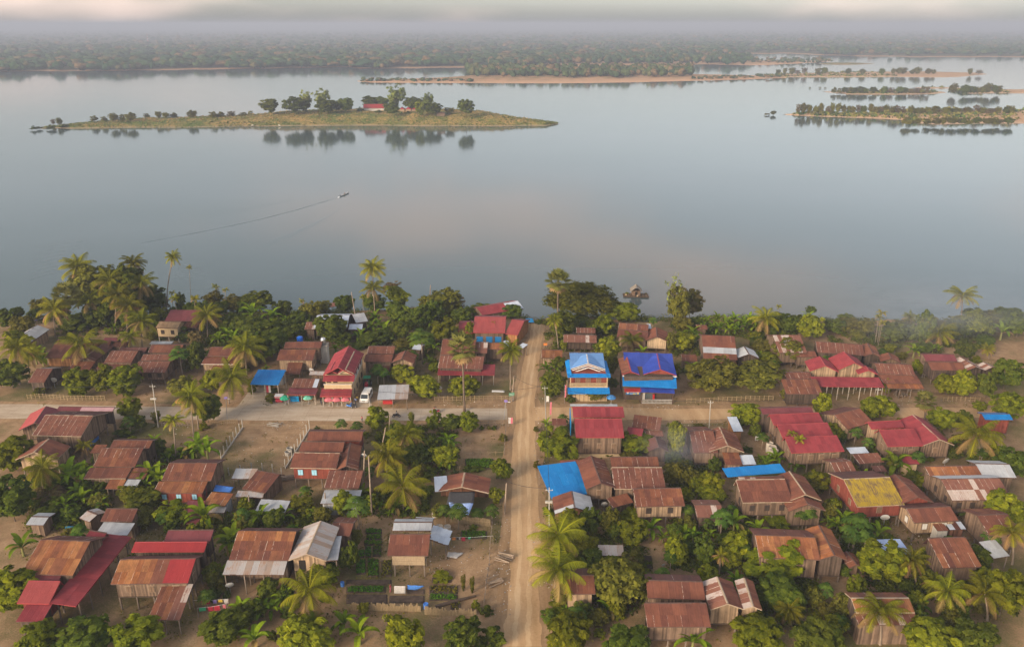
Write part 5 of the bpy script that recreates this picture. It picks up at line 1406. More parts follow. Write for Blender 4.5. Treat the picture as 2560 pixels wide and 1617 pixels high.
def trunk_mesh(seed, limbs=5, spread=0.25, r0=0.5):
    """unit trunk: height 1, limbs reaching into the crown; scaled by the tree"""
    rg = random.Random(seed); mb = MB()
    mb.tube([(0, 0, 0), (rg.uniform(-.02, .02), rg.uniform(-.02, .02), 0.3), (rg.uniform(-.03, .03), rg.uniform(-.03, .03), 0.62)], [0.035 * r0 * 2, 0.028 * r0 * 2, 0.018 * r0 * 2], 7, cap=False)
    for k in range(limbs):
        a = k * 2.4 + rg.random(); z = rg.uniform(0.25, 0.5); e = spread * rg.uniform(0.7, 1.2)
        mb.tube([(0, 0, z), (e * 0.5 * math.cos(a), e * 0.5 * math.sin(a), z + 0.18), (e * math.cos(a), e * math.sin(a), min(0.95, z + 0.42))], [0.018 * r0 * 2, 0.012 * r0 * 2, 0.005 * r0 * 2], 5, cap=False)
    me = bpy.data.meshes.new('trunk'); me.from_pydata([tuple(p) for p in mb.v], [], mb.f); me.materials.append(BARK)
    return me
TRUNKS = [trunk_mesh(k) for k in range(3)]
TRUNK_BARE = trunk_mesh(9, 14, 0.38, 0.35)

# --- palms
def frond(mb, base, az, elev, length, droop, nl, leaf_len, lw, tint, dryf=0.0, rg=random):
    """a feather frond: curved rib with leaflets both sides"""
    d = Vector((math.cos(az), math.sin(az), 0)); side = Vector((-d.y, d.x, 0))
    pts = []; e = elev; p = Vector(base)
    n = 9
    for i in range(n + 1):
        pts.append(p.copy())
        p = p + (d * math.cos(e) + ZV * math.sin(e)) * (length / n)
        e -= droop / n * (0.5 + 1.2 * i / n)
    for i in range(n):                           # rib
        w = 0.05 * length / 4 * (1 - i / n) + 0.012
        mb.v += [pts[i] - side * w, pts[i] + side * w, pts[i + 1] + side * w * 0.85, pts[i + 1] - side * w * 0.85]
        k = len(mb.v); mb.f.append((k - 4, k - 3, k - 2, k - 1)); mb.c.append((min(1, tint + 0.25), dryf, 0))
    for i in range(nl):
        f = 0.14 + 0.86 * (i + 0.5) / nl; s = f * n; j = min(int(s), n - 1); q = pts[j].lerp(pts[j + 1], s - j)
        dirv = (pts[j + 1] - pts[j]).normalized()
        L = leaf_len * (math.sin(math.pi * min(1, f * 0.86 + 0.12)) ** 0.6) * rg.uniform(0.85, 1.1)
        for sg in (-1, 1):
            tip = q + (side * sg * 0.78 + dirv * 0.55 - ZV * (0.45 + 0.3 * rg.random())).normalized() * L
            wv = dirv * lw
            k = len(mb.v); mb.v += [q - wv * 0.5, q + wv * 0.5, tip + wv * 0.12, tip - wv * 0.12]
            mb.f.append((k, k + 1, k + 2, k + 3)); mb.c.append((min(1, max(0, tint + rg.uniform(-0.15, 0.15))), dryf, 0))

def mb_mesh(mb, name, mat):
    me = bpy.data.meshes.new(name); me.from_pydata([tuple(p) for p in mb.v], [], mb.f)
    a = me.attributes.new('tint', 'FLOAT_COLOR', 'FACE')
    arr = np.ones((len(mb.c), 4), np.float32)
    for i, c in enumerate(mb.c): arr[i, :3] = c if isinstance(c, tuple) else (c, c, c)
    a.data.foreach_set('color', arr.ravel()); me.materials.append(mat)
    return me
def coco_crown(seed, n=26, dry=3):
    rg = random.Random(seed); mb = MB()
    for k in range(n):
        f = k / (n - 1); az = k * 2.39996 + rg.uniform(-0.2, 0.2)
        frond(mb, (0, 0, 0), az, R(72 - 95 * f + rg.uniform(-8, 8)), rg.uniform(0.95, 1.15), R(75 + 30 * rg.random() - 25 * f), 20, 0.30, 0.042, 0.35 + 0.5 * f * rg.uniform(0.6, 1.2), 1.0 if k >= n - dry else 0.0, rg)
    for k in range(7): a = k * 0.9; mb.lathe((0.07 * math.cos(a), 0.07 * math.sin(a), -0.10), [(0, 0), (0.035, 0.02), (0.035, 0.06), (0, 0.08)], 6, (0.3, 0, 0))
    return mb_mesh(mb, 'crown_coconut', LM['palm'])
COCO = [coco_crown(1), coco_crown(2, 22, 6), coco_crown(3, 28, 3), coco_crown(4, 19, 4), coco_crown(5, 24, 7)]
COCO_THIN = [coco_crown(7, 13, 6)]
def areca_crown(seed):
    rg = random.Random(seed); mb = MB()
    for k in range(10):
        frond(mb, (0, 0, 0.15), k * 2.4, R(70 - 7.5 * k), rg.uniform(0.85, 1.1), R(95), 11, 0.34, 0.085, 0.4 + 0.4 * rg.random(), 1.0 if k == 9 else 0.0, rg)
    mb.tube([(0, 0, -0.25), (0, 0, 0.2)], [0.05, 0.04], 6, (0.55, 0, 0))
    return mb_mesh(mb, 'crown_areca', LM['palm'])
ARECA = [areca_crown(1), areca_crown(2)]
def sugar_crown(seed):
    rg = random.Random(seed); mb = MB()
    n = 44
    for k in range(n):
        f = k / (n - 1); az = k * 2.39996; el = R(84 - 150 * f + rg.uniform(-6, 6))
        d = Vector((math.cos(az) * math.cos(el), math.sin(az) * math.cos(el), math.sin(el)))
        L = rg.uniform(0.5, 0.62) * (1 if f < 0.75 else 0.8); q = d * L
        side = d.cross(ZV); side = side.normalized() if side.length > 0.05 else Vector((1, 0, 0)); up = side.cross(d).normalized()
        dryf = 1.0 if f > 0.80 else 0.0; tint = 0.25 + 0.6 * rg.random()
        mb.quad(side * 0.012, -side * 0.012, q - side * 0.012, q + side * 0.012, (0.8, 0, 0))
        R_ = 0.44; nb = 11
        for i in range(nb):                      # fan of stiff blades
            a = R(-115 + 230 * i / (nb - 1))
            dv = d * math.cos(a) + side * math.sin(a); dv = (dv - up * 0.18 - ZV * 0.12).normalized()
            sv = (side * math.cos(a) - d * math.sin(a)) * 0.055
            mb.quad(q - sv * 0.25, q + dv * R_ * 0.55 - sv, q + dv * R_ * rg.uniform(0.88, 1.05), q + dv * R_ * 0.55 + sv, (min(1, max(0, tint + rg.uniform(-.12, .12))), dryf, 0))
    return mb_mesh(mb, 'crown_sugar_palm', LM['fan'])
SUGAR = [sugar_crown(1), sugar_crown(2)]
def palm_trunk(seed, lean):
    rg = random.Random(seed); mb = MB(); pts = []; n = 9
    for i in range(n + 1):
        f = i / n; pts.append((lean * (f ** 1.6) * 1.0, 0.25 * lean * math.sin(f * 3), f))
    mb.tube(pts, [1.35 - 0.5 * (i / n) if i else 1.7 for i in range(n + 1)], 8, cap=False)
    return pts
def palm_trunk_mesh(name, h, top, r, mat):
    """real-size trunk from the origin to the point top (x, y, h), slightly bowed"""
    mb = MB(); n = 9; pts = []
    for i in range(n + 1):
        f = i / n; pts.append((top[0] * f ** 1.5, top[1] * f ** 1.5, h * f))
    mb.tube(pts, [r * (1.5 if i == 0 else 1.1 - 0.4 * i / n) for i in range(n + 1)], 8, cap=False)
    me = bpy.data.meshes.new(name); me.from_pydata([tuple(p) for p in mb.v], [], mb.f); me.materials.append(mat)
    me.polygons.foreach_set('use_smooth', [True] * len(me.polygons))
    return me
def banana_mesh(seed):
    """unit banana plant: height about 1, leaves arching out"""
    rg = random.Random(seed); mb = MB(); n = 9
    for k in range(n):
        az = k * 2.39996 + rg.uniform(-.3, .3); f = k / (n - 1); el = R(82 - 52 * f + rg.uniform(-6, 6)); L = rg.uniform(0.62, 0.8); W = rg.uniform(0.16, 0.21)
        d = Vector((math.cos(az), math.sin(az), 0)); side = Vector((-d.y, d.x, 0)); p = Vector((0, 0, 0.38 + 0.08 * (1 - f))); e = el; ns = 7
        tint = rg.uniform(0.25, 0.95); dryf = 1.0 if (k == n - 1 and rg.random() < 0.7) else 0.0
        prev = None
        for i in range(ns + 1):
            fi = i / ns; w = W * 0.5 * math.sin(math.pi * min(1, 0.08 + fi * 0.9)) ** 0.55 if i < ns else 0.015
            if i == 0: w = 0.012
            up = ZV * (w * 0.35)
            row = (p - side * w + up, p.copy(), p + side * w + up)
            if prev:
                j = len(mb.v); mb.v += [*prev, *row]
                mb.f += [(j, j + 1, j + 4, j + 3), (j + 1, j + 2, j + 5, j + 4)]
                mb.c += [(max(0, min(1, tint + rg.uniform(-.1, .1))), dryf, 0)] * 2
            prev = row
            p = p + (d * math.cos(e) + ZV * math.sin(e)) * L / ns; e -= R(16 + 10 * f) * (0.4 + fi)
    crown = mb_mesh(mb, 'leaves_banana', LM['banana'])
    return crown
BANANA = [banana_mesh(k) for k in range(4)]
_mb = MB(); _mb.tube([(0, 0, 0), (0, 0, 0.25), (0, 0, 0.5)], [0.055, 0.045, 0.03], 7)
BSTEM = mb_mesh(_mb, 'stem_banana', plain_mat('banana_stem', (0.19, 0.185, 0.06), 0.8, 0.3))
def papaya_mesh(seed):
    rg = random.Random(seed); mb = MB()
    for k in range(22):
        az = k * 2.39996; f = k / 21; el = R(70 - 85 * f + rg.uniform(-8, 8)); L = rg.uniform(0.24, 0.36)
        d = Vector((math.cos(az) * math.cos(el), math.sin(az) * math.cos(el), math.sin(el))); q = Vector((0, 0, 0.8)) + d * L; tint = rg.uniform(0.15, 0.9)
        mb.quad((0, 0, 0.8), (0, 0, 0.81), q + ZV * 0.006, q - ZV * 0.006, (0.8, 0, 0))
        nn = (ZV + d * 0.6).normalized(); s1 = nn.cross(Vector((d.x, d.y, 0.01))).normalized(); s2 = s1.cross(nn)
        for i in range(7):
            a = 2 * math.pi * i / 7; dv = s1 * math.cos(a) + s2 * math.sin(a) - ZV * 0.25; sv = (s2 * math.cos(a) - s1 * math.sin(a)) * 0.042; r = 0.17 * rg.uniform(0.85, 1.1)
            mb.quad(q, q + dv * r * 0.6 - sv, q + dv * r, q + dv * r * 0.6 + sv, (max(0, min(1, tint + rg.uniform(-.1, .1))), 0, 0))
    return mb_mesh(mb, 'leaves_papaya', LM['papaya'])
PAPAYA = [papaya_mesh(1), papaya_mesh(2)]
_mb = MB(); _mb.tube([(0, 0, 0), (0.01, 0, 0.4), (0, 0, 0.82)], [0.035, 0.028, 0.018], 7)
PSTEM = mb_mesh(_mb, 'stem_papaya', BARK_P)

PLANTS = []      # (root, kind, x, y) for the labels
prg = random.Random(99)
def inst(name, me, parent, loc=(0, 0, 0), scale=(1, 1, 1), rz=0.0, rot=None):
    o = bpy.data.objects.new(name, me); o.location = loc; o.scale = scale
    o.rotation_euler = rot or (0, 0, rz)
    return link(o, parent)
NAMES = {'mango': 'mango_tree', 'dark': 'leafy_tree', 'olive': 'feathery_tree', 'dry': 'dry_tree', 'bare': 'bare_tree', 'airy': 'kapok_tree', 'broad': 'rain_tree', 'shrub': 'garden_shrub',
         'bamboo': 'bamboo_clump', 'coco': 'coconut_palm', 'sugar': 'sugar_palm', 'areca': 'areca_palm', 'banana': 'banana_plant', 'papaya': 'papaya_tree'}
def tree(kind, P, h, w, variant=None, low=0.10, where='village'):
    root = empty(NAMES[kind], P, prg.uniform(0, 6.28))
    ms = CROWNS[kind]; me = ms[variant if variant is not None else prg.randrange(len(ms))]
    if kind in ('bare', 'dry'):
        inst('trunk', TRUNK_BARE, root, scale=(w * 0.9, w * 0.9, h))
    else:
        inst('trunk', TRUNKS[prg.randrange(3)], root, scale=(max(w * 0.55, 0.5), max(w * 0.55, 0.5), h * (0.95 if kind != 'shrub' else 0.6)))
    e_ = prg.uniform(0.88, 1.16); inst('crown', me, root, (0, 0, h * low), (w * 1.08 * e_, w * 1.08 / e_, h * (1 - low) * 1.03), rot=(prg.uniform(-.12, .12), prg.uniform(-.12, .12), 0))
    PLANTS.append((root, kind, where)); return root
def palm(kind, P, top, r, where='village'):
    """P foot, top: world point of the crown's heart, r crown radius"""
    root = empty(NAMES[kind], P)
    rel = top - P; h = max(rel.z, 1.0)
    tr = {'coco': 0.16, 'sugar': 0.24, 'areca': 0.07}[kind]
    me = palm_trunk_mesh('trunk', h, (rel.x, rel.y), tr, BARK_P if kind != 'sugar' else BARK)
    inst('trunk', me, root)
    src = {'coco': COCO if r > 1.6 else COCO_THIN, 'sugar': SUGAR, 'areca': ARECA}[kind]
    q_ = r * (1.38 if kind == 'sugar' else 1.0); inst('crown', src[prg.randrange(len(src))], root, (rel.x, rel.y, h), (q_, q_, q_ * prg.uniform(0.9, 1.15)), rot=(prg.uniform(-.28, .28), prg.uniform(-.28, .28), prg.uniform(0, 6.28)))
    PLANTS.append((root, kind, where)); return root
def plant(kind, P, h, where='village'):
    root = empty(NAMES[kind], P, prg.uniform(0, 6.28))
    if kind == 'banana':
        inst('stem', BSTEM, root, scale=(h,) * 3); inst('leaves', BANANA[prg.randrange(4)], root, scale=(h * 1.12, h * 1.12, h))
    else:
        inst('trunk', PSTEM, root, scale=(h * 0.9, h * 0.9, h)); ws = max(h, 3.2)
        inst('leaves', PAPAYA[prg.randrange(2)], root, (0, 0, h * 0.82 - ws * 0.8), (ws,) * 3)
    PLANTS.append((root, kind, where)); return root

def T(c, spec, z=0.0, where='village'):
    """kind x top bottom width, in crop pixels, ; separated"""
    s = CROP[c][2]
    for it in spec.split(';'):
        f = it.split()
        if not f: continue
        k = f[0]; v = [float(q) for q in f[1:]]
        if k in ('coco', 'sugar', 'areca'):      # crown x y, foot x y, radius
            P = atc(c, (v[2], v[3]), z); X, Y = px(c, (v[0], v[1]))
            hh = height_at(P, Y); dep = to_px(P)[2]
            d = ray(X, Y); tpt = Vector((d.x * (P.y / d.y), P.y, hh))
            rr = (v[4] if len(v) > 4 else {'coco': 190, 'sugar': 130, 'areca': 55}[k]) * s * dep / FPX
            palm(k, P, tpt, rr * (1.12 if k == 'coco' else 1.05), where)
        elif k in ('banana', 'papaya'):          # x top bottom
            P = atc(c, (v[0], v[2]), z); hh = max(1.6, height_at(P, px(c, (0, v[1]))[1]) - z)
            plant(k, P, hh * (0.9 if k == 'banana' else 1.0), where)
        else:
            var = None
            if '/' in k: k, q = k.split('/'); var = int(q)
            dep0 = to_px(atc(c, (v[0], v[2]), z))[2]
            wm = v[3] * s * dep0 / FPX
            P = atc(c, (v[0], v[2]), z) + Vector((0, wm * 0.28, 0))
            hh = height_at(P, px(c, (0, v[1]))[1]) - z
            hh = max(0.9, hh * 0.97)
            tree(k, P, hh, wm, var, where=where)

T('A1', '''olive 750 190 780 520; dark 1120 220 900 480; dark 1450 460 810 320; olive 620 330 760 320; olive 110 600 810 260; dark 50 720 850 170; dark 560 780 1010 420; dry 1575 560 780 160; dark 1780 520 790 120;
 dark 1200 640 1010 300; dark 880 640 970 320; mango 1500 700 880 200; dark 1900 640 850 220; olive 1400 980 1110 200; banana 1000 880 1010; banana 920 940 1040; shrub 1830 930 1130 200; dry 1960 980 1210 180; dark 1960 1150 1500 160;
 papaya 1800 1215 1510; banana 70 1150 1380; banana 150 1180 1400; dark 700 700 1000 260; dark 1050 420 960 360; banana 1500 860 960; dark 1700 700 860 140; dark 330 640 900 200;
 coco 550 230 560 720 190; coco 930 390 975 890 190; coco 700 630 905 945 200; coco 1210 190 1240 680 150; coco 1310 420 1300 870 170; coco 270 730 290 1060 180; sugar 410 560 450 990 130; coco 1310 870 1330 1250 200; coco 600 1150 650 1500 250;
 coco 1195 1060 1190 1290 140; coco -20 1270 -30 1490 170; coco 1150 690 1150 1110 190; coco 1685 110 1615 780 95; areca 1880 235 1915 760 45; areca 1700 610 1760 930 70; areca 1945 620 1965 960 70; areca 1680 540 1690 800 50; coco 1020 560 1010 1000 160''')
T('B1', '''mango 540 10 360 390; mango 860 -30 340 280; mango 1080 -10 390 440; mango 1155 385 650 330; dark 1275 560 770 170; shrub/0 1080 690 830 220; papaya 1190 600 790; coco 630 930 645 1095 110; coco 1690 620 1730 1090 140; coco 1900 330 1935 845 200;
 coco 1965 440 1990 720 170; olive 1480 510 670 120; olive 1790 100 380 300; banana 1940 850 1000; banana 1700 900 1090; banana 1850 930 1090; banana 1970 890 1080; banana 1430 1080 1400; banana 1530 1140 1420; banana 1380 1270 1480; banana 480 1070 1400; banana 640 1110 1400;
 banana 380 1270 1480; coco 130 1190 150 1480 210; mango 650 1370 1530 260; dark 830 1330 1510 200; bamboo 1150 1400 1610 350; shrub/0 770 1000 1150 120; dark 1500 830 1080 180; dry 330 1390 1540 140; shrub/2 90 230 340 160; banana 560 1200 1440; dark 260 1300 1500 240; banana 1620 980 1120''')
T('C1', '''dry 240 0 270 300; bamboo 1150 0 220 300; bamboo 1300 20 360 460; mango 1640 190 490 380; dark 180 220 430 300; banana 620 0 210; banana 500 70 250; banana 850 90 270; dark 440 240 450 260; shrub/1 350 400 490 120; dry 60 0 160 200; olive 1300 250 490 300;
 banana 760 60 240; banana 420 90 300; dark 330 80 300 240; shrub/0 60 440 560 200''')
T('A2', '''areca 290 470 300 700 60; areca 410 510 400 790 50; areca 1320 640 1330 900 50; areca 40 600 60 920 60; olive 480 560 790 220; dark 780 520 790 380; dark 1080 630 850 220; banana 730 610 890; banana 970 680 900; banana 1130 770 940; banana 1240 810 970; banana 1060 840 990; banana 860 840 970;
 coco 190 800 200 1080 190; dark 480 780 1060 350; dark 700 840 1160 450; dark 930 860 1160 400; dark/1 790 1000 1420 460; coco 650 1200 660 1500 240; dark 1280 760 1010 300; olive 1400 640 920 260; olive 1560 620 820 200; dark 1830 570 800 260; dark/2 1650 810 1180 420; dark 1180 900 1120 260;
 banana 440 890 1110; banana 330 970 1170; banana 520 950 1190; dark 1290 900 1090 200; dark 1770 1000 1190 250; banana 1720 1120 1250; banana 1850 1090 1210; banana 1980 960 1110; dark 70 1120 1440 200; dark 600 620 800 200; dark 1000 980 1300 360; olive 250 520 760 260; dark 120 640 880 240; dark 330 640 840 260; mango 930 900 1060 240; shrub/2 1520 700 800 160''')
T('B2', '''mango 230 50 310 240; dark/1 170 310 690 330; coco 470 120 450 420 230; banana 100 750 1060; banana 200 810 1080; banana 30 880 1080; shrub/2 930 300 430 140; shrub/1 720 200 310 120; shrub/0 950 210 310 150; shrub/2 640 -40 60 120; shrub/0 1490 690 740 70''')
T('C2', '''mango/3 1775 40 360 280; bamboo 1290 110 340 330; banana 170 130 480; banana 600 260 430; banana 840 190 430; banana 1100 210 410; banana 1480 230 370; banana 520 430 760; banana 470 500 780; shrub/0 350 430 570 140; mango 1560 930 1220 350; papaya 1650 830 1010;
 coco 1400 1230 1380 1570 330; banana 600 1310 1530; banana 870 1310 1530; banana 1110 1190 1410; banana 960 1310 1520; shrub/0 260 1170 1310 140; shrub/0 420 1210 1310 100; dark 1850 720 1020 200; olive 1950 490 720 140; shrub/2 380 1060 1250 140; banana 720 1340 1540; banana 960 280 440; shrub/1 1380 200 350 200; banana 700 300 440''')
T('A3', '''coco 260 240 262 760 165; coco 262 480 285 820 165; dry 480 395 560 220; mango/3 550 475 740 320; dark 530 640 920 300; dark 260 560 780 260; olive/0 1150 475 840 330; olive 900 560 790 210; dark 850 690 980 260; dark 1320 720 900 270; dark 1550 680 830 300; dark 1900 680 860 260; banana 290 720 910; banana 250 840 1010;
 banana 400 850 1060; banana 120 940 1110; banana 660 710 910; banana 960 790 960; banana 1110 770 890; mango 1100 850 1150 340; mango 1400 880 1120 120; areca 140 590 150 920 55; areca 1690 900 1690 1080 50; dark 580 860 1110 230; dark 280 1000 1190 330; olive 620 1090 1210 220; banana 760 970 1140; papaya 850 1020 1380;
 banana 980 1100 1260; papaya 740 1250 1430; banana 930 1270 1410; sugar 1320 1200 1345 1940 150; coco 1890 1220 1892 1690 150; dark 100 1120 1210 200; dark 400 980 1140 240; mango 900 1020 1200 180; banana 330 820 960; dark 1000 620 900 240; shrub/0 1100 1270 1400 120; banana 500 780 900; dark 700 760 960 200; dry 1250 560 800 180''')
T('B3', '''mango 610 -30 195 300; mango 850 85 395 350; mango 1350 85 375 300; mango 310 475 760 285; mango 980 505 775 190; dark 1180 555 800 235; mango 1390 535 800 225; bamboo 720 520 670 70; banana 810 680 770; banana 1150 745 960; banana 1200 790 970; coco 640 800 640 1010 220; coco 440 1050 420 1340 230; dark 740 950 1200 340;
 mango 680 960 1180 280; mango/3 1100 940 1240 330; mango 900 1180 1340 220; mango 1790 1100 1360 235; papaya 390 30 200; papaya 320 -10 190; shrub/0 1550 685 735 70; shrub/0 1700 685 735 70; shrub/2 1640 690 735 60; dark 560 680 1000 320; banana 880 830 960; dark 860 960 1180 260; banana 1100 850 1000; shrub/2 1800 780 880 120; shrub/0 1480 1180 1240 180; shrub/0 1380 1160 1230 120''')
T('C3', '''coco 610 -20 625 265 300; papaya 95 160 490; papaya 1120 230 410; papaya 1275 240 490; papaya 1670 230 410; mango 1720 10 210 190; papaya 1500 300 380; bamboo 150 1370 1520 150; shrub/1 1490 1330 1450 100; shrub/0 1600 1390 1520 150; banana 360 150 260; banana 530 110 310; banana 450 280 350; banana 740 160 300;
 banana 140 -50 150; dark 40 600 1000 140; shrub/0 630 260 340 80; banana 690 20 180; dark 900 -20 120 200; shrub/0 880 180 260 120; shrub/0 1450 430 500 100; shrub/1 1080 1050 1120 220''')
T('A4', '''sugar 555 400 550 1000 125; broad/0 830 415 900 820; mango/1 1340 645 890 380; mango/0 1110 790 1070 270; bamboo 600 745 1110 340; coco 510 860 560 1200 95; shrub/0 330 850 900 110; bare 1950 310 960 270; olive/2 1985 460 960 320; mango/2 1180 1060 1430 260; coco 1430 1100 1450 1230 150; mango 630 1095 1230 125;
 olive 970 1110 1190 160; dark 570 1300 1510 200; banana 420 1340 1510; banana 520 1310 1490; mango 1200 1290 1510 160; papaya 1680 840 970; olive 1900 1000 1260 150; dark 960 850 1020 220; dark 800 800 960 260; dark 1650 1160 1230 130; dark 1060 1090 1260 160''')
T('B4', '''bamboo 480 50 400 310; shrub/0 700 285 415 115; olive/1 1020 215 405 250; mango/0 560 750 1140 490; mango/3 1360 745 960 170; mango/1 1490 790 1050 480; banana 420 590 730; mango/3 1920 640 1010 200; dark 1930 1000 1210 200; olive 1910 1130 1430 220; shrub/0 1160 1000 1060 110; dark 1210 120 260 120; shrub/2 300 1100 1200 90; shrub/2 300 690 760 80''')
T('C4', '''shrub/0 440 205 340 150; mango/3 720 250 610 235; dark/1 920 245 600 270; olive/1 1170 225 590 230; mango 1430 250 440 260; mango/0 1440 370 720 340; banana 1660 340 570; banana 1800 500 650; dark 1350 100 260 200; coco 555 560 470 860 330; coco 550 970 500 1340 340; dark 970 745 965 250; dark 790 770 910 160;
 olive/1 1290 890 1500 690; shrub/0 1400 755 880 150; mango 1210 825 970 200; dark 1940 430 650 170; mango/2 1960 590 970 270; shrub/1 600 1390 1540 340; banana 650 1390 1500; dry 1450 830 1010 160; shrub/0 480 1440 1600 240; shrub/2 880 740 860 100''')
T('A5', '''dry 190 470 860 330; olive 230 500 850 260; banana 420 780 940; banana 540 750 910; banana 640 780 960; banana 740 750 910; banana 560 850 1020; banana 680 870 1040; banana 800 850 1010; banana 860 790 970; banana 920 750 910; banana 970 820 970; banana 480 870 1010; coco 1120 840 1120 1020 195; areca 1280 700 1275 830 45;
 dark 1270 770 1010 230; dark 1400 780 1040 270; banana 1620 730 910; mango/1 1670 780 1120 300; dark 1660 690 800 120; dark 1960 840 1060 230; dry 1880 880 1010 160; olive 140 825 1010 250; mango/1 150 1000 1250 290; banana 250 890 1090; banana 290 980 1160; dark 1050 1050 1210 220; mango 980 1000 1160 150; olive 1110 1095 1270 250;
 olive/1 1400 1085 1410 310; mango 1170 1250 1430 250; dark 1190 940 1040 150; banana 230 1330 1510; dark 1530 800 1030 200; banana 1000 850 1000; banana 360 830 960; banana 750 900 1040; dark 1180 840 1000 180; dark 300 820 960 160''')
T('B5', '''olive/0 530 -90 355 590; olive/1 1030 -70 345 570; mango/3 60 680 1130 190; mango/1 910 410 720 340; mango/3 1790 320 670 230; olive 1360 240 410 140; dark 510 1060 1280 160; mango/0 490 1240 1530 310; olive 110 1130 1410 280; olive 260 1230 1440 200; areca 1440 790 1410 1085 75; areca 1530 860 1510 1175 90; areca 1480 890 1460 1115 65;
 banana 1480 1080 1245; banana 1210 1000 1165; banana 1050 1020 1135; mango/0 1760 1230 1510 310; papaya 1075 800 960; shrub/0 920 935 1000 120; shrub/1 960 745 805 85; banana 1130 1020 1150; shrub/2 330 700 730 160; shrub/0 180 -10 60 100''')
T('C5', '''mango/2 490 -10 190 300; papaya 190 230 390; papaya 580 300 570; olive 200 340 550 220; banana 740 270 510; banana 460 470 620; banana 250 470 650; mango/1 1270 310 470 330; papaya 1510 270 470; papaya 1600 250 470; dark 60 470 650 170; mango/2 90 610 980 240; dark/1 390 580 1010 230; mango/0 760 520 930 340; coco 590 800 565 1040 105;
 mango/0 1290 650 1150 650; dark/1 1330 1080 1520 500; coco 1400 1440 1420 1620 170; mango 1920 130 340 190; banana 1730 340 430; banana 1900 370 490; dark 570 890 1020 300; papaya 420 370 510; mango 680 700 980 260; dark 1100 1150 1450 260; dark 640 560 700 180; banana 1850 330 460; dark 1180 640 820 160; shrub/0 850 420 500 160''')
T('A6', '''mango 60 845 1000 170; olive/0 230 825 1040 270; olive 420 845 1060 230; dark 200 795 900 210; areca 560 830 520 1140 60; areca 600 785 545 1150 75; areca 605 900 555 1180 60; dark 740 875 1160 290; coco 935 825 930 1020 85; dark 1090 755 1190 210; areca 1115 880 1080 1175 90; olive/0 1200 825 1060 290; coco 1290 1010 1300 1200 190; coco 1560 570 1530 930 185;
 broad/1 1740 735 1110 380; dark/1 1480 835 1060 280; dark 1600 1095 1350 270; banana 970 1110 1310; mango 700 1145 1260 160; banana 1200 1110 1250; dark 1120 1140 1270 260; olive 850 1240 1340 160; mango 1100 1390 1530 160; dark 1850 1040 1190 210; coco 1860 1200 1870 1310 85; olive 880 850 1100 230; dark 990 900 1150 200; dry 870 860 960 120; banana 1260 1130 1250;
 olive 330 980 1090 160; mango 1010 1330 1500 110; olive 620 1000 1150 170; dark 1640 850 1100 230''')
T('B6', '''mango 680 125 315 175; mango/1 1400 75 355 270; mango/2 1600 45 385 240; dark 1870 60 390 230; mango/1 480 355 630 290; mango/0 650 355 610 290; sugar 1120 400 1110 625 105; mango/1 1360 480 750 310; dark 1600 515 710 200; mango 1780 395 530 165; coco 1740 800 1760 1130 300; dark 1480 955 1100 180; papaya 270 730 905; banana 740 960 1260; shrub/0 530 915 1020 180;
 mango 1790 1025 1140 150; dark 1170 1045 1130 150; mango/0 1080 1280 1480 210; dark 130 735 910 140; shrub/0 970 1210 1310 200; mango/3 1920 890 1170 150; mango 1120 270 370 130; dark 1240 560 700 160; banana 800 1050 1240; shrub/0 1700 1040 1150 160''')
T('C6', '''mango/3 40 130 360 170; banana 130 250 470; papaya 250 370 750; papaya 380 530 770; dark 240 210 370 140; papaya 200 550 730; mango/0 620 670 1190 540; coco 960 850 1000 1160 190; dark 1110 720 940 170; dark/1 1730 700 990 340; papaya 1860 540 770; coco 1380 1230 1390 1570 230; coco 1820 1250 1850 1570 250; mango/0 1830 960 1290 240;
 papaya 1520 255 335; papaya 1640 245 335; dark 160 920 1090 160; shrub/0 1080 1120 1220 160; banana 60 330 520; dark 900 1100 1250 180; shrub/2 1500 1150 1250 180; coco 1230 1130 1240 1330 150''')
# just outside the photograph's edges the gardens go on
T('S', '''mango 40 830 900 70; dark 20 900 980 80; coco 45 870 50 960 40; mango 30 1090 1190 90; dark 20 1200 1320 110; banana 60 1330 1390; mango 40 1420 1540 110; dark 2520 900 980 70; dark 2440 772 822 60; olive 2480 778 830 70; dark 2525 770 835 80; mango 2400 790 830 50; dark 2555 780 850 80; banana 2500 800 850; dark 20 770 830 70; olive 50 790 850 60; mango 2530 980 1060 80; dark 2525 1120 1210 90; mango 2520 1230 1330 90; coco 2530 1330 2530 1410 45; mango 2515 1430 1560 110;
 dark 560 1540 1630 120; mango 760 1550 1650 120; banana 640 1560 1620; banana 900 1545 1610; mango 1000 1560 1660 120; dark 1160 1560 1650 100; shrub/0 1230 1560 1620 60; mango 1420 1550 1650 120; dark 1560 1570 1680 120; mango 1900 1550 1660 130; dark 2050 1560 1670 130; coco 2200 1530 2200 1610 60; mango 2330 1560 1670 130; dark 2440 1560 1660 120; mango 330 1555 1650 120; dark 200 1560 1660 130; mango 90 1560 1650 100; banana 1730 1560 1630''')
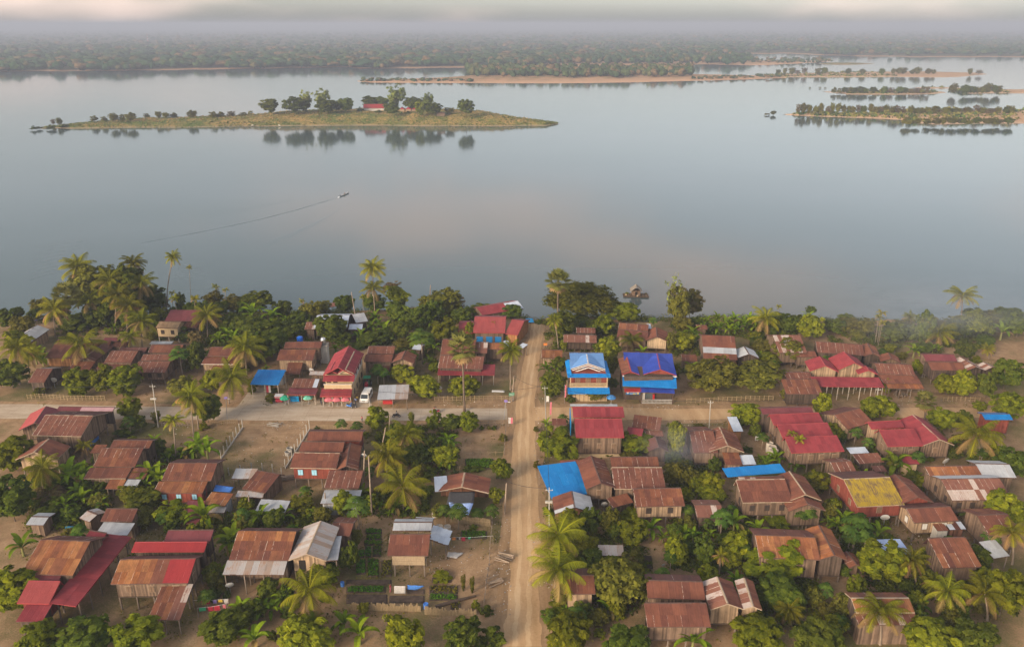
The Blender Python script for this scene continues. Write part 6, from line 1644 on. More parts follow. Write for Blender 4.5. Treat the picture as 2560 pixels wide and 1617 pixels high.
# ---- low growth filling the yards between the houses
def free(P, m=0.6):
    for P0, u, v, w, d in FOOT:
        q = P - P0; a, b = q.dot(u), q.dot(v)
        if -m < a < w + m and -m < b < d + m: return False
    return True
frg_ = random.Random(41); made = 0
while made < 240:
    x, y = frg_.uniform(84, 2480), frg_.uniform(880, 1600)
    P = at(x, y, 0)
    if 975 < y < 1068 or abs(x - 1310) < 75 or (540 < x < 800 and 1050 < y < 1230) or (880 < x < 1270 and 1300 < y < 1600) or (1130 < x < 1290 and 1060 < y < 1240) or (90 < x < 440 and 1440 < y < 1560): continue
    if not free(P): continue
    k = frg_.choice(['shrub', 'shrub', 'banana', 'dark', 'mango', 'olive', 'papaya'])
    if k in ('banana', 'papaya'): plant(k, P, frg_.uniform(2.4, 3.6))
    else: tree(k, P, frg_.uniform(1.0, 1.8) if k == 'shrub' else frg_.uniform(2.2, 3.8), frg_.uniform(1.4, 2.4) if k == 'shrub' else frg_.uniform(2.2, 3.6), low=0.02)
    made += 1
# ---- islands
T('D2', '''bamboo 220 205 318 175; dark 400 190 322 190; olive 485 195 305 90; dark 640 205 322 180; airy 490 140 300 100; airy 620 125 300 140; dark 735 215 305 70; dark 800 195 312 115; dark 975 180 280 130; dark 1060 185 278 120; airy 1168 95 300 180; dark 1135 230 332 115; dark 1300 190 302 135; airy 1425 150 300 115; mango 1360 220 330 90; dark 1455 230 330 135; olive 1575 268 322 85; dark 1700 205 338 125; shrub/0 905 262 300 50; shrub/0 1040 285 310 60; shrub/0 1260 295 315 50''', -0.4, 'island')
T('D1', '''shrub/2 465 660 705 65; shrub/2 540 665 705 50; olive 615 640 708 70; shrub/2 680 648 708 60; olive 745 636 708 75; shrub/2 860 642 678 55; olive 955 628 684 55; olive 1010 635 684 55; shrub/2 1070 638 678 60; olive 1210 618 684 65; shrub/2 1360 628 684 70; shrub/2 1420 630 680 70; dry 1500 626 675 80; shrub/2 1590 634 674 80; shrub/2 1650 622 664 60''', -4.6, 'island')
T('D1', '''olive 205 675 738 45; dry 165 680 735 35; shrub/0 140 728 764 60; shrub/0 60 740 762 40; shrub/0 15 735 766 50; shrub/0 240 722 750 60''', -7.4, 'island')
import itertools
brg = random.Random(5)
def bar(xs, top, bot, w, z, kinds, jit=8):
    for x in xs:
        x += brg.uniform(-jit, jit); hgt = (bot - top) * brg.uniform(0.7, 1.08)
        T('D4', '%s %d %d %d %d' % (brg.choice(kinds), x, bot - hgt, bot, w * brg.uniform(0.8, 1.25)), z, 'sandbar')
OD = ['olive', 'olive', 'dark', 'dry']
bar([930, 972, 1020, 1075, 1112, 1150, 1190, 1228, 1262, 1302, 1340, 1380, 1415, 1470, 1505, 1545, 1580], 556, 632, 46, -6.6, ['olive', 'olive', 'dark', 'olive', 'dry'])
bar(range(1620, 2520, 44), 568, 640, 58, -6.0, ['dark', 'olive', 'olive', 'dry'], 14)
bar(range(1750, 2520, 62), 656, 712, 66, -6.4, ['olive', 'dark', 'shrub/2', 'olive'], 20)
bar([1205, 1235, 1275, 1310, 1345, 1385, 1420, 1490, 1570, 1620, 1675, 1720, 1760, 1800, 1850, 1890], 428, 482, 46, -7.2, ['olive', 'shrub/2', 'dark', 'dry'])
bar([2080, 2170, 2210, 2250, 2290, 2330, 2370, 2410], 410, 488, 62, -6.6, ['dark', 'olive'])
bar([785, 830, 890, 930, 980, 1075, 1130, 1300, 1410, 1550, 1635, 1680, 1720, 1770, 1805, 1890, 1930, 2205, 2265], 290, 345, 42, -6.6, OD)
bar([760], 606, 640, 45, -7.6, ['olive']); bar([700, 720], 624, 640, 22, -7.6, ['shrub/2'])
bar([1020, 1100, 1140], 434, 444, 20, -7.7, ['shrub/2'])

# ---- undergrowth along the bank and in the thickets: leaves nobody could count
ug = np.random.default_rng(31); PV, PN, PS, PT = [], [], [], []
def thicket(c, x0, x1, y0, y1, n, hgt=1.2, rad=1.3, per=46, leaf=0.3):
    for k in range(int(n * 1.25)):
        P = atc(c, (ug.uniform(x0, x1), ug.uniform(y0, y1)), 0.0)
        z0 = 0.0
        by = bank_y(P.x)
        if P.y > by: z0 = -(P.y - by) * 0.4
        if z0 < -7.5: continue
        r = rad * ug.uniform(0.6, 1.3); hh = hgt * ug.uniform(0.5, 1.5)
        d = ug.normal(size=(per, 3)); d /= np.linalg.norm(d, axis=1, keepdims=True); d[:, 2] = np.abs(d[:, 2])
        PV.append(np.array([P.x, P.y, z0]) + d * np.array([r, r, hh]) * (ug.random((per, 1)) ** 0.4))
        nn = d + [0, 0, 0.6] + ug.normal(size=(per, 3)) * 0.5; PN.append(nn / np.linalg.norm(nn, axis=1, keepdims=True))
        PS.append(np.full(per, leaf) * ug.uniform(0.7, 1.3, per)); PT.append(np.clip(0.15 + 0.6 * ug.random() + ug.normal(0, 0.15, per), 0, 1))
thicket('S', 60, 2500, 764, 806, 620, 1.6, 1.8)
thicket('A1', 300, 1500, 820, 1040, 80); thicket('A1', 1450, 1996, 760, 1100, 60); thicket('A2', 0, 1400, 820, 1180, 230, 1.5, 1.6); thicket('A2', 0, 620, 1100, 1300, 40)
thicket('A3', 100, 1300, 850, 1180, 150); thicket('A3', 300, 1000, 1180, 1330, 40, 0.8); thicket('A4', 400, 1300, 900, 1100, 60); thicket('A4', 500, 1300, 1120, 1250, 50)
thicket('A5', 0, 1500, 880, 1080, 170); thicket('A5', 0, 400, 1080, 1280, 40); thicket('A5', 1000, 1500, 1080, 1300, 40); thicket('A6', 0, 1900, 960, 1180, 150)
thicket('B1', 0, 700, 1180, 1480, 90); thicket('B1', 1350, 1996, 1000, 1400, 60); thicket('C1', 0, 900, 100, 480, 120); thicket('C2', 300, 1600, 330, 470, 60)
thicket('B3', 350, 1250, 700, 1250, 110, 0.8); thicket('C3', 100, 900, 60, 330, 60, 0.8); thicket('C4', 500, 1600, 500, 960, 70, 0.7); thicket('C5', 0, 1000, 380, 1000, 110, 0.8)
thicket('C5', 900, 1700, 900, 1500, 60); thicket('C6', 0, 700, 250, 800, 60, 0.8); thicket('C6', 400, 1900, 950, 1300, 60); thicket('B5', 0, 500, 1150, 1500, 50, 0.8); thicket('C4', 900, 1600, 950, 1500, 40)
V_, F_, C_ = leaf_quads(np.concatenate(PV), np.concatenate(PN), np.concatenate(PS), np.concatenate(PT), ug)
o = link(bpy.data.objects.new('undergrowth', np_mesh('undergrowth', V_, F_, LM['dark'], False, C_))); o['kind'] = 'stuff'
# ---- thin grass and weeds over the yards
PV, PN, PS, PT = [], [], [], []
for k in range(9500):
    x, y = ug.uniform(60, 2500), 820 + 780 * ug.random() ** 0.8
    P = at(x, y, 0)
    if abs(y - 1034) < 20: continue
    if -3.6 < P.x - np.interp(P.y, [100, 190, 229], [1.6, 2.6, 7.3]) < 3.6 or 540 < x < 870 and 1055 < y < 1150 and ug.random() < 0.7: continue
    if np.sin(P.x * 0.21) + np.sin(P.y * 0.17 + 1) + ug.normal() * 0.7 < 0.1: continue
    n = 7
    PV.append(np.array([P.x, P.y, 0.1]) + ug.normal(size=(n, 3)) * [0.35, 0.35, 0.05]); nn = ug.normal(size=(n, 3)) + [0, 0, 0.4]; PN.append(nn / np.linalg.norm(nn, axis=1, keepdims=True))
    PS.append(ug.uniform(0.1, 0.26, n)); PT.append(np.clip(ug.random() + ug.normal(0, 0.1, n), 0, 1))
V_, F_, C_ = leaf_quads(np.concatenate(PV), np.concatenate(PN), np.concatenate(PS), np.concatenate(PT), ug)
o = link(bpy.data.objects.new('grass', np_mesh('grass', V_, F_, LM['olive'], False, C_))); o['kind'] = 'stuff'

# ---- rough grass and scrub on the island slopes and the sandbars
PV, PN, PS, CT = [], [], [], []
dg_ = bpy.context.evaluated_depsgraph_get()
GRS = [(0.12, 0.155, 0.028), (0.085, 0.125, 0.024), (0.28, 0.20, 0.07), (0.32, 0.22, 0.085), (0.18, 0.165, 0.042), (0.05, 0.08, 0.02)]
for ob in [o for o in COL.objects if o.name.startswith(('river_island_terrain', 'sandbar_terrain'))]:
    me = ob.data; isl = ob.name.startswith('river_island'); co = np.array([v.co[:] for v in me.vertices])
    for pg in me.polygons:
        c = np.mean(co[list(pg.vertices)], 0)
        if c[2] < WZ + (0.35 if isl else 0.5) or abs(c[0]) > 700: continue
        nn_ = ug.poisson((3.4 if isl else 1.3) * min(3.0, pg.area / 60 + 0.6))
        for k in range(nn_):
            w = ug.dirichlet(np.ones(len(pg.vertices))); p = w @ co[list(pg.vertices)]
            green = isl and (p[2] < WZ + 3.0 or math.sin(p[0] * 0.06) + math.sin(p[0] * 0.023 + p[1] * .1) > 0.5)
            col = (GRS[ug.choice([0, 1, 4])] if green else GRS[ug.choice([0, 2, 3, 3, 4])]) if isl else GRS[ug.choice([1, 5, 4, 4])]
            n = 6; s_ = ug.uniform(0.4, 0.95) if isl else ug.uniform(0.6, 2.6) ** 1.2
            PV.append(p + ug.normal(size=(n, 3)) * [s_ * .8, s_ * .8, s_ * .25] + [0, 0, s_ * 0.35]); q = ug.normal(size=(n, 3)) + [0, -0.3, 0.4]; PN.append(q / np.linalg.norm(q, axis=1, keepdims=True))
            PS.append(np.full(n, s_) * ug.uniform(0.6, 1.2, n)); CT.append(np.array(col)[None] * ug.uniform(0.85, 1.2, (n, 1)))
V_, F_, C_ = leaf_quads(np.concatenate(PV), np.concatenate(PN), np.concatenate(PS), np.zeros(sum(map(len, PS))), ug)
o = link(bpy.data.objects.new('island_grass', np_mesh('island_grass', V_, F_, DISTANT, False, np.concatenate(CT)))); o['kind'] = 'stuff'
# ================================================================== things around the houses
prp = random.Random(17)
CONCP = plain_mat('pole_concrete', (0.36, 0.33, 0.285), 0.85, 0.15)
WHITE = plain_mat('white_paint', (0.58, 0.56, 0.53), 0.5, 0.1)
BLACK = plain_mat('black_rubber', (0.02, 0.02, 0.02), 0.7, 0.2)
STEEL = plain_mat('grey_steel', (0.40, 0.40, 0.40), 0.4, 0.15, metallic=0.5)
BAMB = wood_mat('bamboo_cane', (0.40, 0.29, 0.16), tintlo=0.75, tinthi=1.25)
CLOTHC = {k: plain_mat('cloth_' + k, c, 0.9, 0.2) for k, c in dict(white=(0.48, 0.45, 0.42), red=(0.40, 0.03, 0.05), blue=(0.06, 0.19, 0.55), pink=(0.50, 0.14, 0.17), green=(0.04, 0.28, 0.14), orange=(0.60, 0.20, 0.05),
          yellow=(0.6, 0.42, 0.05), violet=(0.25, 0.18, 0.42), black=(0.045, 0.045, 0.05), palegreen=(0.36, 0.40, 0.24), sky=(0.30, 0.42, 0.72), teal=(0.03, 0.28, 0.30), cyan=(0.01, 0.28, 0.60)).items()}

def thing(name, label, cat, P, rz=0.0, group=None):
    o = empty(name, (P.x, P.y, P.z if len(P) == 3 else 0), rz); tag(o, label, cat, group); return o

# ---- poles
def pole(c, top, foot, label, kind='concrete', arm=True, lamp=False, group='roadside poles', box=False):
    P = atc(c, foot); h = height_at(P, px(c, top)[1]); d = ray(*px(c, top)); X = d.x * (P.y / d.y) - P.x
    t = thing({'concrete': 'utility_pole', 'wood': 'wooden_pole', 'lamp': 'street_lamp'}[kind], label, {'concrete': 'pole', 'wood': 'pole', 'lamp': 'lamp'}[kind], P, 0, group)
    r = {'concrete': 0.13, 'wood': 0.16, 'lamp': 0.07}[kind]
    mb = MB(); mb.tube([(0, 0, 0), (X * 0.5, 0, h * 0.5), (X, 0, h)], [r, r * 0.85, r * 0.65], 8)
    mb.build('post', CONCP if kind == 'concrete' else (BARK_P if kind == 'wood' else STEEL), t)
    if arm and kind == 'concrete':
        mb = MB(); mb.box((X - 0.6, -0.2, h - 0.5), (1.2, 0, 0), (0, 0.08, 0), (0, 0, 0.08)); mb.build('crossarm', CONCP, t)
        for k in (-0.5, 0.0, 0.5):
            mb = MB(); mb.lathe((X + k, -0.15, h - 0.43), [(0.03, 0), (0.06, 0.05), (0.06, 0.12), (0, 0.16)], 6); mb.build('insulator', WHITE, t)
    if box:
        mb = MB(); mb.cbox((X * 0.7 - 0.1, -0.3, h * 0.66), 1.2, 0.3, 0.35); mb.build('junction_box', CONCP, t)
    if lamp:
        mb = MB(); mb.box((X, -0.05, h - 0.05), (0.9, -0.4, 0.15), (0.1, 0.2, 0), (0, 0, 0.06)); mb.build('lamp_head', WHITE, t)
        mb = MB(); mb.box((X - 0.35, -0.3, h + 0.05), (0.7, 0, 0), (0, 0.5, 0.25), (0, 0, 0.04)); mb.build('solar_panel', CLOTHC['violet'], t)
    return Vector((P.x + X, P.y, h))
tops = {}
tops['a'] = pole('B1', (1440, 190), (1510, 700), 'pale concrete pole with a white box near the orange umbrella', box=True)
tops['b'] = pole('B3', (195, 265), (228, 492), 'pale concrete pole just in front of the white van')
tops['c'] = pole('B4', (400, 212), (413, 620), 'tall pale concrete pole at the crossroads beside the kiosk')
tops['d'] = pole('B5', (468, 382), (450, 722), 'pale concrete pole behind the rust striped cross gable')
tops['e'] = pole('B6', (560, 232), (533, 475), 'pale concrete pole at the red house with three gables')
tops['f'] = pole('C4', (452, -10), (452, 485), 'pale concrete pole beside the blue sheet roof on the dirt road', box=True)
tops['g'] = pole('B3', (1935, 95), (1908, 395), 'brown pole at the corner fence by the green sign', 'wood', False)
pole('B3', (1838, 400), (1815, 612), 'slim street lamp with solar panel at the crossroads fence', 'lamp', False, True)
pole('B2', (412, 362), (428, 612), 'slim street lamp with solar panel beside the long driveway', 'lamp', False, True)
pole('A2', (1903, 525), (1975, 960), 'leaning bare trunk standing beside the white tin roof', 'wood', False, group='bare trunks and poles')
pole('A3', (942, 440), (930, 700), 'upright bare pole rising from the riverside trees', 'wood', False, group='bare trunks and poles')
pole('B3', (158, 978), (145, 1425), 'bare pole with a small round dish by the red plank house', 'wood', False, group='bare trunks and poles')
pole('B3', (205, 1040), (245, 1740), 'dead palm trunk with withered top beside the garden', 'wood', False, group='bare trunks and poles')
pole('B3', (408, 705), (310, 1235), 'long leaning pole beside the yellowish coconut palm', 'wood', False, group='bare trunks and poles')
pole('B3', (458, 550), (452, 790), 'short stump pole beside the roadside mango tree', 'wood', False, group='bare trunks and poles')
pole('B2', (1588, 1480), (1600, 1700), 'thin wooden post in front of the grey tin shed', 'wood', False, group='bare trunks and poles')
pole('C2', (680, 80), (697, 285), 'crooked wooden post beside the grey lean-to', 'wood', False, group='bare trunks and poles')
pole('C3', (1845, -60), (1822, 310), 'weathered fence pole by the black tarpaulin house', 'wood', False, group='bare trunks and poles')
pole('B4', (40, 90), (8, 390), 'grey wooden pole leaning at the dirt road bend', 'wood', False, group='bare trunks and poles')
def wire(A, B, sag, label):
    mb = MB(); n = 16
    pts = [A.lerp(B, i / n) - ZV * sag * 4 * (i / n) * (1 - i / n) for i in range(n + 1)]
    mid = A.copy(); mb.tube([p - Vector((A.x, A.y, 0)) for p in pts], 0.035, 4)
    o = mb.build('power_line', BLACK); o.location = (A.x, A.y, 0); tag(o, label, 'power line', 'overhead wires')
wire(tops['a'], tops['b'], 1.2, 'wire strung from the white boxed pole to the pole by the van')
wire(tops['b'], tops['c'], 1.4, 'wire strung from the pole by the van to the crossroads pole')
wire(tops['c'], tops['d'], 1.3, 'wire strung from the crossroads pole along the dirt cross road')
wire(tops['d'], tops['e'], 1.3, 'wire strung along the cross road to the three gabled red house')
wire(tops['e'], tops['e'] + Vector((48, -3, -1)), 1.0, 'wire leaving the three gabled red house along the cross road')
wire(tops['c'], tops['f'], 1.2, 'wire strung along the dirt road from the crossroads pole')
wire(tops['f'], atc('B3', (1710, 1275), 4.0), 0.9, 'wire strung across the dirt road to the black tarpaulin house')
wire(tops['g'], tops['c'], 0.8, 'wire strung across the crossroads from the corner fence')
wire(tops['a'], tops['a'] + Vector((-60, 2, 0)), 1.2, 'wire running along the concrete road past the mango trees')

# ---- fences: every post and rail a part
def fence(name, label, c, pts, h, n, mat, t=0.13, rails=2, rmat=None, curb=False, jit=0.08, railz=None):
    W = [atc(c, p) for p in pts]; o = W[0].copy()
    root = thing(name, label, 'fence', o)
    seg = [(W[i + 1] - W[i]).length for i in range(len(W) - 1)]; tot = sum(seg)
    def along(f):
        s = f * tot
        for i, L in enumerate(seg):
            if s <= L + 1e-6: return W[i].lerp(W[i + 1], s / L)
            s -= L
        return W[-1]
    for i in range(n):
        q = along(i / (n - 1)) - o; hh = h * (1 + prp.uniform(-jit, jit))
        box_part('post', mat, root, frame_mat((q.x, q.y, 0), (t, 0, 0), (0, t, 0), (prp.uniform(-.04, .04), prp.uniform(-.04, .04), hh)))
    for i in range(len(W) - 1):
        d = W[i + 1] - W[i]; u_ = d.normalized(); v_ = Vector((-u_.y, u_.x, 0)); m_ = W[i] + d / 2 - o
        for k in range(rails):
            z = h * ((k + 0.7) / (rails + 0.3)) if railz is None else railz[k]
            box_part('rail', rmat or mat, root, frame_mat((m_.x, m_.y, z), d, v_ * 0.06, ZV * 0.07 + u_ * 0.0))
        if curb: box_part('curb', CONCP, root, frame_mat((m_.x, m_.y, 0), d, v_ * 0.2, ZV * 0.28))
    return root
fence('concrete_post_fence', 'row of white concrete posts along the banana side of the bare lot', 'B2', [(612, 712), (355, 1080)], 2.1, 8, CONCP, 0.15, 0, curb=True)
fence('concrete_post_fence', 'row of white concrete posts along the bare lot next to the red plank house', 'B2', [(1408, 730), (1120, 1195)], 2.1, 9, CONCP, 0.15, 0, curb=True)
fence('concrete_post_fence', 'row of white concrete posts closing the bare lot behind the scrap shed', 'B2', [(450, 1275), (690, 1215), (940, 1230), (1075, 1270)], 1.7, 6, CONCP, 0.17, 0)
fence('bamboo_fence', 'bamboo rail fence along the road below the mango trees', 'B1', [(-40, 372), (130, 362), (470, 385), (880, 385)], 1.3, 22, BAMB, 0.08, 3)
fence('bamboo_fence', 'wooden rail fence along the road in front of the red porch', 'B3', [(990, 392), (1300, 392), (1560, 385), (1890, 385)], 1.3, 18, BAMB, 0.09, 3)
fence('bamboo_fence', 'rail fence in front of the roadside olive trees', 'B5', [(180, 418), (520, 400), (900, 385), (1210, 380)], 1.2, 20, BAMB, 0.08, 3)
fence('bamboo_fence', 'bamboo hurdle at the road edge above the red plank house', 'B2', [(1520, 722), (1890, 725)], 1.0, 12, BAMB, 0.07, 4)
fence('bamboo_fence', 'low rail fence on the cross road beyond the short sugar palm', 'B6', [(1330, 392), (1540, 388), (1760, 402)], 1.1, 9, BAMB, 0.08, 2)
fence('bamboo_fence', 'crooked stick fence beside the thin street lamp driveway', 'B2', [(240, 690), (440, 660), (550, 655)], 1.1, 14, BAMB, 0.06, 2)
fence('stick_fence', 'crooked stick fence along the dirt road beside the vegetable garden', 'C3', [(1680, 420), (1650, 700), (1640, 960), (1600, 1200), (1580, 1420)], 1.5, 16, POST_W, 0.1, 1)
fence('stick_fence', 'wire and stick fence between the dry garden and the dirt road', 'B3', [(1840, 700), (1830, 850), (1818, 1030)], 1.6, 7, POST_W, 0.12, 1)
fence('stick_fence', 'fence of thin posts along the dry garden by the road', 'B3', [(500, 700), (760, 715), (1100, 700), (1500, 690), (1800, 690)], 1.3, 16, POST_W, 0.1, 2)
fence('stick_fence', 'stick fence around the green plot near the dirt road', 'B3', [(1290, 1225), (1345, 1040), (1810, 1032)], 1.1, 10, BAMB, 0.08, 1)
fence('bamboo_palisade', 'tall close set bamboo palisade behind the herb bed', 'C3', [(1180, 400), (1420, 430), (1650, 455)], 1.5, 34, BAMB, 0.14, 1)
fence('picket_fence', 'split picket fence along the bottom of the vegetable garden', 'C3', [(0, 1448), (300, 1452), (820, 1460)], 1.15, 48, BAMB, 0.17, 1, jit=0.25)
fence('picket_fence', 'leaning split picket fence by the corner of the garden and road', 'C3', [(880, 1495), (1200, 1510), (1480, 1512)], 1.1, 36, BAMB, 0.17, 1, jit=0.3)
fence('stick_fence', 'driftwood fence on the side of the lettuce beds', 'C3', [(10, 700), (60, 560), (120, 460)], 1.4, 8, POST_W, 0.1, 1)
fence('stick_fence', 'rough plank fence behind the rust roofed house with curled sheets', 'B1', [(1520, 700), (1900, 690)], 1.1, 12, POST_W, 0.09, 2)

# ---- vegetable beds
SOIL = plain_mat('bed_soil', (0.075, 0.052, 0.038), 1.0, 0.4, 1.5)
def bed(c, x0, y0, x1, y1, label, crop=None, dens=26, hgt=0.22, leaf=0.18):
    a, b, d, e = (atc(c, p) for p in ((x0, y1), (x1, y1), (x1, y0), (x0, y0))); o = (a + b + d + e) / 4
    t = thing('vegetable_bed', label, 'garden bed', o, 0, 'vegetable beds')
    mb = MB(); top = [p - o + ZV * 0.16 for p in (a, b, d, e)]; top = [q * 0.93 + ZV * 0.011 for q in top]; bot = [p - o for p in (a, b, d, e)]
    mb.quad(*top)
    for i in range(4): mb.quad(bot[i], bot[(i + 1) % 4], top[(i + 1) % 4], top[i])
    mb.build('soil', SOIL, t)
    if crop:
        g = np.random.default_rng(int(x0 * 7 + y0)); ar = (b - a).length * (d - b).length; n = int(ar * dens)
        s_, r_ = g.random(n) * 0.9 + 0.05, g.random(n) * 0.9 + 0.05
        A, B, D, E = (np.array(p - o) for p in (a, b, d, e))
        pos = (A[None] * ((1 - s_) * (1 - r_))[:, None] + B[None] * (s_ * (1 - r_))[:, None] + D[None] * (s_ * r_)[:, None] + E[None] * ((1 - s_) * r_)[:, None])
        pos[:, 2] = 0.16 + g.random(n) * hgt
        nn = g.normal(size=(n, 3)) * 0.6 + [0, 0, 1]; nn /= np.linalg.norm(nn, axis=1, keepdims=True)
        V_, F_, C_ = leaf_quads(pos, nn, g.uniform(0.7, 1.3, n) * leaf, np.clip(g.normal(0.5, 0.25, n), 0, 1), g)
        q = link(bpy.data.objects.new('crop', np_mesh('crop', V_, F_, LM[crop], False, C_)), t); q['kind'] = 'stuff'
for c, x0, y0, x1, y1, lb, cr in [
    ('C3', 170, 490, 366, 545, 'green vegetable bed at the back of the garden, beside the driftwood fence', 'crop'), ('C3', 180, 560, 362, 615, 'short green bed, second from the back of the garden', 'crop'),
    ('C3', 150, 628, 372, 680, 'green bed with a bushy herb, third from the back of the garden', 'crop'), ('C3', 165, 690, 240, 822, 'narrow green bed between leafy lettuces and driftwood fence', 'crop'),
    ('C3', 252, 690, 358, 814, 'bed of spaced leafy lettuces beside the boarded house', 'papaya'), ('C3', 85, 740, 158, 822, 'small green bed hugging the driftwood fence', 'crop'),
    ('C3', 55, 845, 172, 1030, 'dark green rectangular bed, farthest of three from the boarded house', 'crop'), ('C3', 195, 845, 328, 1056, 'dense dark green rectangular bed in the middle of three', 'crop'),
    ('C3', 355, 855, 478, 1056, 'brownish half bare bed next to the boarded house', 'olive'), ('C3', -60, 1172, 412, 1246, 'long green bed running along the lower garden', 'crop'),
    ('C3', -60, 1092, 482, 1150, 'long bare soil bed above the long green bed', None), ('C3', -60, 1265, 432, 1372, 'dark bare soil bed behind the picket fence', None), ('C3', 452, 1280, 872, 1366, 'dark soil bed below the hanging banner', None),
    ('C3', 925, 1162, 1266, 1258, 'dark tilled bed beside the bean poles', 'olive'), ('C3', 925, 1268, 1266, 1335, 'seedling bed in rows beside the dark log', 'crop'), ('C3', 960, 1065, 1192, 1122, 'bed of tall yellow green lettuce', 'mango'),
    ('C3', 1300, 515, 1612, 602, 'herb bed in front of the bamboo palisade', 'crop'), ('B3', 1350, 1082, 1690, 1200, 'bright green seedling plot near the dirt road', 'crop'), ('C3', 1180, 1370, 1300, 1440, 'ragged weed bed by the corner picket fence', 'olive'),
    ('C3', 655, 1205, 870, 1262, 'strip of dark soil behind the blue tarpaulin', None)]:
    bed(c, x0, y0, x1, y1, lb, cr, 44 if cr == 'crop' else 12, 0.5 if cr == 'mango' else 0.25, 0.2 if cr == 'crop' else 0.3)

# ---- jars, tanks, wells
def vessel(name, label, cat, P, prof, mat, n=18, group=None, lid=None):
    t = thing(name, label, cat, P, 0, group); mb = MB(); mb.lathe((0, 0, 0), prof, n); mb.build('vessel', mat, t, smooth=False)
    if lid:
        mb = MB(); r, z, m_ = lid; mb.lathe((0, 0, z), [(0, 0.03), (r, 0.0), (r, 0.05), (0, 0.09)], n); mb.build('lid', m_, t)
    return t
JAR = plain_mat('cement_jar', (0.40, 0.35, 0.29), 0.9, 0.2)
JP = lambda r, h: [(0, 0), (r * 0.92, 0), (r, h * 0.3), (r, h * 0.9), (r * 0.95, h), (r * 0.85, h), (r * 0.85, h * 0.92), (0, h * 0.92)]
vessel('water_jar', 'round cement water jar nearer the boarded house', 'water jar', atc('C3', (1050, 560)), JP(0.62, 1.9), JAR, group='cement water jars')
vessel('water_jar', 'round cement water jar nearer the bamboo palisade', 'water jar', atc('C3', (1145, 562)), JP(0.62, 1.9), JAR, group='cement water jars')
vessel('water_jar', 'tall cement water jar farthest back beside the three red ranges', 'water jar', atc('B5', (1160, 990)), JP(0.7, 2.0), JAR, group='cement water jars')
vessel('water_jar', 'stained cement water jar in the middle beside the three red ranges', 'water jar', atc('B5', (1195, 1035)), JP(0.8, 2.0), JAR, group='cement water jars')
vessel('water_jar', 'cement water jar nearest the blue rear slope house', 'water jar', atc('B5', (1212, 1075)), JP(0.85, 2.0), JAR, group='cement water jars')
vessel('well_ring', 'concrete well ring in the bare lot, farther from the scrap shed', 'well', atc('B2', (1172, 985)), [(0, 0.2), (0.5, 0.2), (0.5, 0.75), (0.62, 0.75), (0.62, 0)], CONCP, group='well rings')
vessel('well_ring', 'concrete well ring in the bare lot, nearer the scrap shed', 'well', atc('B2', (1152, 1030)), [(0, 0.2), (0.5, 0.2), (0.5, 0.75), (0.62, 0.75), (0.62, 0)], CONCP, group='well rings')
vessel('well_ring', 'grey well ring behind the garden papaya trees', 'well', atc('C3', (1000, 330)), [(0, 0.2), (0.45, 0.2), (0.45, 0.7), (0.58, 0.7), (0.58, 0)], JAR, group='well rings')
vessel('rain_barrel', 'blue plastic barrel at the foot of the picket fence', 'barrel', atc('C3', (888, 1425)), JP(0.38, 0.85), CLOTHC['blue'])
vessel('rain_barrel', 'small blue barrel beside the lettuce garden path', 'barrel', atc('C2', (1798, 1160)), JP(0.3, 0.75), CLOTHC['blue'])
t = thing('elevated_tank', 'blue plastic water tank on a stand behind the rusty awning house', 'water tank', atc('A2', (1310, 1270)))
hT = height_at(atc('A2', (1310, 1270)), px('A2', (0, 1105))[1])
mb = MB(); mb.lathe((0, 0, hT), [(0, 0), (0.75, 0), (0.78, 0.4), (0.75, 1.1), (0.4, 1.3), (0, 1.35)], 18); mb.build('tank', plain_mat('blue_tank', (0.01, 0.12, 0.55), 0.4), t)
for a in range(4): mb = MB(); mb.cbox((0.55 * (1 if a % 2 else -1), 0.55 * (1 if a // 2 else -1), 0), 0.14, 0.14, hT); mb.build('leg', POST_W, t)

# ---- satellite dishes
def dish(c, p, foot, label, r=0.75):
    P = atc(c, foot); h = max(0.6, height_at(P, px(c, p)[1])); t = thing('satellite_dish', label, 'satellite dish', P, prp.uniform(-0.4, 0.4), 'satellite dishes')
    mb = MB(); mb.tube([(0, 0, 0), (0, 0, h)], 0.05, 6); mb.build('mast', STEEL, t)
    mb = MB(); n = 18
    for k in range(4):
        r0, r1 = r * k / 4, r * (k + 1) / 4
        for j in range(n):
            a0, a1 = 2 * math.pi * j / n, 2 * math.pi * (j + 1) / n
            def pt(rr, a):
                x, y = rr * math.cos(a), rr * math.sin(a); z = -0.28 * (1 - (rr / r) ** 2) * r
                return Vector((x, z * 0.8 - y * 0.35 - 0.08, h + y * 0.93 - z * 0.3))
            mb.quad(pt(r0, a0), pt(r1, a0), pt(r1, a1), pt(r0, a1))
    mb.build('reflector', WHITE, t)
    mb = MB(); mb.tube([(0, -0.1, h - r * 0.5), (0, -r * 0.9, h + 0.2)], 0.025, 4); mb.build('feed_arm', STEEL, t)
dish('B1', (272, 140), (285, 235), 'white dish at the dark plank house by the bamboo fence'); dish('A3', (1930, 1008), (1930, 1130), 'white dish in front of the red house with blue doors', 0.9)
dish('C2', (457, 1145), (470, 1245), 'white dish at the zinc porch post', 0.62); dish('C4', (1110, 185), (1103, 262), 'white dish below the wood gable of the blue sheet house', 0.6)
dish('C6', (648, 342), (618, 452), 'white dish below the mossy yellow roof', 0.75); dish('C6', (1735, 270), (1740, 330), 'white dish beside the long white striped roof', 0.75)
dish('B6', (1345, 1098), (1345, 1160), 'white dish behind the wide plank house with joined red roofs', 0.75); dish('A2', (1440, 1450), (1440, 1545), 'white dish in the yard of the rusty awning house', 0.7)
dish('B3', (1042, 230), (1050, 345), 'grey dish between the mango trees and the red porch', 0.7); dish('B3', (160, 1035), (165, 1240), 'small dish against the bare pole by the red plank house', 0.6)
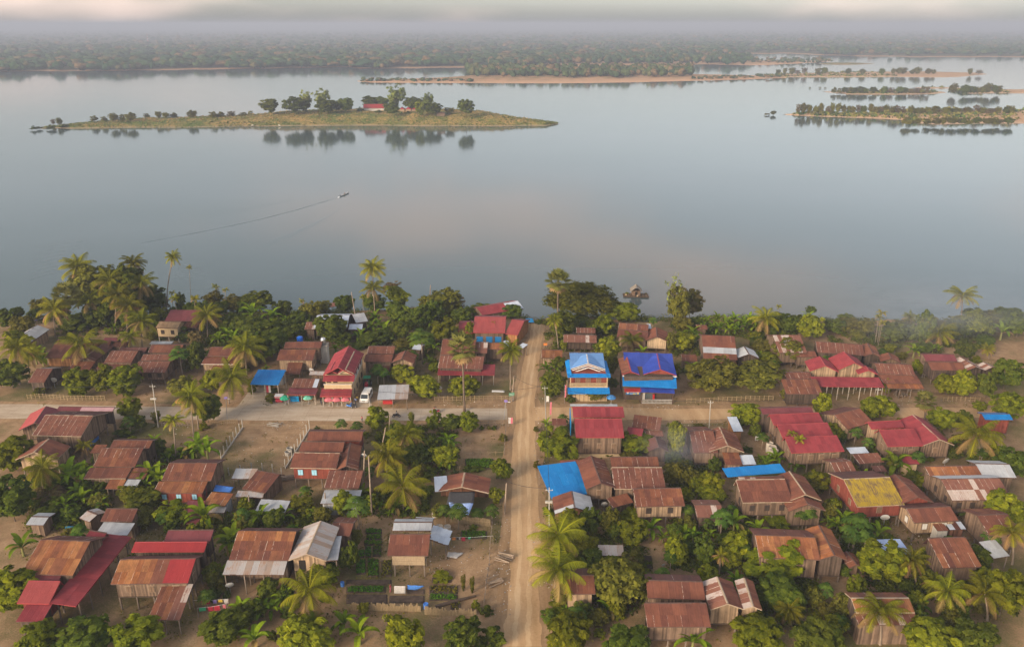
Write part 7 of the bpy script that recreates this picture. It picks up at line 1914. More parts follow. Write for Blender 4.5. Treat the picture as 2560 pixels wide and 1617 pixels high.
dish('C4', (1787, 905), (1800, 965), 'small dish by the grey frame in the orchard', 0.35)

# ---- umbrellas
def umbrella(c, p, col, label, r=1.15, hh=2.2):
    P = atc(c, p); t = thing('sun_umbrella', label, 'umbrella', P, 0, 'market umbrellas')
    mb = MB(); mb.tube([(0, 0, 0), (0, 0, hh)], 0.03, 6); mb.build('pole', WHITE, t)
    mb = MB(); n = 10; ring = [Vector((r * math.cos(2 * math.pi * k / n), r * math.sin(2 * math.pi * k / n), hh - 0.55)) for k in range(n)]; mid = [q * 0.55 + ZV * (hh - 0.16) - ZV * (hh - 0.55) * 0.55 for q in ring]; ap = Vector((0, 0, hh))
    for k in range(n):
        k2 = (k + 1) % n; tt = 0.35 if k % 2 else 0.65
        mb.tri(mid[k], mid[k2], ap, tt); mb.quad(ring[k], ring[k2], mid[k2], mid[k], tt); mb.quad(ring[k] - ZV * 0.14, ring[k2] - ZV * 0.14, ring[k2], ring[k], tt)
    mb.build('canopy', plain_mat('umbrella_' + col, {'green': (0.03, 0.36, 0.20), 'mint': (0.16, 0.48, 0.36), 'pink': (0.50, 0.13, 0.15), 'blue': (0.05, 0.20, 0.46), 'orange': (0.70, 0.27, 0.14), 'cyan': (0.0, 0.32, 0.70)}[col], 0.7, 0.1, tint=True), t)
    mb = MB(); mb.lathe((0, 0, 0), [(0, 0), (0.28, 0), (0.28, 0.12), (0, 0.14)], 10); mb.build('base', CONCP, t)
umbrella('B2', (1120, 432), 'green', 'plain green market umbrella beside the food cart'); umbrella('B2', (1395, 425), 'mint', 'mint green and white market umbrella in front of the dark red awning')
umbrella('B2', (1645, 448), 'pink', 'pink umbrella closest to the green umbrellas'); umbrella('B2', (1738, 448), 'pink', 'pink umbrella in the middle of the three'); umbrella('B2', (1842, 445), 'pink', 'pink umbrella closest to the white van')
umbrella('B1', (1785, 470), 'orange', 'orange umbrella by the roadside under the palms'); umbrella('B4', (1185, 425), 'blue', 'blue and white umbrella in front of the two storey blue house', 1.1); umbrella('B5', (1935, 600), 'green', 'green umbrella by the three red ranges on the cross road', 0.8)
# ---- food cart, stall, drinks
t = thing('food_cart', 'red and white food cart with a sign board beside the green umbrella', 'cart', atc('B2', (1050, 410)))
mb = MB(); mb.cbox((0, 0, 0.35), 1.5, 0.8, 0.7); mb.build('body', CLOTHC['red'], t)
mb = MB(); mb.box((-0.9, -0.55, 1.75), (1.9, 0, 0), (0, 1.2, 0.12), (0, 0, 0.06)); mb.build('canopy', WHITE, t)
mb = MB(); mb.box((-0.85, -0.6, 1.4), (1.8, 0, 0), (0, 0.04, 0), (0, 0, 0.34)); sgn = mb.build('sign_board', CLOTHC['red'], t)
mb = MB()
for k in range(8): mb.box((-0.75 + k * 0.2, -0.615, 1.48), (0.13, 0, 0), (0, 0.01, 0), (0, 0, 0.16))
mb.build('lettering', WHITE, sgn)
for sx in (-0.7, 0.7): mb = MB(); mb.cbox((sx, 0.4, 0), 0.06, 0.06, 1.8); mb.build('upright', STEEL, t)
for sx in (-0.6, 0.6):
    mb = MB(); mb.tube([(sx - 0.05, 0, 0.28), (sx + 0.05, 0, 0.28)], 0.28, 12); mb.build('wheel', BLACK, t)
def slab(name, label, cat, c, corners, z, mat, drop=0.0, group=None, wav=0.0):
    """a cloth or board stretched between corner points at heights z"""
    Z = z if isinstance(z, (list, tuple)) else [z] * len(corners)
    W = [atc(c, p, zz) for p, zz in zip(corners, Z)]; o = sum(W, Vector()) / len(W); o.z = 0
    n = 8; V, F = [], []
    for i in range(n + 1):
        for j in range(n + 1):
            s_, r_ = i / n, j / n
            q = W[0] * (1 - s_) * (1 - r_) + W[1] * s_ * (1 - r_) + W[2] * s_ * r_ + W[3] * (1 - s_) * r_ - o
            q = q - ZV * drop * 4 * s_ * (1 - s_) * r_ * (1 - r_) * 2 + ZV * wav * math.sin(i * 1.9 + j * 1.3) * math.sin(j * 2.3)
            V.append(tuple(q))
    for i in range(n):
        for j in range(n): a = i * (n + 1) + j; F.append((a, a + n + 1, a + n + 2, a + 1))
    ob = mesh_obj(name, V, F, mat, smooth=True, loc=o)
    sd = ob.modifiers.new('thick', 'SOLIDIFY'); sd.thickness = 0.03
    tag(ob, label, cat, group); return ob
t = thing('market_stall', 'stall hung with a bright turquoise cloth under the dark red awning', 'stall', atc('B2', (1235, 395)))
mb = MB(); mb.box((-0.95, -0.3, 0), (1.9, 0, 0), (0, 0.7, 0), (0, 0, 1.0)); mb.build('counter', WM['tan'], t)
mb = MB(); mb.box((-1.0, -0.36, 0.1), (2.0, 0, 0), (0, 0.04, 0), (0, 0, 1.3)); mb.build('cloth', CLOTHC['cyan'], t)
slab('tarpaulin', 'blue tarpaulin stretched beside the scrap tin shed', 'tarpaulin', 'B2', [(258, 1458), (465, 1472), (502, 1410), (290, 1385)], 2.4, CLOTHC['blue'], 0.25, 'tarpaulins')
slab('tarpaulin', 'blue tarpaulin strip lying on the bare slope by the river', 'tarpaulin', 'A1', [(-60, 895), (205, 822), (205, 808), (-60, 870)], 0.3, CLOTHC['violet'], 0, 'tarpaulins')
slab('tarpaulin', 'pale blue tarpaulin awning of the black tarpaulin porch', 'tarpaulin', 'C3', [(1170, 235), (1395, 318), (1452, 176), (1160, 168)], [2.2, 1.4, 2.4, 2.5], CLOTHC['sky'], 0.25, 'tarpaulins', 0.05)
slab('tarpaulin', 'black tarpaulin hung below the brown gable', 'tarpaulin', 'C3', [(1130, 190), (1455, 168), (1472, 38), (1168, 42)], [2.4, 2.5, 3.1, 3.1], CLOTHC['black'], 0.2, 'tarpaulins')
slab('tarpaulin', 'white printed banner hanging between poles in the garden', 'banner', 'C3', [(510, 1250), (645, 1252), (645, 1162), (510, 1160)], [0.5, 0.5, 1.9, 1.9], CLOTHC['white'], 0.05)
slab('tarpaulin', 'crumpled blue tarpaulin drooping beside the white banner', 'tarpaulin', 'C3', [(668, 1200), (780, 1210), (870, 1160), (665, 1150)], [1.0, 0.8, 1.7, 1.8], CLOTHC['blue'], 0.3, 'tarpaulins', 0.08)
slab('plastic_sheet', 'crumpled white plastic sheet spread on the yard soil', 'plastic sheet', 'C3', [(1135, 810), (1250, 832), (1335, 765), (1150, 755)], 0.25, CLOTHC['white'], -0.1, None, 0.12)
slab('hanging_cloth', 'pale green cloth draped over the bench of the palm house', 'cloth', 'C4', [(885, 1508), (942, 1510), (940, 1440), (880, 1435)], [0.2, 0.2, 1.0, 1.0], CLOTHC['palegreen'])
slab('drying_mat', 'grey drying frame with a dark mat in the orchard', 'frame', 'C4', [(1560, 950), (1685, 955), (1665, 800), (1545, 800)], 0.4, WM['dark'])
slab('blue_basin', 'round bright blue basin beside the red winged house', 'basin', 'C1', [(400, 490), (505, 492), (505, 448), (405, 450)], 0.5, CLOTHC['cyan'], 0.2)
slab('trough_cover', 'white trough cover on posts by the corner fence', 'trough', 'B3', [(1672, 285), (1822, 287), (1820, 264), (1672, 262)], [1.3, 1.3, 1.45, 1.45], WHITE)
slab('landing_stage', 'bright blue landing stage at the end of the dirt road', 'landing stage', 'A4', [(165, 880), (275, 882), (255, 835), (170, 835)], 0.6, CLOTHC['cyan'])
# ---- clothes lines
def clothesline(c, a, b, items, label, z=1.7):
    A, B = atc(c, a), atc(c, b); t = thing('clothes_line', label, 'clothes line', A, 0)
    d = B - A; u_ = d.normalized()
    for q in (A, B): q = q - A; mb = MB(); mb.cbox((q.x, q.y, 0), 0.08, 0.08, z); mb.build('post', POST_W, t)
    mb = MB(); mb.tube([(0, 0, z - 0.05), tuple(d * 0.5 + ZV * (z - 0.2)), tuple(d + ZV * (z - 0.05))], 0.02, 4); mb.build('cord', WHITE, t)
    for f, w_, h_, col in items:
        q = d * f + ZV * (z - 0.15 - h_); mb = MB(); mb.box(q, u_ * w_, Vector((-u_.y, u_.x, 0)) * 0.04, ZV * h_); mb.build('garment', CLOTHC[col], t)
clothesline('C3', (1195, 680), (1685, 665), [(0.02, 0.5, 0.5, 'orange'), (0.12, 0.35, 0.5, 'black'), (0.18, 0.2, 0.4, 'white'), (0.24, 0.6, 0.75, 'red'), (0.40, 0.4, 0.4, 'green')], 'clothes line with a red cloth beside the herb bed')
clothesline('C2', (40, 1440), (460, 1420), [(0.22, 0.6, 0.7, 'red'), (0.36, 0.5, 0.7, 'red'), (0.55, 0.5, 0.6, 'violet'), (0.70, 0.6, 0.45, 'yellow'), (0.86, 0.6, 0.7, 'white')], 'clothes line with red and yellow washing in the lower yard')
clothesline('C2', (90, 1530), (440, 1480), [(0.05, 0.9, 0.6, 'green'), (0.35, 0.7, 0.8, 'red'), (0.55, 0.8, 0.85, 'red'), (0.85, 0.4, 0.7, 'pink')], 'clothes line with dark green and crimson washing nearest the bottom')
# ---- signs and banners
def banner(c, top, foot, cols, label, w=0.5, name='feather_banner'):
    P = atc(c, foot); h = height_at(P, px(c, top)[1]); t = thing(name, label, 'banner', P)
    mb = MB(); mb.tube([(0, 0, 0), (0, 0, h)], 0.03, 5); mb.build('pole', STEEL, t)
    for k, col in enumerate(cols):
        mb = MB(); mb.box((0.03 + k * w / len(cols), -0.02, h * 0.3), (w / len(cols), 0, 0), (0, 0.03, 0), (0.05, 0, h * 0.68)); mb.build('cloth', CLOTHC[col], t)
banner('B2', (880, 205), (900, 330), ['red', 'white'], 'red and white feather banner under the blue canopy', 1.0); banner('B4', (628, 195), (632, 415), ['pink'], 'tall pink banner beside the two storey blue house', 0.3)
banner('B4', (452, 400), (455, 615), ['pink'], 'tall faded pink banner beside the crossroads pole', 0.35); banner('B3', (1862, 585), (1866, 690), ['white', 'pink'], 'short white and pink banner at the corner of the dry garden', 0.9)
def signboard(c, p, foot, w, h, mat, label, mark=None, turn=0.0):
    P = atc(c, foot); z = height_at(P, px(c, p)[1]); t = thing('road_sign', label, 'sign', P, turn)
    for sx in (-w * 0.3, w * 0.3): mb = MB(); mb.cbox((sx, 0, 0), 0.07, 0.07, z); mb.build('post', STEEL, t)
    mb = MB(); mb.box((-w / 2, -0.07, z - h), (w, 0, 0), (0, 0.04, 0), (0, 0, h)); b_ = mb.build('board', mat, t)
    if mark:
        mb = MB()
        for r_ in range(2):
            for k in range(6): mb.box((-w * 0.42 + k * w * 0.14, -0.085, z - h * (0.42 + 0.42 * r_)), (w * 0.1, 0, 0), (0, 0.01, 0), (0, 0, h * 0.2))
        mb.build('lettering', mark, b_)
signboard('B3', (1912, 292), (1905, 400), 1.3, 0.75, CLOTHC['green'], 'green road sign with white lettering at the crossroads', WHITE, 0.35)
signboard('A4', (408, 1128), (405, 1180), 1.0, 0.7, CLOTHC['orange'], 'small orange board standing beside the dirt road to the landing')
signboard('B4', (430, 330), (432, 415), 0.6, 1.4, WHITE, 'pale notice board fixed at the crossroads pole')
signboard('B5', (1008, 808), (1012, 865), 0.7, 0.9, WHITE, 'small white notice by the mango tree on the cross road')

# ---- van
def wheel_part(parent, x, y, r, w):
    mb = MB(); mb.tube([(x - w / 2, y, r), (x + w / 2, y, r)], r, 16); wh = mb.build('wheel', BLACK, parent)
    mb = MB(); mb.tube([(x - w / 2 - 0.01, y, r), (x + w / 2 + 0.01, y, r)], r * 0.55, 12); mb.build('rim', STEEL, wh)
GLASS = plain_mat('dark_glass', (0.03, 0.035, 0.04), 0.1, 0.1, spec=0.6)
P = atc('B3', (183, 372))
van = thing('parked_van', 'white passenger van parked beside the cream yellow building', 'van', P, R(-4))
prof = [(-2.45, 0.35), (-2.45, 1.0), (-2.2, 1.15), (-1.35, 1.95), (-1.1, 2.02), (2.3, 2.0), (2.42, 1.2), (2.42, 0.35)]     # side view, y forward is -
V, F = [], []
for sx, k in ((-0.92, 0.93), (0.92, 0.93)):
    for y, z in prof:
        V.append((sx * (0.90 if z > 1.5 else 1.0), y, z))
n = len(prof); F = [tuple(range(n))[::-1], tuple(range(n, 2 * n))] + [(i, (i + 1) % n, n + (i + 1) % n, n + i) for i in range(n)]
mesh_obj('body', V, F, plain_mat('van_white', (0.74, 0.72, 0.68), 0.35, 0.05, spec=0.5), van)
mb = MB(); mb.quad((-0.80, -2.19, 1.22), (0.80, -2.19, 1.22), (0.74, -1.42, 1.92), (-0.74, -1.42, 1.92)); mb.v = [Vector(q) + Vector((0, -0.03, 0.02)) for q in mb.v]; mb.build('windscreen', GLASS, van)
for sx in (-1, 1):
    for y0, y1 in ((-1.3, -0.3), (-0.2, 0.9), (1.0, 2.1)):
        mb = MB(); mb.quad((sx * 0.935, y0, 1.25), (sx * 0.935, y1, 1.25), (sx * 0.865, y1, 1.78), (sx * 0.865, y0, 1.78)); mb.build('side_window', GLASS, van)
    mb = MB(); mb.cbox((sx * 0.68, -2.46, 0.75), 0.34, 0.06, 0.2); mb.build('headlight', STEEL, van)
    mb = MB(); mb.cbox((sx * 1.02, -1.55, 1.2), 0.16, 0.1, 0.22); mb.build('mirror', BLACK, van)
    for y in (-1.55, 1.55): wheel_part(van, sx * 0.84, y, 0.34, 0.2)
mb = MB(); mb.cbox((0, -2.5, 0.38), 1.7, 0.12, 0.22); mb.build('bumper', STEEL, van)
mb = MB(); mb.cbox((0, -2.475, 0.72), 0.8, 0.05, 0.14); mb.build('grille', BLACK, van)
# ---- tractor
P = atc('B3', (190, 225)); tr = thing('farm_tractor', 'green farm tractor with red bonnet parked behind the white van', 'tractor', P, R(3))
mb = MB(); mb.cbox((0, -0.9, 0.75), 0.7, 1.6, 0.7); mb.build('bonnet', CLOTHC['red'], tr)
mb = MB(); mb.cbox((0, 0.6, 0.7), 1.0, 1.2, 0.5); mb.build('body', CLOTHC['green'], tr)
mb = MB(); mb.box((-0.85, -0.15, 2.25), (1.7, 0, 0), (0, 1.6, 0), (0, 0, 0.09)); mb.build('canopy', CLOTHC['green'], tr)
for sx in (-0.7, 0.7):
    for y in (0.0, 1.3): mb = MB(); mb.cbox((sx, y, 1.1), 0.06, 0.06, 1.15); mb.build('canopy_post', BLACK, tr)
    wheel_part(tr, sx * 1.15, 0.8, 0.72, 0.35); wheel_part(tr, sx * 0.85, -1.3, 0.4, 0.22)
mb = MB(); mb.cbox((0, 0.75, 1.2), 0.5, 0.45, 0.4); mb.build('seat', BLACK, tr)
mb = MB(); mb.tube([(0.25, -1.2, 1.4), (0.25, -1.2, 2.1)], 0.05, 6); mb.build('exhaust', STEEL, tr)

# ---- people and motorbikes
SKIN = plain_mat('skin', (0.27, 0.15, 0.09), 0.6, 0.1); HAIR = plain_mat('black_hair', (0.015, 0.012, 0.01), 0.6, 0.2)
def person(P, rz, pose, top, legs, label, z=0.0, scale=1.0, parent_group='people'):
    """one skinned body with clothes and hair as children"""
    J = {'stand': dict(pel=(0, 0, .92), spine=(0, 0, 1.15), chest=(0, 0.0, 1.36), neck=(0, 0, 1.48), head=(0, -.02, 1.62), la=[(.2, 0, 1.38), (.25, -.02, 1.1), (.24, -.1, .86)], ra=[(-.2, 0, 1.38), (-.25, -.02, 1.1), (-.24, -.1, .86)], ll=[(.1, 0, .88), (.11, -.02, .48), (.11, 0, .08), (.11, -.14, .03)], rl=[(-.1, 0, .88), (-.11, .04, .48), (-.11, .1, .08), (-.11, -.04, .03)]),
         'ride': dict(pel=(0, .1, .80), spine=(0, .06, 1.02), chest=(0, -.02, 1.22), neck=(0, -.06, 1.34), head=(0, -.1, 1.48), la=[(.2, -.02, 1.24), (.27, -.22, 1.05), (.25, -.48, 1.0)], ra=[(-.2, -.02, 1.24), (-.27, -.22, 1.05), (-.25, -.48, 1.0)], ll=[(.12, .05, .78), (.18, -.32, .72), (.15, -.22, .34), (.15, -.36, .28)], rl=[(-.12, .05, .78), (-.18, -.32, .72), (-.15, -.22, .34), (-.15, -.36, .28)]),
         'sit': dict(pel=(0, .05, .5), spine=(0, .06, .72), chest=(0, .02, .94), neck=(0, 0, 1.06), head=(0, -.03, 1.2), la=[(.2, .02, .95), (.25, -.08, .72), (.2, -.28, .62)], ra=[(-.2, .02, .95), (-.25, -.08, .72), (-.2, -.28, .62)], ll=[(.1, 0, .5), (.13, -.38, .5), (.13, -.36, .08), (.13, -.5, .03)], rl=[(-.1, 0, .5), (-.13, -.38, .5), (-.13, -.36, .08), (-.13, -.5, .03)])}[pose]
    root = thing('person', label, 'person', Vector((P.x, P.y, z)), rz, parent_group); root.scale = (scale,) * 3
    def skin(name, chain, mat):
        verts, edges, rad = [], [], []
        for pts, rs, link_to in chain:
            prev = link_to
            for q, r_ in zip(pts, rs):
                verts.append(q); rad.append(r_); k = len(verts) - 1
                if prev is not None: edges.append((prev, k))
                prev = k
        me = bpy.data.meshes.new(name); me.from_pydata(verts, edges, []); me.materials.append(mat)
        o = bpy.data.objects.new(name, me); link(o, root); o.modifiers.new('skin', 'SKIN')
        for v_, r_ in zip(me.skin_vertices[0].data, rad): v_.radius = (r_, r_ * 0.9); v_.use_root = False
        me.skin_vertices[0].data[0].use_root = True
        sb = o.modifiers.new('sub', 'SUBSURF'); sb.levels = 1; sb.render_levels = 1
        return o
    A = [J['pel'], J['spine'], J['chest'], J['neck'], J['head']]
    skin('body', [(A, (.13, .125, .14, .055, .10), None), (J['la'], (.06, .045, .035), 2), (J['ra'], (.06, .045, .035), 2), (J['ll'], (.085, .06, .045, .04), 0), (J['rl'], (.085, .06, .045, .04), 0)], SKIN)
    skin('shirt', [(A[:3], (.15, .15, .165), None), (J['la'][:2], (.085, .06), 2), (J['ra'][:2], (.085, .06), 2)], CLOTHC[top])
    skin('trousers', [([J['pel']], (.15,), None), (J['ll'][:3], (.10, .08, .06), 0), (J['rl'][:3], (.10, .08, .06), 0)], CLOTHC[legs])
    hx, hy, hz_ = J['head']; mb = MB(); mb.lathe((hx, hy + 0.02, hz_ - 0.02), [(0.115, 0), (0.125, 0.06), (0.09, 0.13), (0, 0.15)], 10); mb.build('hair', HAIR, root)
    return root
def motorbike(P, rz, col, label, group='motorbikes'):
    t = thing('motorbike', label, 'motorbike', P, rz, group)
    for y in (-0.62, 0.62):
        mb = MB(); mb.tube([(-0.05, y, 0.29), (0.05, y, 0.29)], 0.29, 14); w_ = mb.build('wheel', BLACK, t)
        mb = MB(); mb.tube([(-0.055, y, 0.29), (0.055, y, 0.29)], 0.18, 12); mb.build('rim', STEEL, w_)
    mb = MB(); mb.box((-0.13, -0.25, 0.35), (0.26, 0, 0), (0, 0.95, 0.08), (0, 0, 0.3)); mb.build('body', CLOTHC[col], t)
    mb = MB(); mb.box((-0.12, 0.0, 0.68), (0.24, 0, 0), (0, 0.75, 0.06), (0, 0, 0.1)); mb.build('seat', BLACK, t)
    mb = MB(); mb.tube([(0, -0.62, 0.29), (0, -0.42, 0.95)], 0.045, 6); mb.build('fork', STEEL, t)
    mb = MB(); mb.box((-0.16, -0.6, 0.4), (0.32, 0, 0), (0, 0.16, 0.05), (0, 0.1, 0.48)); mb.build('leg_shield', CLOTHC[col], t)
    mb = MB(); mb.tube([(-0.34, -0.36, 1.0), (0, -0.42, 0.95), (0.34, -0.36, 1.0)], 0.025, 5); mb.build('handlebar', BLACK, t)
P1 = atc('B3', (537, 583)); motorbike(P1, R(98), 'black', 'dark motorbike riding on the concrete road towards the shops'); person(P1, R(98), 'ride', 'white', 'black', 'rider in white shirt on the dark motorbike on the concrete road')
P2 = atc('B3', (1012, 535)); motorbike(P2, R(-70), 'red', 'red motorbike on the concrete road behind the small dark tree'); person(P2, R(-70), 'ride', 'white', 'violet', 'rider in pale shirt on the red motorbike'); 
person(P2 + Vector((-0.35, -0.1, 0)), R(-70), 'ride', 'pink', 'black', 'passenger in pink behind the rider on the red motorbike', z=0.05)
person(atc('B3', (130, 634)), R(160), 'stand', 'pink', 'black', 'child walking at the edge of the concrete road', scale=0.8)
motorbike(atc('B2', (1880, 470)), R(60), 'blue', 'blue parked motorbike nearest the pink umbrellas'); motorbike(atc('B2', (1935, 462)), R(50), 'black', 'black parked motorbike between blue bike and van'); motorbike(atc('B2', (1545, 425)), R(20), 'black', 'black motorbike parked between green and pink umbrellas')
person(atc('B2', (1900, 455)), R(40), 'stand', 'orange', 'blue', 'person in orange shirt standing by the parked motorbikes'); person(atc('B2', (1955, 430)), R(-30), 'stand', 'sky', 'black', 'person in pale blue shirt beside the cream building')
person(atc('B2', (1975, 405)), R(10), 'stand', 'yellow', 'black', 'person in yellow shirt in the alley by the van'); person(atc('B2', (1690, 425)), R(0), 'sit', 'red', 'black', 'person in red sitting under the pink umbrellas')
person(atc('B2', (1160, 410)), R(0), 'sit', 'white', 'violet', 'person in white sitting under the green umbrella'); person(atc('C5', (952, 815)), R(30), 'stand', 'orange', 'black', 'person in orange standing at the side of the amber roofed house')
person(atc('C3', (470, 1235)), R(90), 'stand', 'red', 'pink', 'person in red bending over the garden beds beside the white banner'); person(atc('A5', (1868, 1190)), R(10), 'stand', 'red', 'black', 'person in red behind the red gabled house')

# ---- boat on the river and its wake
A = atc('D5', (1788, 252), WZ); B = atc('D5', (1897, 206), WZ); d = (B - A); yaw = math.atan2(d.y, d.x)
bt = thing('longtail_boat', 'narrow white longtail boat motoring across the river', 'boat', A + d * 0.5, yaw)
L = max(8.5, d.length); V, F = [], []; n = 13
for i in range(n):
    f = i / (n - 1); x = (f - 0.5) * L; w_ = 0.62 * math.sin(math.pi * min(1, max(0.03, f * 0.93 + 0.06))) ** 0.6; lift = 0.12 + 0.7 * max(0, f - 0.7) ** 1.5 * 3 + 0.2 * max(0, 0.15 - f)
    V += [(x, -w_, 0.38 + lift), (x, -w_ * 0.7, -0.02 + lift * 0.6), (x, 0, -0.12 + lift * 0.6), (x, w_ * 0.7, -0.02 + lift * 0.6), (x, w_, 0.38 + lift), (x, w_ * 0.8, 0.30 + lift), (x, 0, 0.06 + lift * 0.6), (x, -w_ * 0.8, 0.30 + lift)]
for i in range(n - 1):
    for j in range(8): a = i * 8 + j; b_ = i * 8 + (j + 1) % 8; F.append((a, b_, b_ + 8, a + 8))
mesh_obj('hull', V, F, plain_mat('boat_white', (0.62, 0.62, 0.60), 0.5, 0.15), bt)
for x in (-1.6, -0.2, 1.2): mb = MB(); mb.box((x, -0.5, 0.36), (0.25, 0, 0), (0, 1.0, 0), (0, 0, 0.05)); mb.build('thwart', WM['tan'], bt)
mb = MB(); mb.cbox((-L * 0.42, 0, 0.4), 0.5, 0.35, 0.4); mb.build('engine', BLACK, bt)
mb = MB(); mb.tube([(-L * 0.44, 0, 0.6), (-L * 0.44 - 2.2, 0, -0.15)], 0.04, 5); mb.build('propeller_shaft', STEEL, bt)
c0 = A + d * 0.5
person(Vector((c0.x, c0.y, 0)) + d.normalized() * 0.3, yaw - R(90) + R(180), 'sit', 'black', 'black', 'boatman in dark clothes seated in the longtail boat', z=WZ + 0.12)
# wake: real ripples on the water
FOAM = plain_mat('foam', (0.62, 0.64, 0.66), 0.7, 0.2)
u_ = d.normalized(); tail = [c0 - u_ * 4]
V, F = [], []
def ripple(p0, p1, width, amp, bow=0.0, n=60, tp=0.7):
    """a long smooth swell from p0 to p1; amp tapers at both ends"""
    k0 = len(V); dd = p1 - p0; nn = Vector((-dd.y, dd.x, 0)).normalized(); prof = (-1, -0.6, -0.25, 0, 0.25, 0.6, 1)
    for i in range(n + 1):
        f = i / n; q = p0 + dd * f + nn * bow * math.sin(math.pi * f); a_ = amp * math.sin(math.pi * f) ** tp * (0.8 + 0.2 * math.sin(f * 37))
        for s_ in prof: V.append((q.x + nn.x * s_ * width * (0.4 + 0.6 * f), q.y + nn.y * s_ * width * (0.4 + 0.6 * f), WZ - 0.012 + a_ * 0.5 * (1 + math.cos(math.pi * s_))))
    m_ = len(prof)
    for i in range(n):
        for j in range(m_ - 1): a_ = k0 + i * m_ + j; F.append((a_, a_ + m_, a_ + m_ + 1, a_ + 1))
W5 = lambda x, y: atc('D5', (x, y), WZ)
for k in range(5): ripple(W5(1930 - k * 16, 300 + k * 14), W5(430 - k * 55, 960 + k * 34), 1.0, 0.062 - 0.006 * k, 6, 120)
for k in range(4): ripple(W5(1500 - 40 * k, 226 + k * 8), W5(-160, 560 - k * 24), 0.9, 0.045, 3, 120)
for k in range(7): ripple(W5(-200, 985 + k * 24), W5(330 - 14 * k, 1080 + k * 26), 0.8, 0.05, -6)
for k in range(9): ripple(atc('A1', (-120, 60 + k * 46), WZ), atc('A1', (880 - 30 * k, -110 + k * 44), WZ), 0.8, 0.055, 4)
wk = mesh_obj('water_ripples', V, F, WATER, smooth=True); wk['kind'] = 'stuff'
V, F = [], []
ripple(W5(-620, 812), W5(1800, 246), 0.75, 0.11, -7, 200, 0.15)
wk = mesh_obj('boat_wake', V, F, WATER, smooth=True); wk['kind'] = 'stuff'
mb = MB(); frg = random.Random(2)
for k in range(26):
    q = c0 - u_ * (L * 0.5 + 0.3 + frg.random() * 1.8) + Vector((frg.uniform(-.4, .4), frg.uniform(-.4, .4), 0)); mb.lathe((q.x, q.y, WZ - 0.02), [(0.2, 0), (0.14, 0.12), (0, 0.18)], 6)
o = mb.build('foam', FOAM); o['kind'] = 'stuff'
# ---- floating house
P = atc('A4', (1470, 570), WZ); rf_ = thing('floating_house', 'wooden raft with a small thatched hut floating near the bank', 'raft house', P, R(-4))
for x0, x1, y0, y1, z in ((-4.0, -1.2, -1.5, 1.6, 0.42), (-1.3, 2.1, -2.0, 2.2, 0.46), (2.0, 4.6, -2.1, 1.9, 0.40)):
    nb = int((x1 - x0) / 0.34)
    for k in range(nb): box_part('deck_plank', WM['tan'] if k % 3 else WM['wood'], rf_, frame_mat((x0 + (k + .5) * (x1 - x0) / nb, (y0 + y1) / 2, z + 0.015 * (k % 2)), (0.31, 0, 0), (0, y1 - y0, 0), (0, 0, 0.06)))
for y in (-1.5, 0, 1.5): mb = MB(); mb.tube([(-4.1, y, 0.18), (4.6, y, 0.18)], 0.24, 8); mb.build('float', WM['dark'], rf_)
mb = MB()
for (a, b_) in (((-1.1, -1.2), (1.7, -1.2)), ((1.7, -1.2), (1.7, 1.6)), ((1.7, 1.6), (-1.1, 1.6)), ((-1.1, 1.6), (-1.1, -1.2))): mb.box((a[0], a[1], 0.54), (b_[0] - a[0], b_[1] - a[1], 0), ((b_[1] - a[1]) * 0.02, -(b_[0] - a[0]) * 0.02, 0), (0, 0, 1.7))
mb.build('hut_wall', WM['wood'], rf_)
mb = MB(); mb.box((-0.1, -1.32, 0.54), (0.8, 0, 0), (0, 0.05, 0), (0, 0, 1.45)); mb.build('door', DARK_IN, rf_)
mb = MB(); rA, rB = Vector((0.3, -1.8, 3.7)), Vector((0.3, 2.1, 3.7))
for sx in (-1.75, 2.35): mb.box((sx, -1.7, 2.0), (0, 3.7, 0), (0.3 - sx, 0, 1.7), (0, 0, 0.1))
mb.build('thatch_roof', plain_mat('old_thatch', (0.26, 0.215, 0.165), 1.0, 0.35, 5), rf_)
inst('plant', CROWNS['shrub'][1], rf_, (-2.7, 0.9, 0.45), (1.5, 1.0, 0.6)); inst('plant', CROWNS['shrub'][2], rf_, (3.8, 1.1, 0.45), (0.9, 0.9, 0.5))
mb = MB(); mb.cbox((0.7, -1.75, 0.53), 0.5, 0.4, 0.4); mb.build('crate', WM['light'], rf_)
mb = MB(); mb.cbox((-3.2, -0.7, 0.5), 0.6, 0.4, 0.35); mb.build('basket', BAMB, rf_)
# ---- the island temple, cattle, far mast
h = H('island_temple_hall', 'long red roofed hall under trees on the river island', 'temple hall', 'the long red island hall')
P0 = atc('D2', (928, 296), -0.2); P1 = atc('D2', (1085, 296), -0.2); h.base((P0 + P1) / 2); h.root.location.z = -0.5
u_ = (P1 - P0).normalized(); w_ = (P1 - P0).length; v_ = Vector((-u_.y, u_.x, 0)); h.off = Vector((h.off.x, h.off.y, 0))
blk(h, P0 + u_ * 0.6 + v_ * 1.0, u_, w_ - 1.2, v_, 7, 0, 3.2, WM['white'], 'hall_wall')
mb = MB(); rf = mb.build('roof', TRIM_R, h.root) if False else None
mb = MB(); h.boards(mb, P0 + ZV * 3.4, P1 + ZV * 3.4); rf = mb.build('roof', TRIM_R, h.root)
h.sheets(rf, P0 + ZV * 3.6, P1 - P0, v_ * 4.6 + ZV * 3.2, 'bright', 1.6); h.sheets(rf, P1 + v_ * 9.2 + ZV * 3.6, P0 - P1, -v_ * 4.6 + ZV * 3.2, 'red', 1.6)
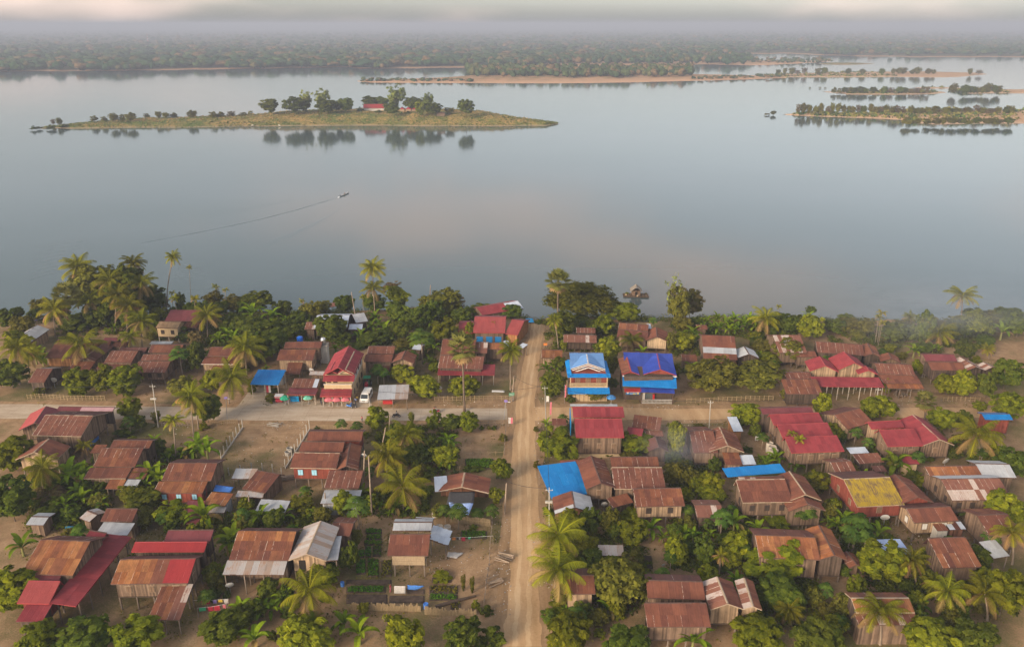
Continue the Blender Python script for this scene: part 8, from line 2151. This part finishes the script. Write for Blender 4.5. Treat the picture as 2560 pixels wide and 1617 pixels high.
for k, (xa, xb, lb) in enumerate(((1196, 1240, 'red gabled island pavilion closest to the long hall'), (1242, 1290, 'red gabled island pavilion in the middle of three'), (1290, 1328, 'red gabled island pavilion farthest from the long hall'))):
    h = H('island_pavilion', lb, 'pavilion'); P0 = atc('D2', (xa, 303), -0.2); P1 = atc('D2', (xb, 303), -0.2); h.base((P0 + P1) / 2); h.root.location.z = -0.5
    u_ = (P1 - P0).normalized(); w_ = (P1 - P0).length; v_ = Vector((-u_.y, u_.x, 0))
    blk(h, P0 + u_ * 0.4 + v_ * 0.6, u_, w_ - 0.8, v_, 4, 0, 2.9, WM['tan'], 'pavilion_wall'); A_ = P0 + u_ * w_ / 2 + ZV * (3 + w_ * 0.36)
    mb = MB(); h.boards(mb, P0 + ZV * 3, A_); h.boards(mb, P1 + ZV * 3, A_); rf = mb.build('roof', TRIM_R, h.root)
    h.sheets(rf, P0 + v_ * 5 + ZV * 3, -v_ * 5, A_ - P0 - ZV * 3, 'bright', 1.6); h.sheets(rf, P1 + ZV * 3, v_ * 5, A_ - P1 - ZV * 3, 'bright', 1.6)
    mb = MB(); q0 = P0 - h.off + v_ * 0.5; q1 = P1 - h.off + v_ * 0.5; q2 = A_ - h.off + v_ * 0.5
    mb.tri(Vector((q0.x, q0.y, 3)), Vector((q1.x, q1.y, 3)), Vector((q2.x, q2.y, A_.z - 0.2))); mb.build('pediment', CLOTHC['red'], h.root)
h = H('island_hut', 'brown plank hut at the edge of the island slope', 'hut', None)
P0 = atc('D2', (1480, 330), -0.6); P1 = atc('D2', (1540, 330), -0.6); h.base((P0 + P1) / 2); h.root.location.z = -0.8; u_ = (P1 - P0).normalized(); v_ = Vector((-u_.y, u_.x, 0)); w_ = (P1 - P0).length
blk(h, P0, u_, w_, v_, 4, 0, 2.6, WM['wood'], 'hut_wall'); mb = MB(); h.boards(mb, P0 + ZV * 2.5, P1 + ZV * 2.5); rf = mb.build('roof', TRIM_D, h.root); h.sheets(rf, P0 - v_ * 0.4 + ZV * 2.6, P1 - P0, v_ * 4.8 + ZV * 1.0, 'dark', 1.5)
COW = plain_mat('cow_hide', (0.66, 0.60, 0.52), 0.9, 0.15)
def cow(P, rz, label):
    t = thing('cow', label, 'cow', P, rz, 'cattle on the island beach')
    verts = [(-.75, 0, 1.15), (-.3, 0, 1.1), (.2, 0, 1.1), (.62, 0, 1.22), (.9, 0, 1.32), (1.12, 0, 1.25), (1.4, 0, 1.02), (-.8, .2, .75), (-.68, .2, .42), (-.72, .2, .04), (-.8, -.2, .75), (-.68, -.2, .42), (-.72, -.2, .04), (.55, .2, .7), (.55, .2, .4), (.55, .2, .04), (.55, -.2, .7), (.55, -.2, .4), (.55, -.2, .04), (-1.0, 0, 1.0), (-1.05, 0, .5)]
    edges = [(0, 1), (1, 2), (2, 3), (3, 4), (4, 5), (5, 6), (0, 7), (7, 8), (8, 9), (0, 10), (10, 11), (11, 12), (3, 13), (13, 14), (14, 15), (3, 16), (16, 17), (17, 18), (0, 19), (19, 20)]
    rad = [.3, .33, .34, .3, .2, .17, .1, .16, .08, .06, .16, .08, .06, .13, .08, .06, .13, .08, .06, .04, .03]
    me = bpy.data.meshes.new('body'); me.from_pydata(verts, edges, []); me.materials.append(COW); o = bpy.data.objects.new('body', me); link(o, t); o.modifiers.new('skin', 'SKIN')
    for v_, r_ in zip(me.skin_vertices[0].data, rad): v_.radius = (r_, r_)
    me.skin_vertices[0].data[1].use_root = True; sb = o.modifiers.new('sub', 'SUBSURF'); sb.levels = sb.render_levels = 1
    for sy in (-1, 1): mb = MB(); mb.tube([(1.12, sy * .12, 1.38), (1.08, sy * .26, 1.5), (1.12, sy * .3, 1.68)], [.03, .025, .01], 5); mb.build('horn', WHITE, t)
cow(atc('D1', (1665, 742), WZ + 0.2), R(10), 'white cow standing on the sand farther from the island trees'); cow(atc('D1', (1868, 742), WZ + 0.2), R(170), 'white cow on the sand below the bamboo clump of the island')
P = atc('D1', (878, 104), WZ + 5); ms = thing('telecom_mast', 'red and white lattice telecom mast above the far forest', 'mast', P); mh = height_at(P, px('D1', (0, 36))[1]) - P.z
for k in range(6):
    z0, z1 = mh * k / 6, mh * (k + 1) / 6; r0, r1 = 3.4 * (1 - k / 6.6), 3.4 * (1 - (k + 1) / 6.6); mb = MB()
    for a in range(4):
        x0, y0 = math.cos(a * math.pi / 2 + .78), math.sin(a * math.pi / 2 + .78); x1, y1 = math.cos((a + 1) * math.pi / 2 + .78), math.sin((a + 1) * math.pi / 2 + .78)
        mb.tube([(x0 * r0, y0 * r0, z0), (x0 * r1, y0 * r1, z1)], 0.4, 4); mb.tube([(x0 * r0, y0 * r0, z0), (x1 * r1, y1 * r1, z1)], 0.25, 4); mb.tube([(x0 * r1, y0 * r1, z1), (x1 * r1, y1 * r1, z1)], 0.25, 4)
    mb.build('lattice', WHITE if k % 2 else CLOTHC['red'], ms)
# ---- firewood, logs, rubbish
def logpile(c, p, n, L, label, spread=1.2, mat=None):
    P = atc(c, p); t = thing('log_pile', label, 'log pile', P, prp.uniform(0, 3))
    for k in range(n):
        y = prp.uniform(-spread, spread); z = 0.12 + 0.16 * (k % 4); a = prp.uniform(-0.25, 0.25); mb = MB()
        mb.tube([(-L / 2, y - a, z), (L / 2, y + a, z + prp.uniform(-.05, .15))], prp.uniform(0.06, 0.12), 6); mb.build('log', mat or BARK_P, t)
logpile('C3', (1820, 850), 9, 2.6, 'grey sticks piled at the road edge by the garden'); logpile('C3', (1690, 1110), 8, 2.4, 'bundle of driftwood branches by the garden fence'); logpile('B2', (1120, 1330), 9, 5.5, 'long timber poles stacked beside the red plank house', 0.8)
logpile('B6', (820, 330), 12, 2.2, 'firewood stacked under the open rusty porch'); logpile('C6', (1270, 940), 12, 2.2, 'firewood heaped under the slanted rust barn'); logpile('B2', (980, 690), 5, 2.6, 'pale broken slabs lying at the road edge of the bare lot', 0.8, CONCP)
t = thing('fallen_log', 'long dark charred log lying across the garden corner', 'log', atc('C3', (1000, 1420))); q = atc('C3', (1480, 1290)) - atc('C3', (1000, 1420)); mb = MB(); mb.tube([(0, 0, 0.2), q * 0.5 + ZV * 0.25, q + ZV * 0.2], [0.28, 0.25, 0.16], 8); mb.build('log', WM['dark'], t)
for k, (x, y) in enumerate(((1335, 1215), (1440, 1240))):
    P = atc('C3', (x, y)); t = thing('bean_pole', ['bean vine pole nearer the boarded house', 'bean vine pole nearer the dirt road'][k], 'bean pole', P); mb = MB(); mb.tube([(0, 0, 0), (0, 0, 3.0)], 0.05, 5); mb.build('stake', BAMB, t); inst('vine', CROWNS['olive'][2], t, (0, 0, 0), (0.9, 0.9, 2.9))
LIT = plain_mat('litter_bits', (0.40, 0.36, 0.31), 0.8, 0.4, 0.7, tint=True); mb = MB(); lr = random.Random(8)
def litter(c, x0, x1, y0, y1, n):
    for k in range(n):
        P = atc(c, (lr.uniform(x0, x1), lr.uniform(y0, y1))); s_ = lr.uniform(0.06, 0.2); mb.cbox((P.x, P.y, 0.005), s_, s_ * lr.uniform(0.4, 1), lr.uniform(0.02, 0.09), lr.random(), lr.uniform(0, 3))
litter('C3', 1690, 1900, 300, 1500, 80); litter('C3', 930, 1650, 690, 1000, 50); litter('B2', 850, 1400, 640, 740, 60); litter('B3', 1100, 1850, 400, 460, 40); litter('B2', 400, 1300, 760, 1200, 45); litter('C4', 200, 520, 300, 1200, 60); litter('B4', 260, 480, 350, 1300, 70)
litter('B5', 20, 640, 620, 720, 50); litter('B4', 1350, 1996, 430, 500, 40); litter('C1', 1150, 1600, 440, 640, 40); litter('B1', 1200, 1900, 620, 800, 30); litter('B6', 800, 1900, 380, 460, 40); litter('C6', 400, 1100, 430, 800, 60)
o = mb.build('litter', LIT); o['kind'] = 'stuff'
# ---- drifting wood smoke: thin still veils
def smoke(P, r, dens, rot=0.0):
    m_, nt_, out_ = new_mat('smoke_air'); t_ = NT(nt_)
    co = t_.n('ShaderNodeTexCoord').outputs['Object']
    ln = t_.n('ShaderNodeVectorMath', {0: co}, operation='LENGTH').outputs['Value']
    nz_ = t_.noise(co, 2.2, 3, 0.6)
    f = t_.math('POWER', t_.math('SUBTRACT', 1.0, ln, clamp=True), 1.6)
    dn = t_.math('MULTIPLY', t_.math('MULTIPLY', f, t_.maprange(nz_, 0.35, 0.7)), dens)
    pv_ = t_.n('ShaderNodeVolumePrincipled', {'Color': (0.62, 0.66, 0.76, 1), 'Density': dn}); nt_.links.new(pv_.outputs[0], out_.inputs['Volume'])
    o_ = link(bpy.data.objects.new('smoke', np_mesh('smoke', ICO_V, ICO_F, m_, True))); o_.location = P; o_.scale = r; o_.rotation_euler = (0, 0, rot); o_['kind'] = 'stuff'
smoke(atc('B5', (20, 1290)) + ZV * 6.2, (9, 6, 6), 0.10); smoke(atc('A6', (1250, 1230)) + ZV * 10, (44, 20, 11), 0.035, 0.1)

# ================================================================== labels for the plants
KIND = {'mango': ('dense mango tree', 'mango trees in the gardens', 'tree'), 'dark': ('dark leafy tree', 'dark leafy trees', 'tree'), 'olive': ('feathery olive tree', 'feathery olive green trees', 'tree'), 'dry': ('dry brown tree', 'dry trees', 'tree'),
        'bare': ('pale leafless tree', 'bare trees', 'tree'), 'airy': ('tall airy kapok', 'airy trees', 'tree'), 'broad': ('spreading rain tree', 'rain trees', 'tree'), 'shrub': ('low shrub', 'garden shrubs', 'shrub'), 'bamboo': ('yellowish bamboo clump', 'bamboo clumps', 'bamboo'),
        'coco': ('coconut palm', 'coconut palms', 'palm'), 'sugar': ('fan leaved palm', 'sugar palms', 'palm'), 'areca': ('slim areca palm', 'areca palms', 'palm'), 'banana': ('banana plant', 'banana plants', 'plant'), 'papaya': ('papaya tree', 'papaya trees', 'tree')}
ONES = ['first', 'second', 'third', 'fourth', 'fifth', 'sixth', 'seventh', 'eighth', 'ninth', 'tenth', 'eleventh', 'twelfth', 'thirteenth', 'fourteenth', 'fifteenth', 'sixteenth', 'seventeenth', 'eighteenth', 'nineteenth']
TENS = {2: 'twent', 3: 'thirt', 4: 'fort', 5: 'fift', 6: 'sixt'}
def ordinal(k):
    if k < 19: return ONES[k]
    t_, o_ = divmod(k + 1, 10)
    return TENS[t_] + 'ieth' if o_ == 0 else TENS[t_] + 'y-' + ONES[o_ - 1]
marks = [(h.off, h.short) for h in HOUSES if h.root is not None and h.short and h.off.y < 400]
groups = {}
for root, kind, where in PLANTS:
    P = root.location; base, grp, cat = KIND[kind]
    if where == 'village':
        best = min(marks, key=lambda m_: (m_[0] - P).length); dv = P - best[0]
        rel = 'behind' if dv.y > abs(dv.x) * 0.9 else ('in front of' if -dv.y > abs(dv.x) * 0.9 else 'beside')
        key = '%s %s %s' % (base, rel, best[1])
    elif where == 'island': key = base + ' on the river island'
    else:
        yb = 'nearest' if P.y < 900 else 'middle' if P.y < 1300 else 'farthest'
        key = base + ' on the %s sandbar' % {'nearest': 'long wooded', 'middle': 'low scrubby', 'farthest': 'distant bare'}[yb]
    tag(root, None, cat, grp); groups.setdefault((key, where), []).append(root)
for (key, where), rs in groups.items():
    if len(rs) == 1: rs[0]['label'] = key; continue
    if where == 'village': rs.sort(key=lambda r_: abs(r_.location.x - 2.5)); tail_ = 'from the dirt road'
    elif where == 'island': rs.sort(key=lambda r_: r_.location.x); tail_ = "from the island's low tip"
    else: rs.sort(key=lambda r_: r_.location.x); tail_ = "from the sandbar's open end"
    for k, r_ in enumerate(rs):
        lb = '%s, %s %s' % (key, ordinal(k), tail_)
        if len(lb.split()) > 16: lb = lb.replace('from the dirt road', 'from road')
        if len(lb.split()) > 16: lb = lb.replace('dense mango', 'mango').replace('dark leafy', 'leafy').replace('feathery olive', 'olive').replace('yellowish bamboo', 'bamboo').replace('in front of', 'before')
        r_['label'] = lb
# ------------------------------------------------------------------ dry-season haze
m, nt, out = new_mat('haze_air'); t = NT(nt)
pv = t.n('ShaderNodeVolumePrincipled')
pv.inputs['Color'].default_value = (0.46, 0.51, 0.615, 1)
pv.inputs['Density'].default_value = HAZE_DENSITY
pv.inputs['Anisotropy'].default_value = 0.0
nt.links.new(pv.outputs[0], out.inputs['Volume'])
b = MB(); b.box((-15000, -120, -11), (30000, 0, 0), (0, 17000, 0), (0, 0, 113))
hz = b.build('haze', m); hz['kind'] = 'stuff'
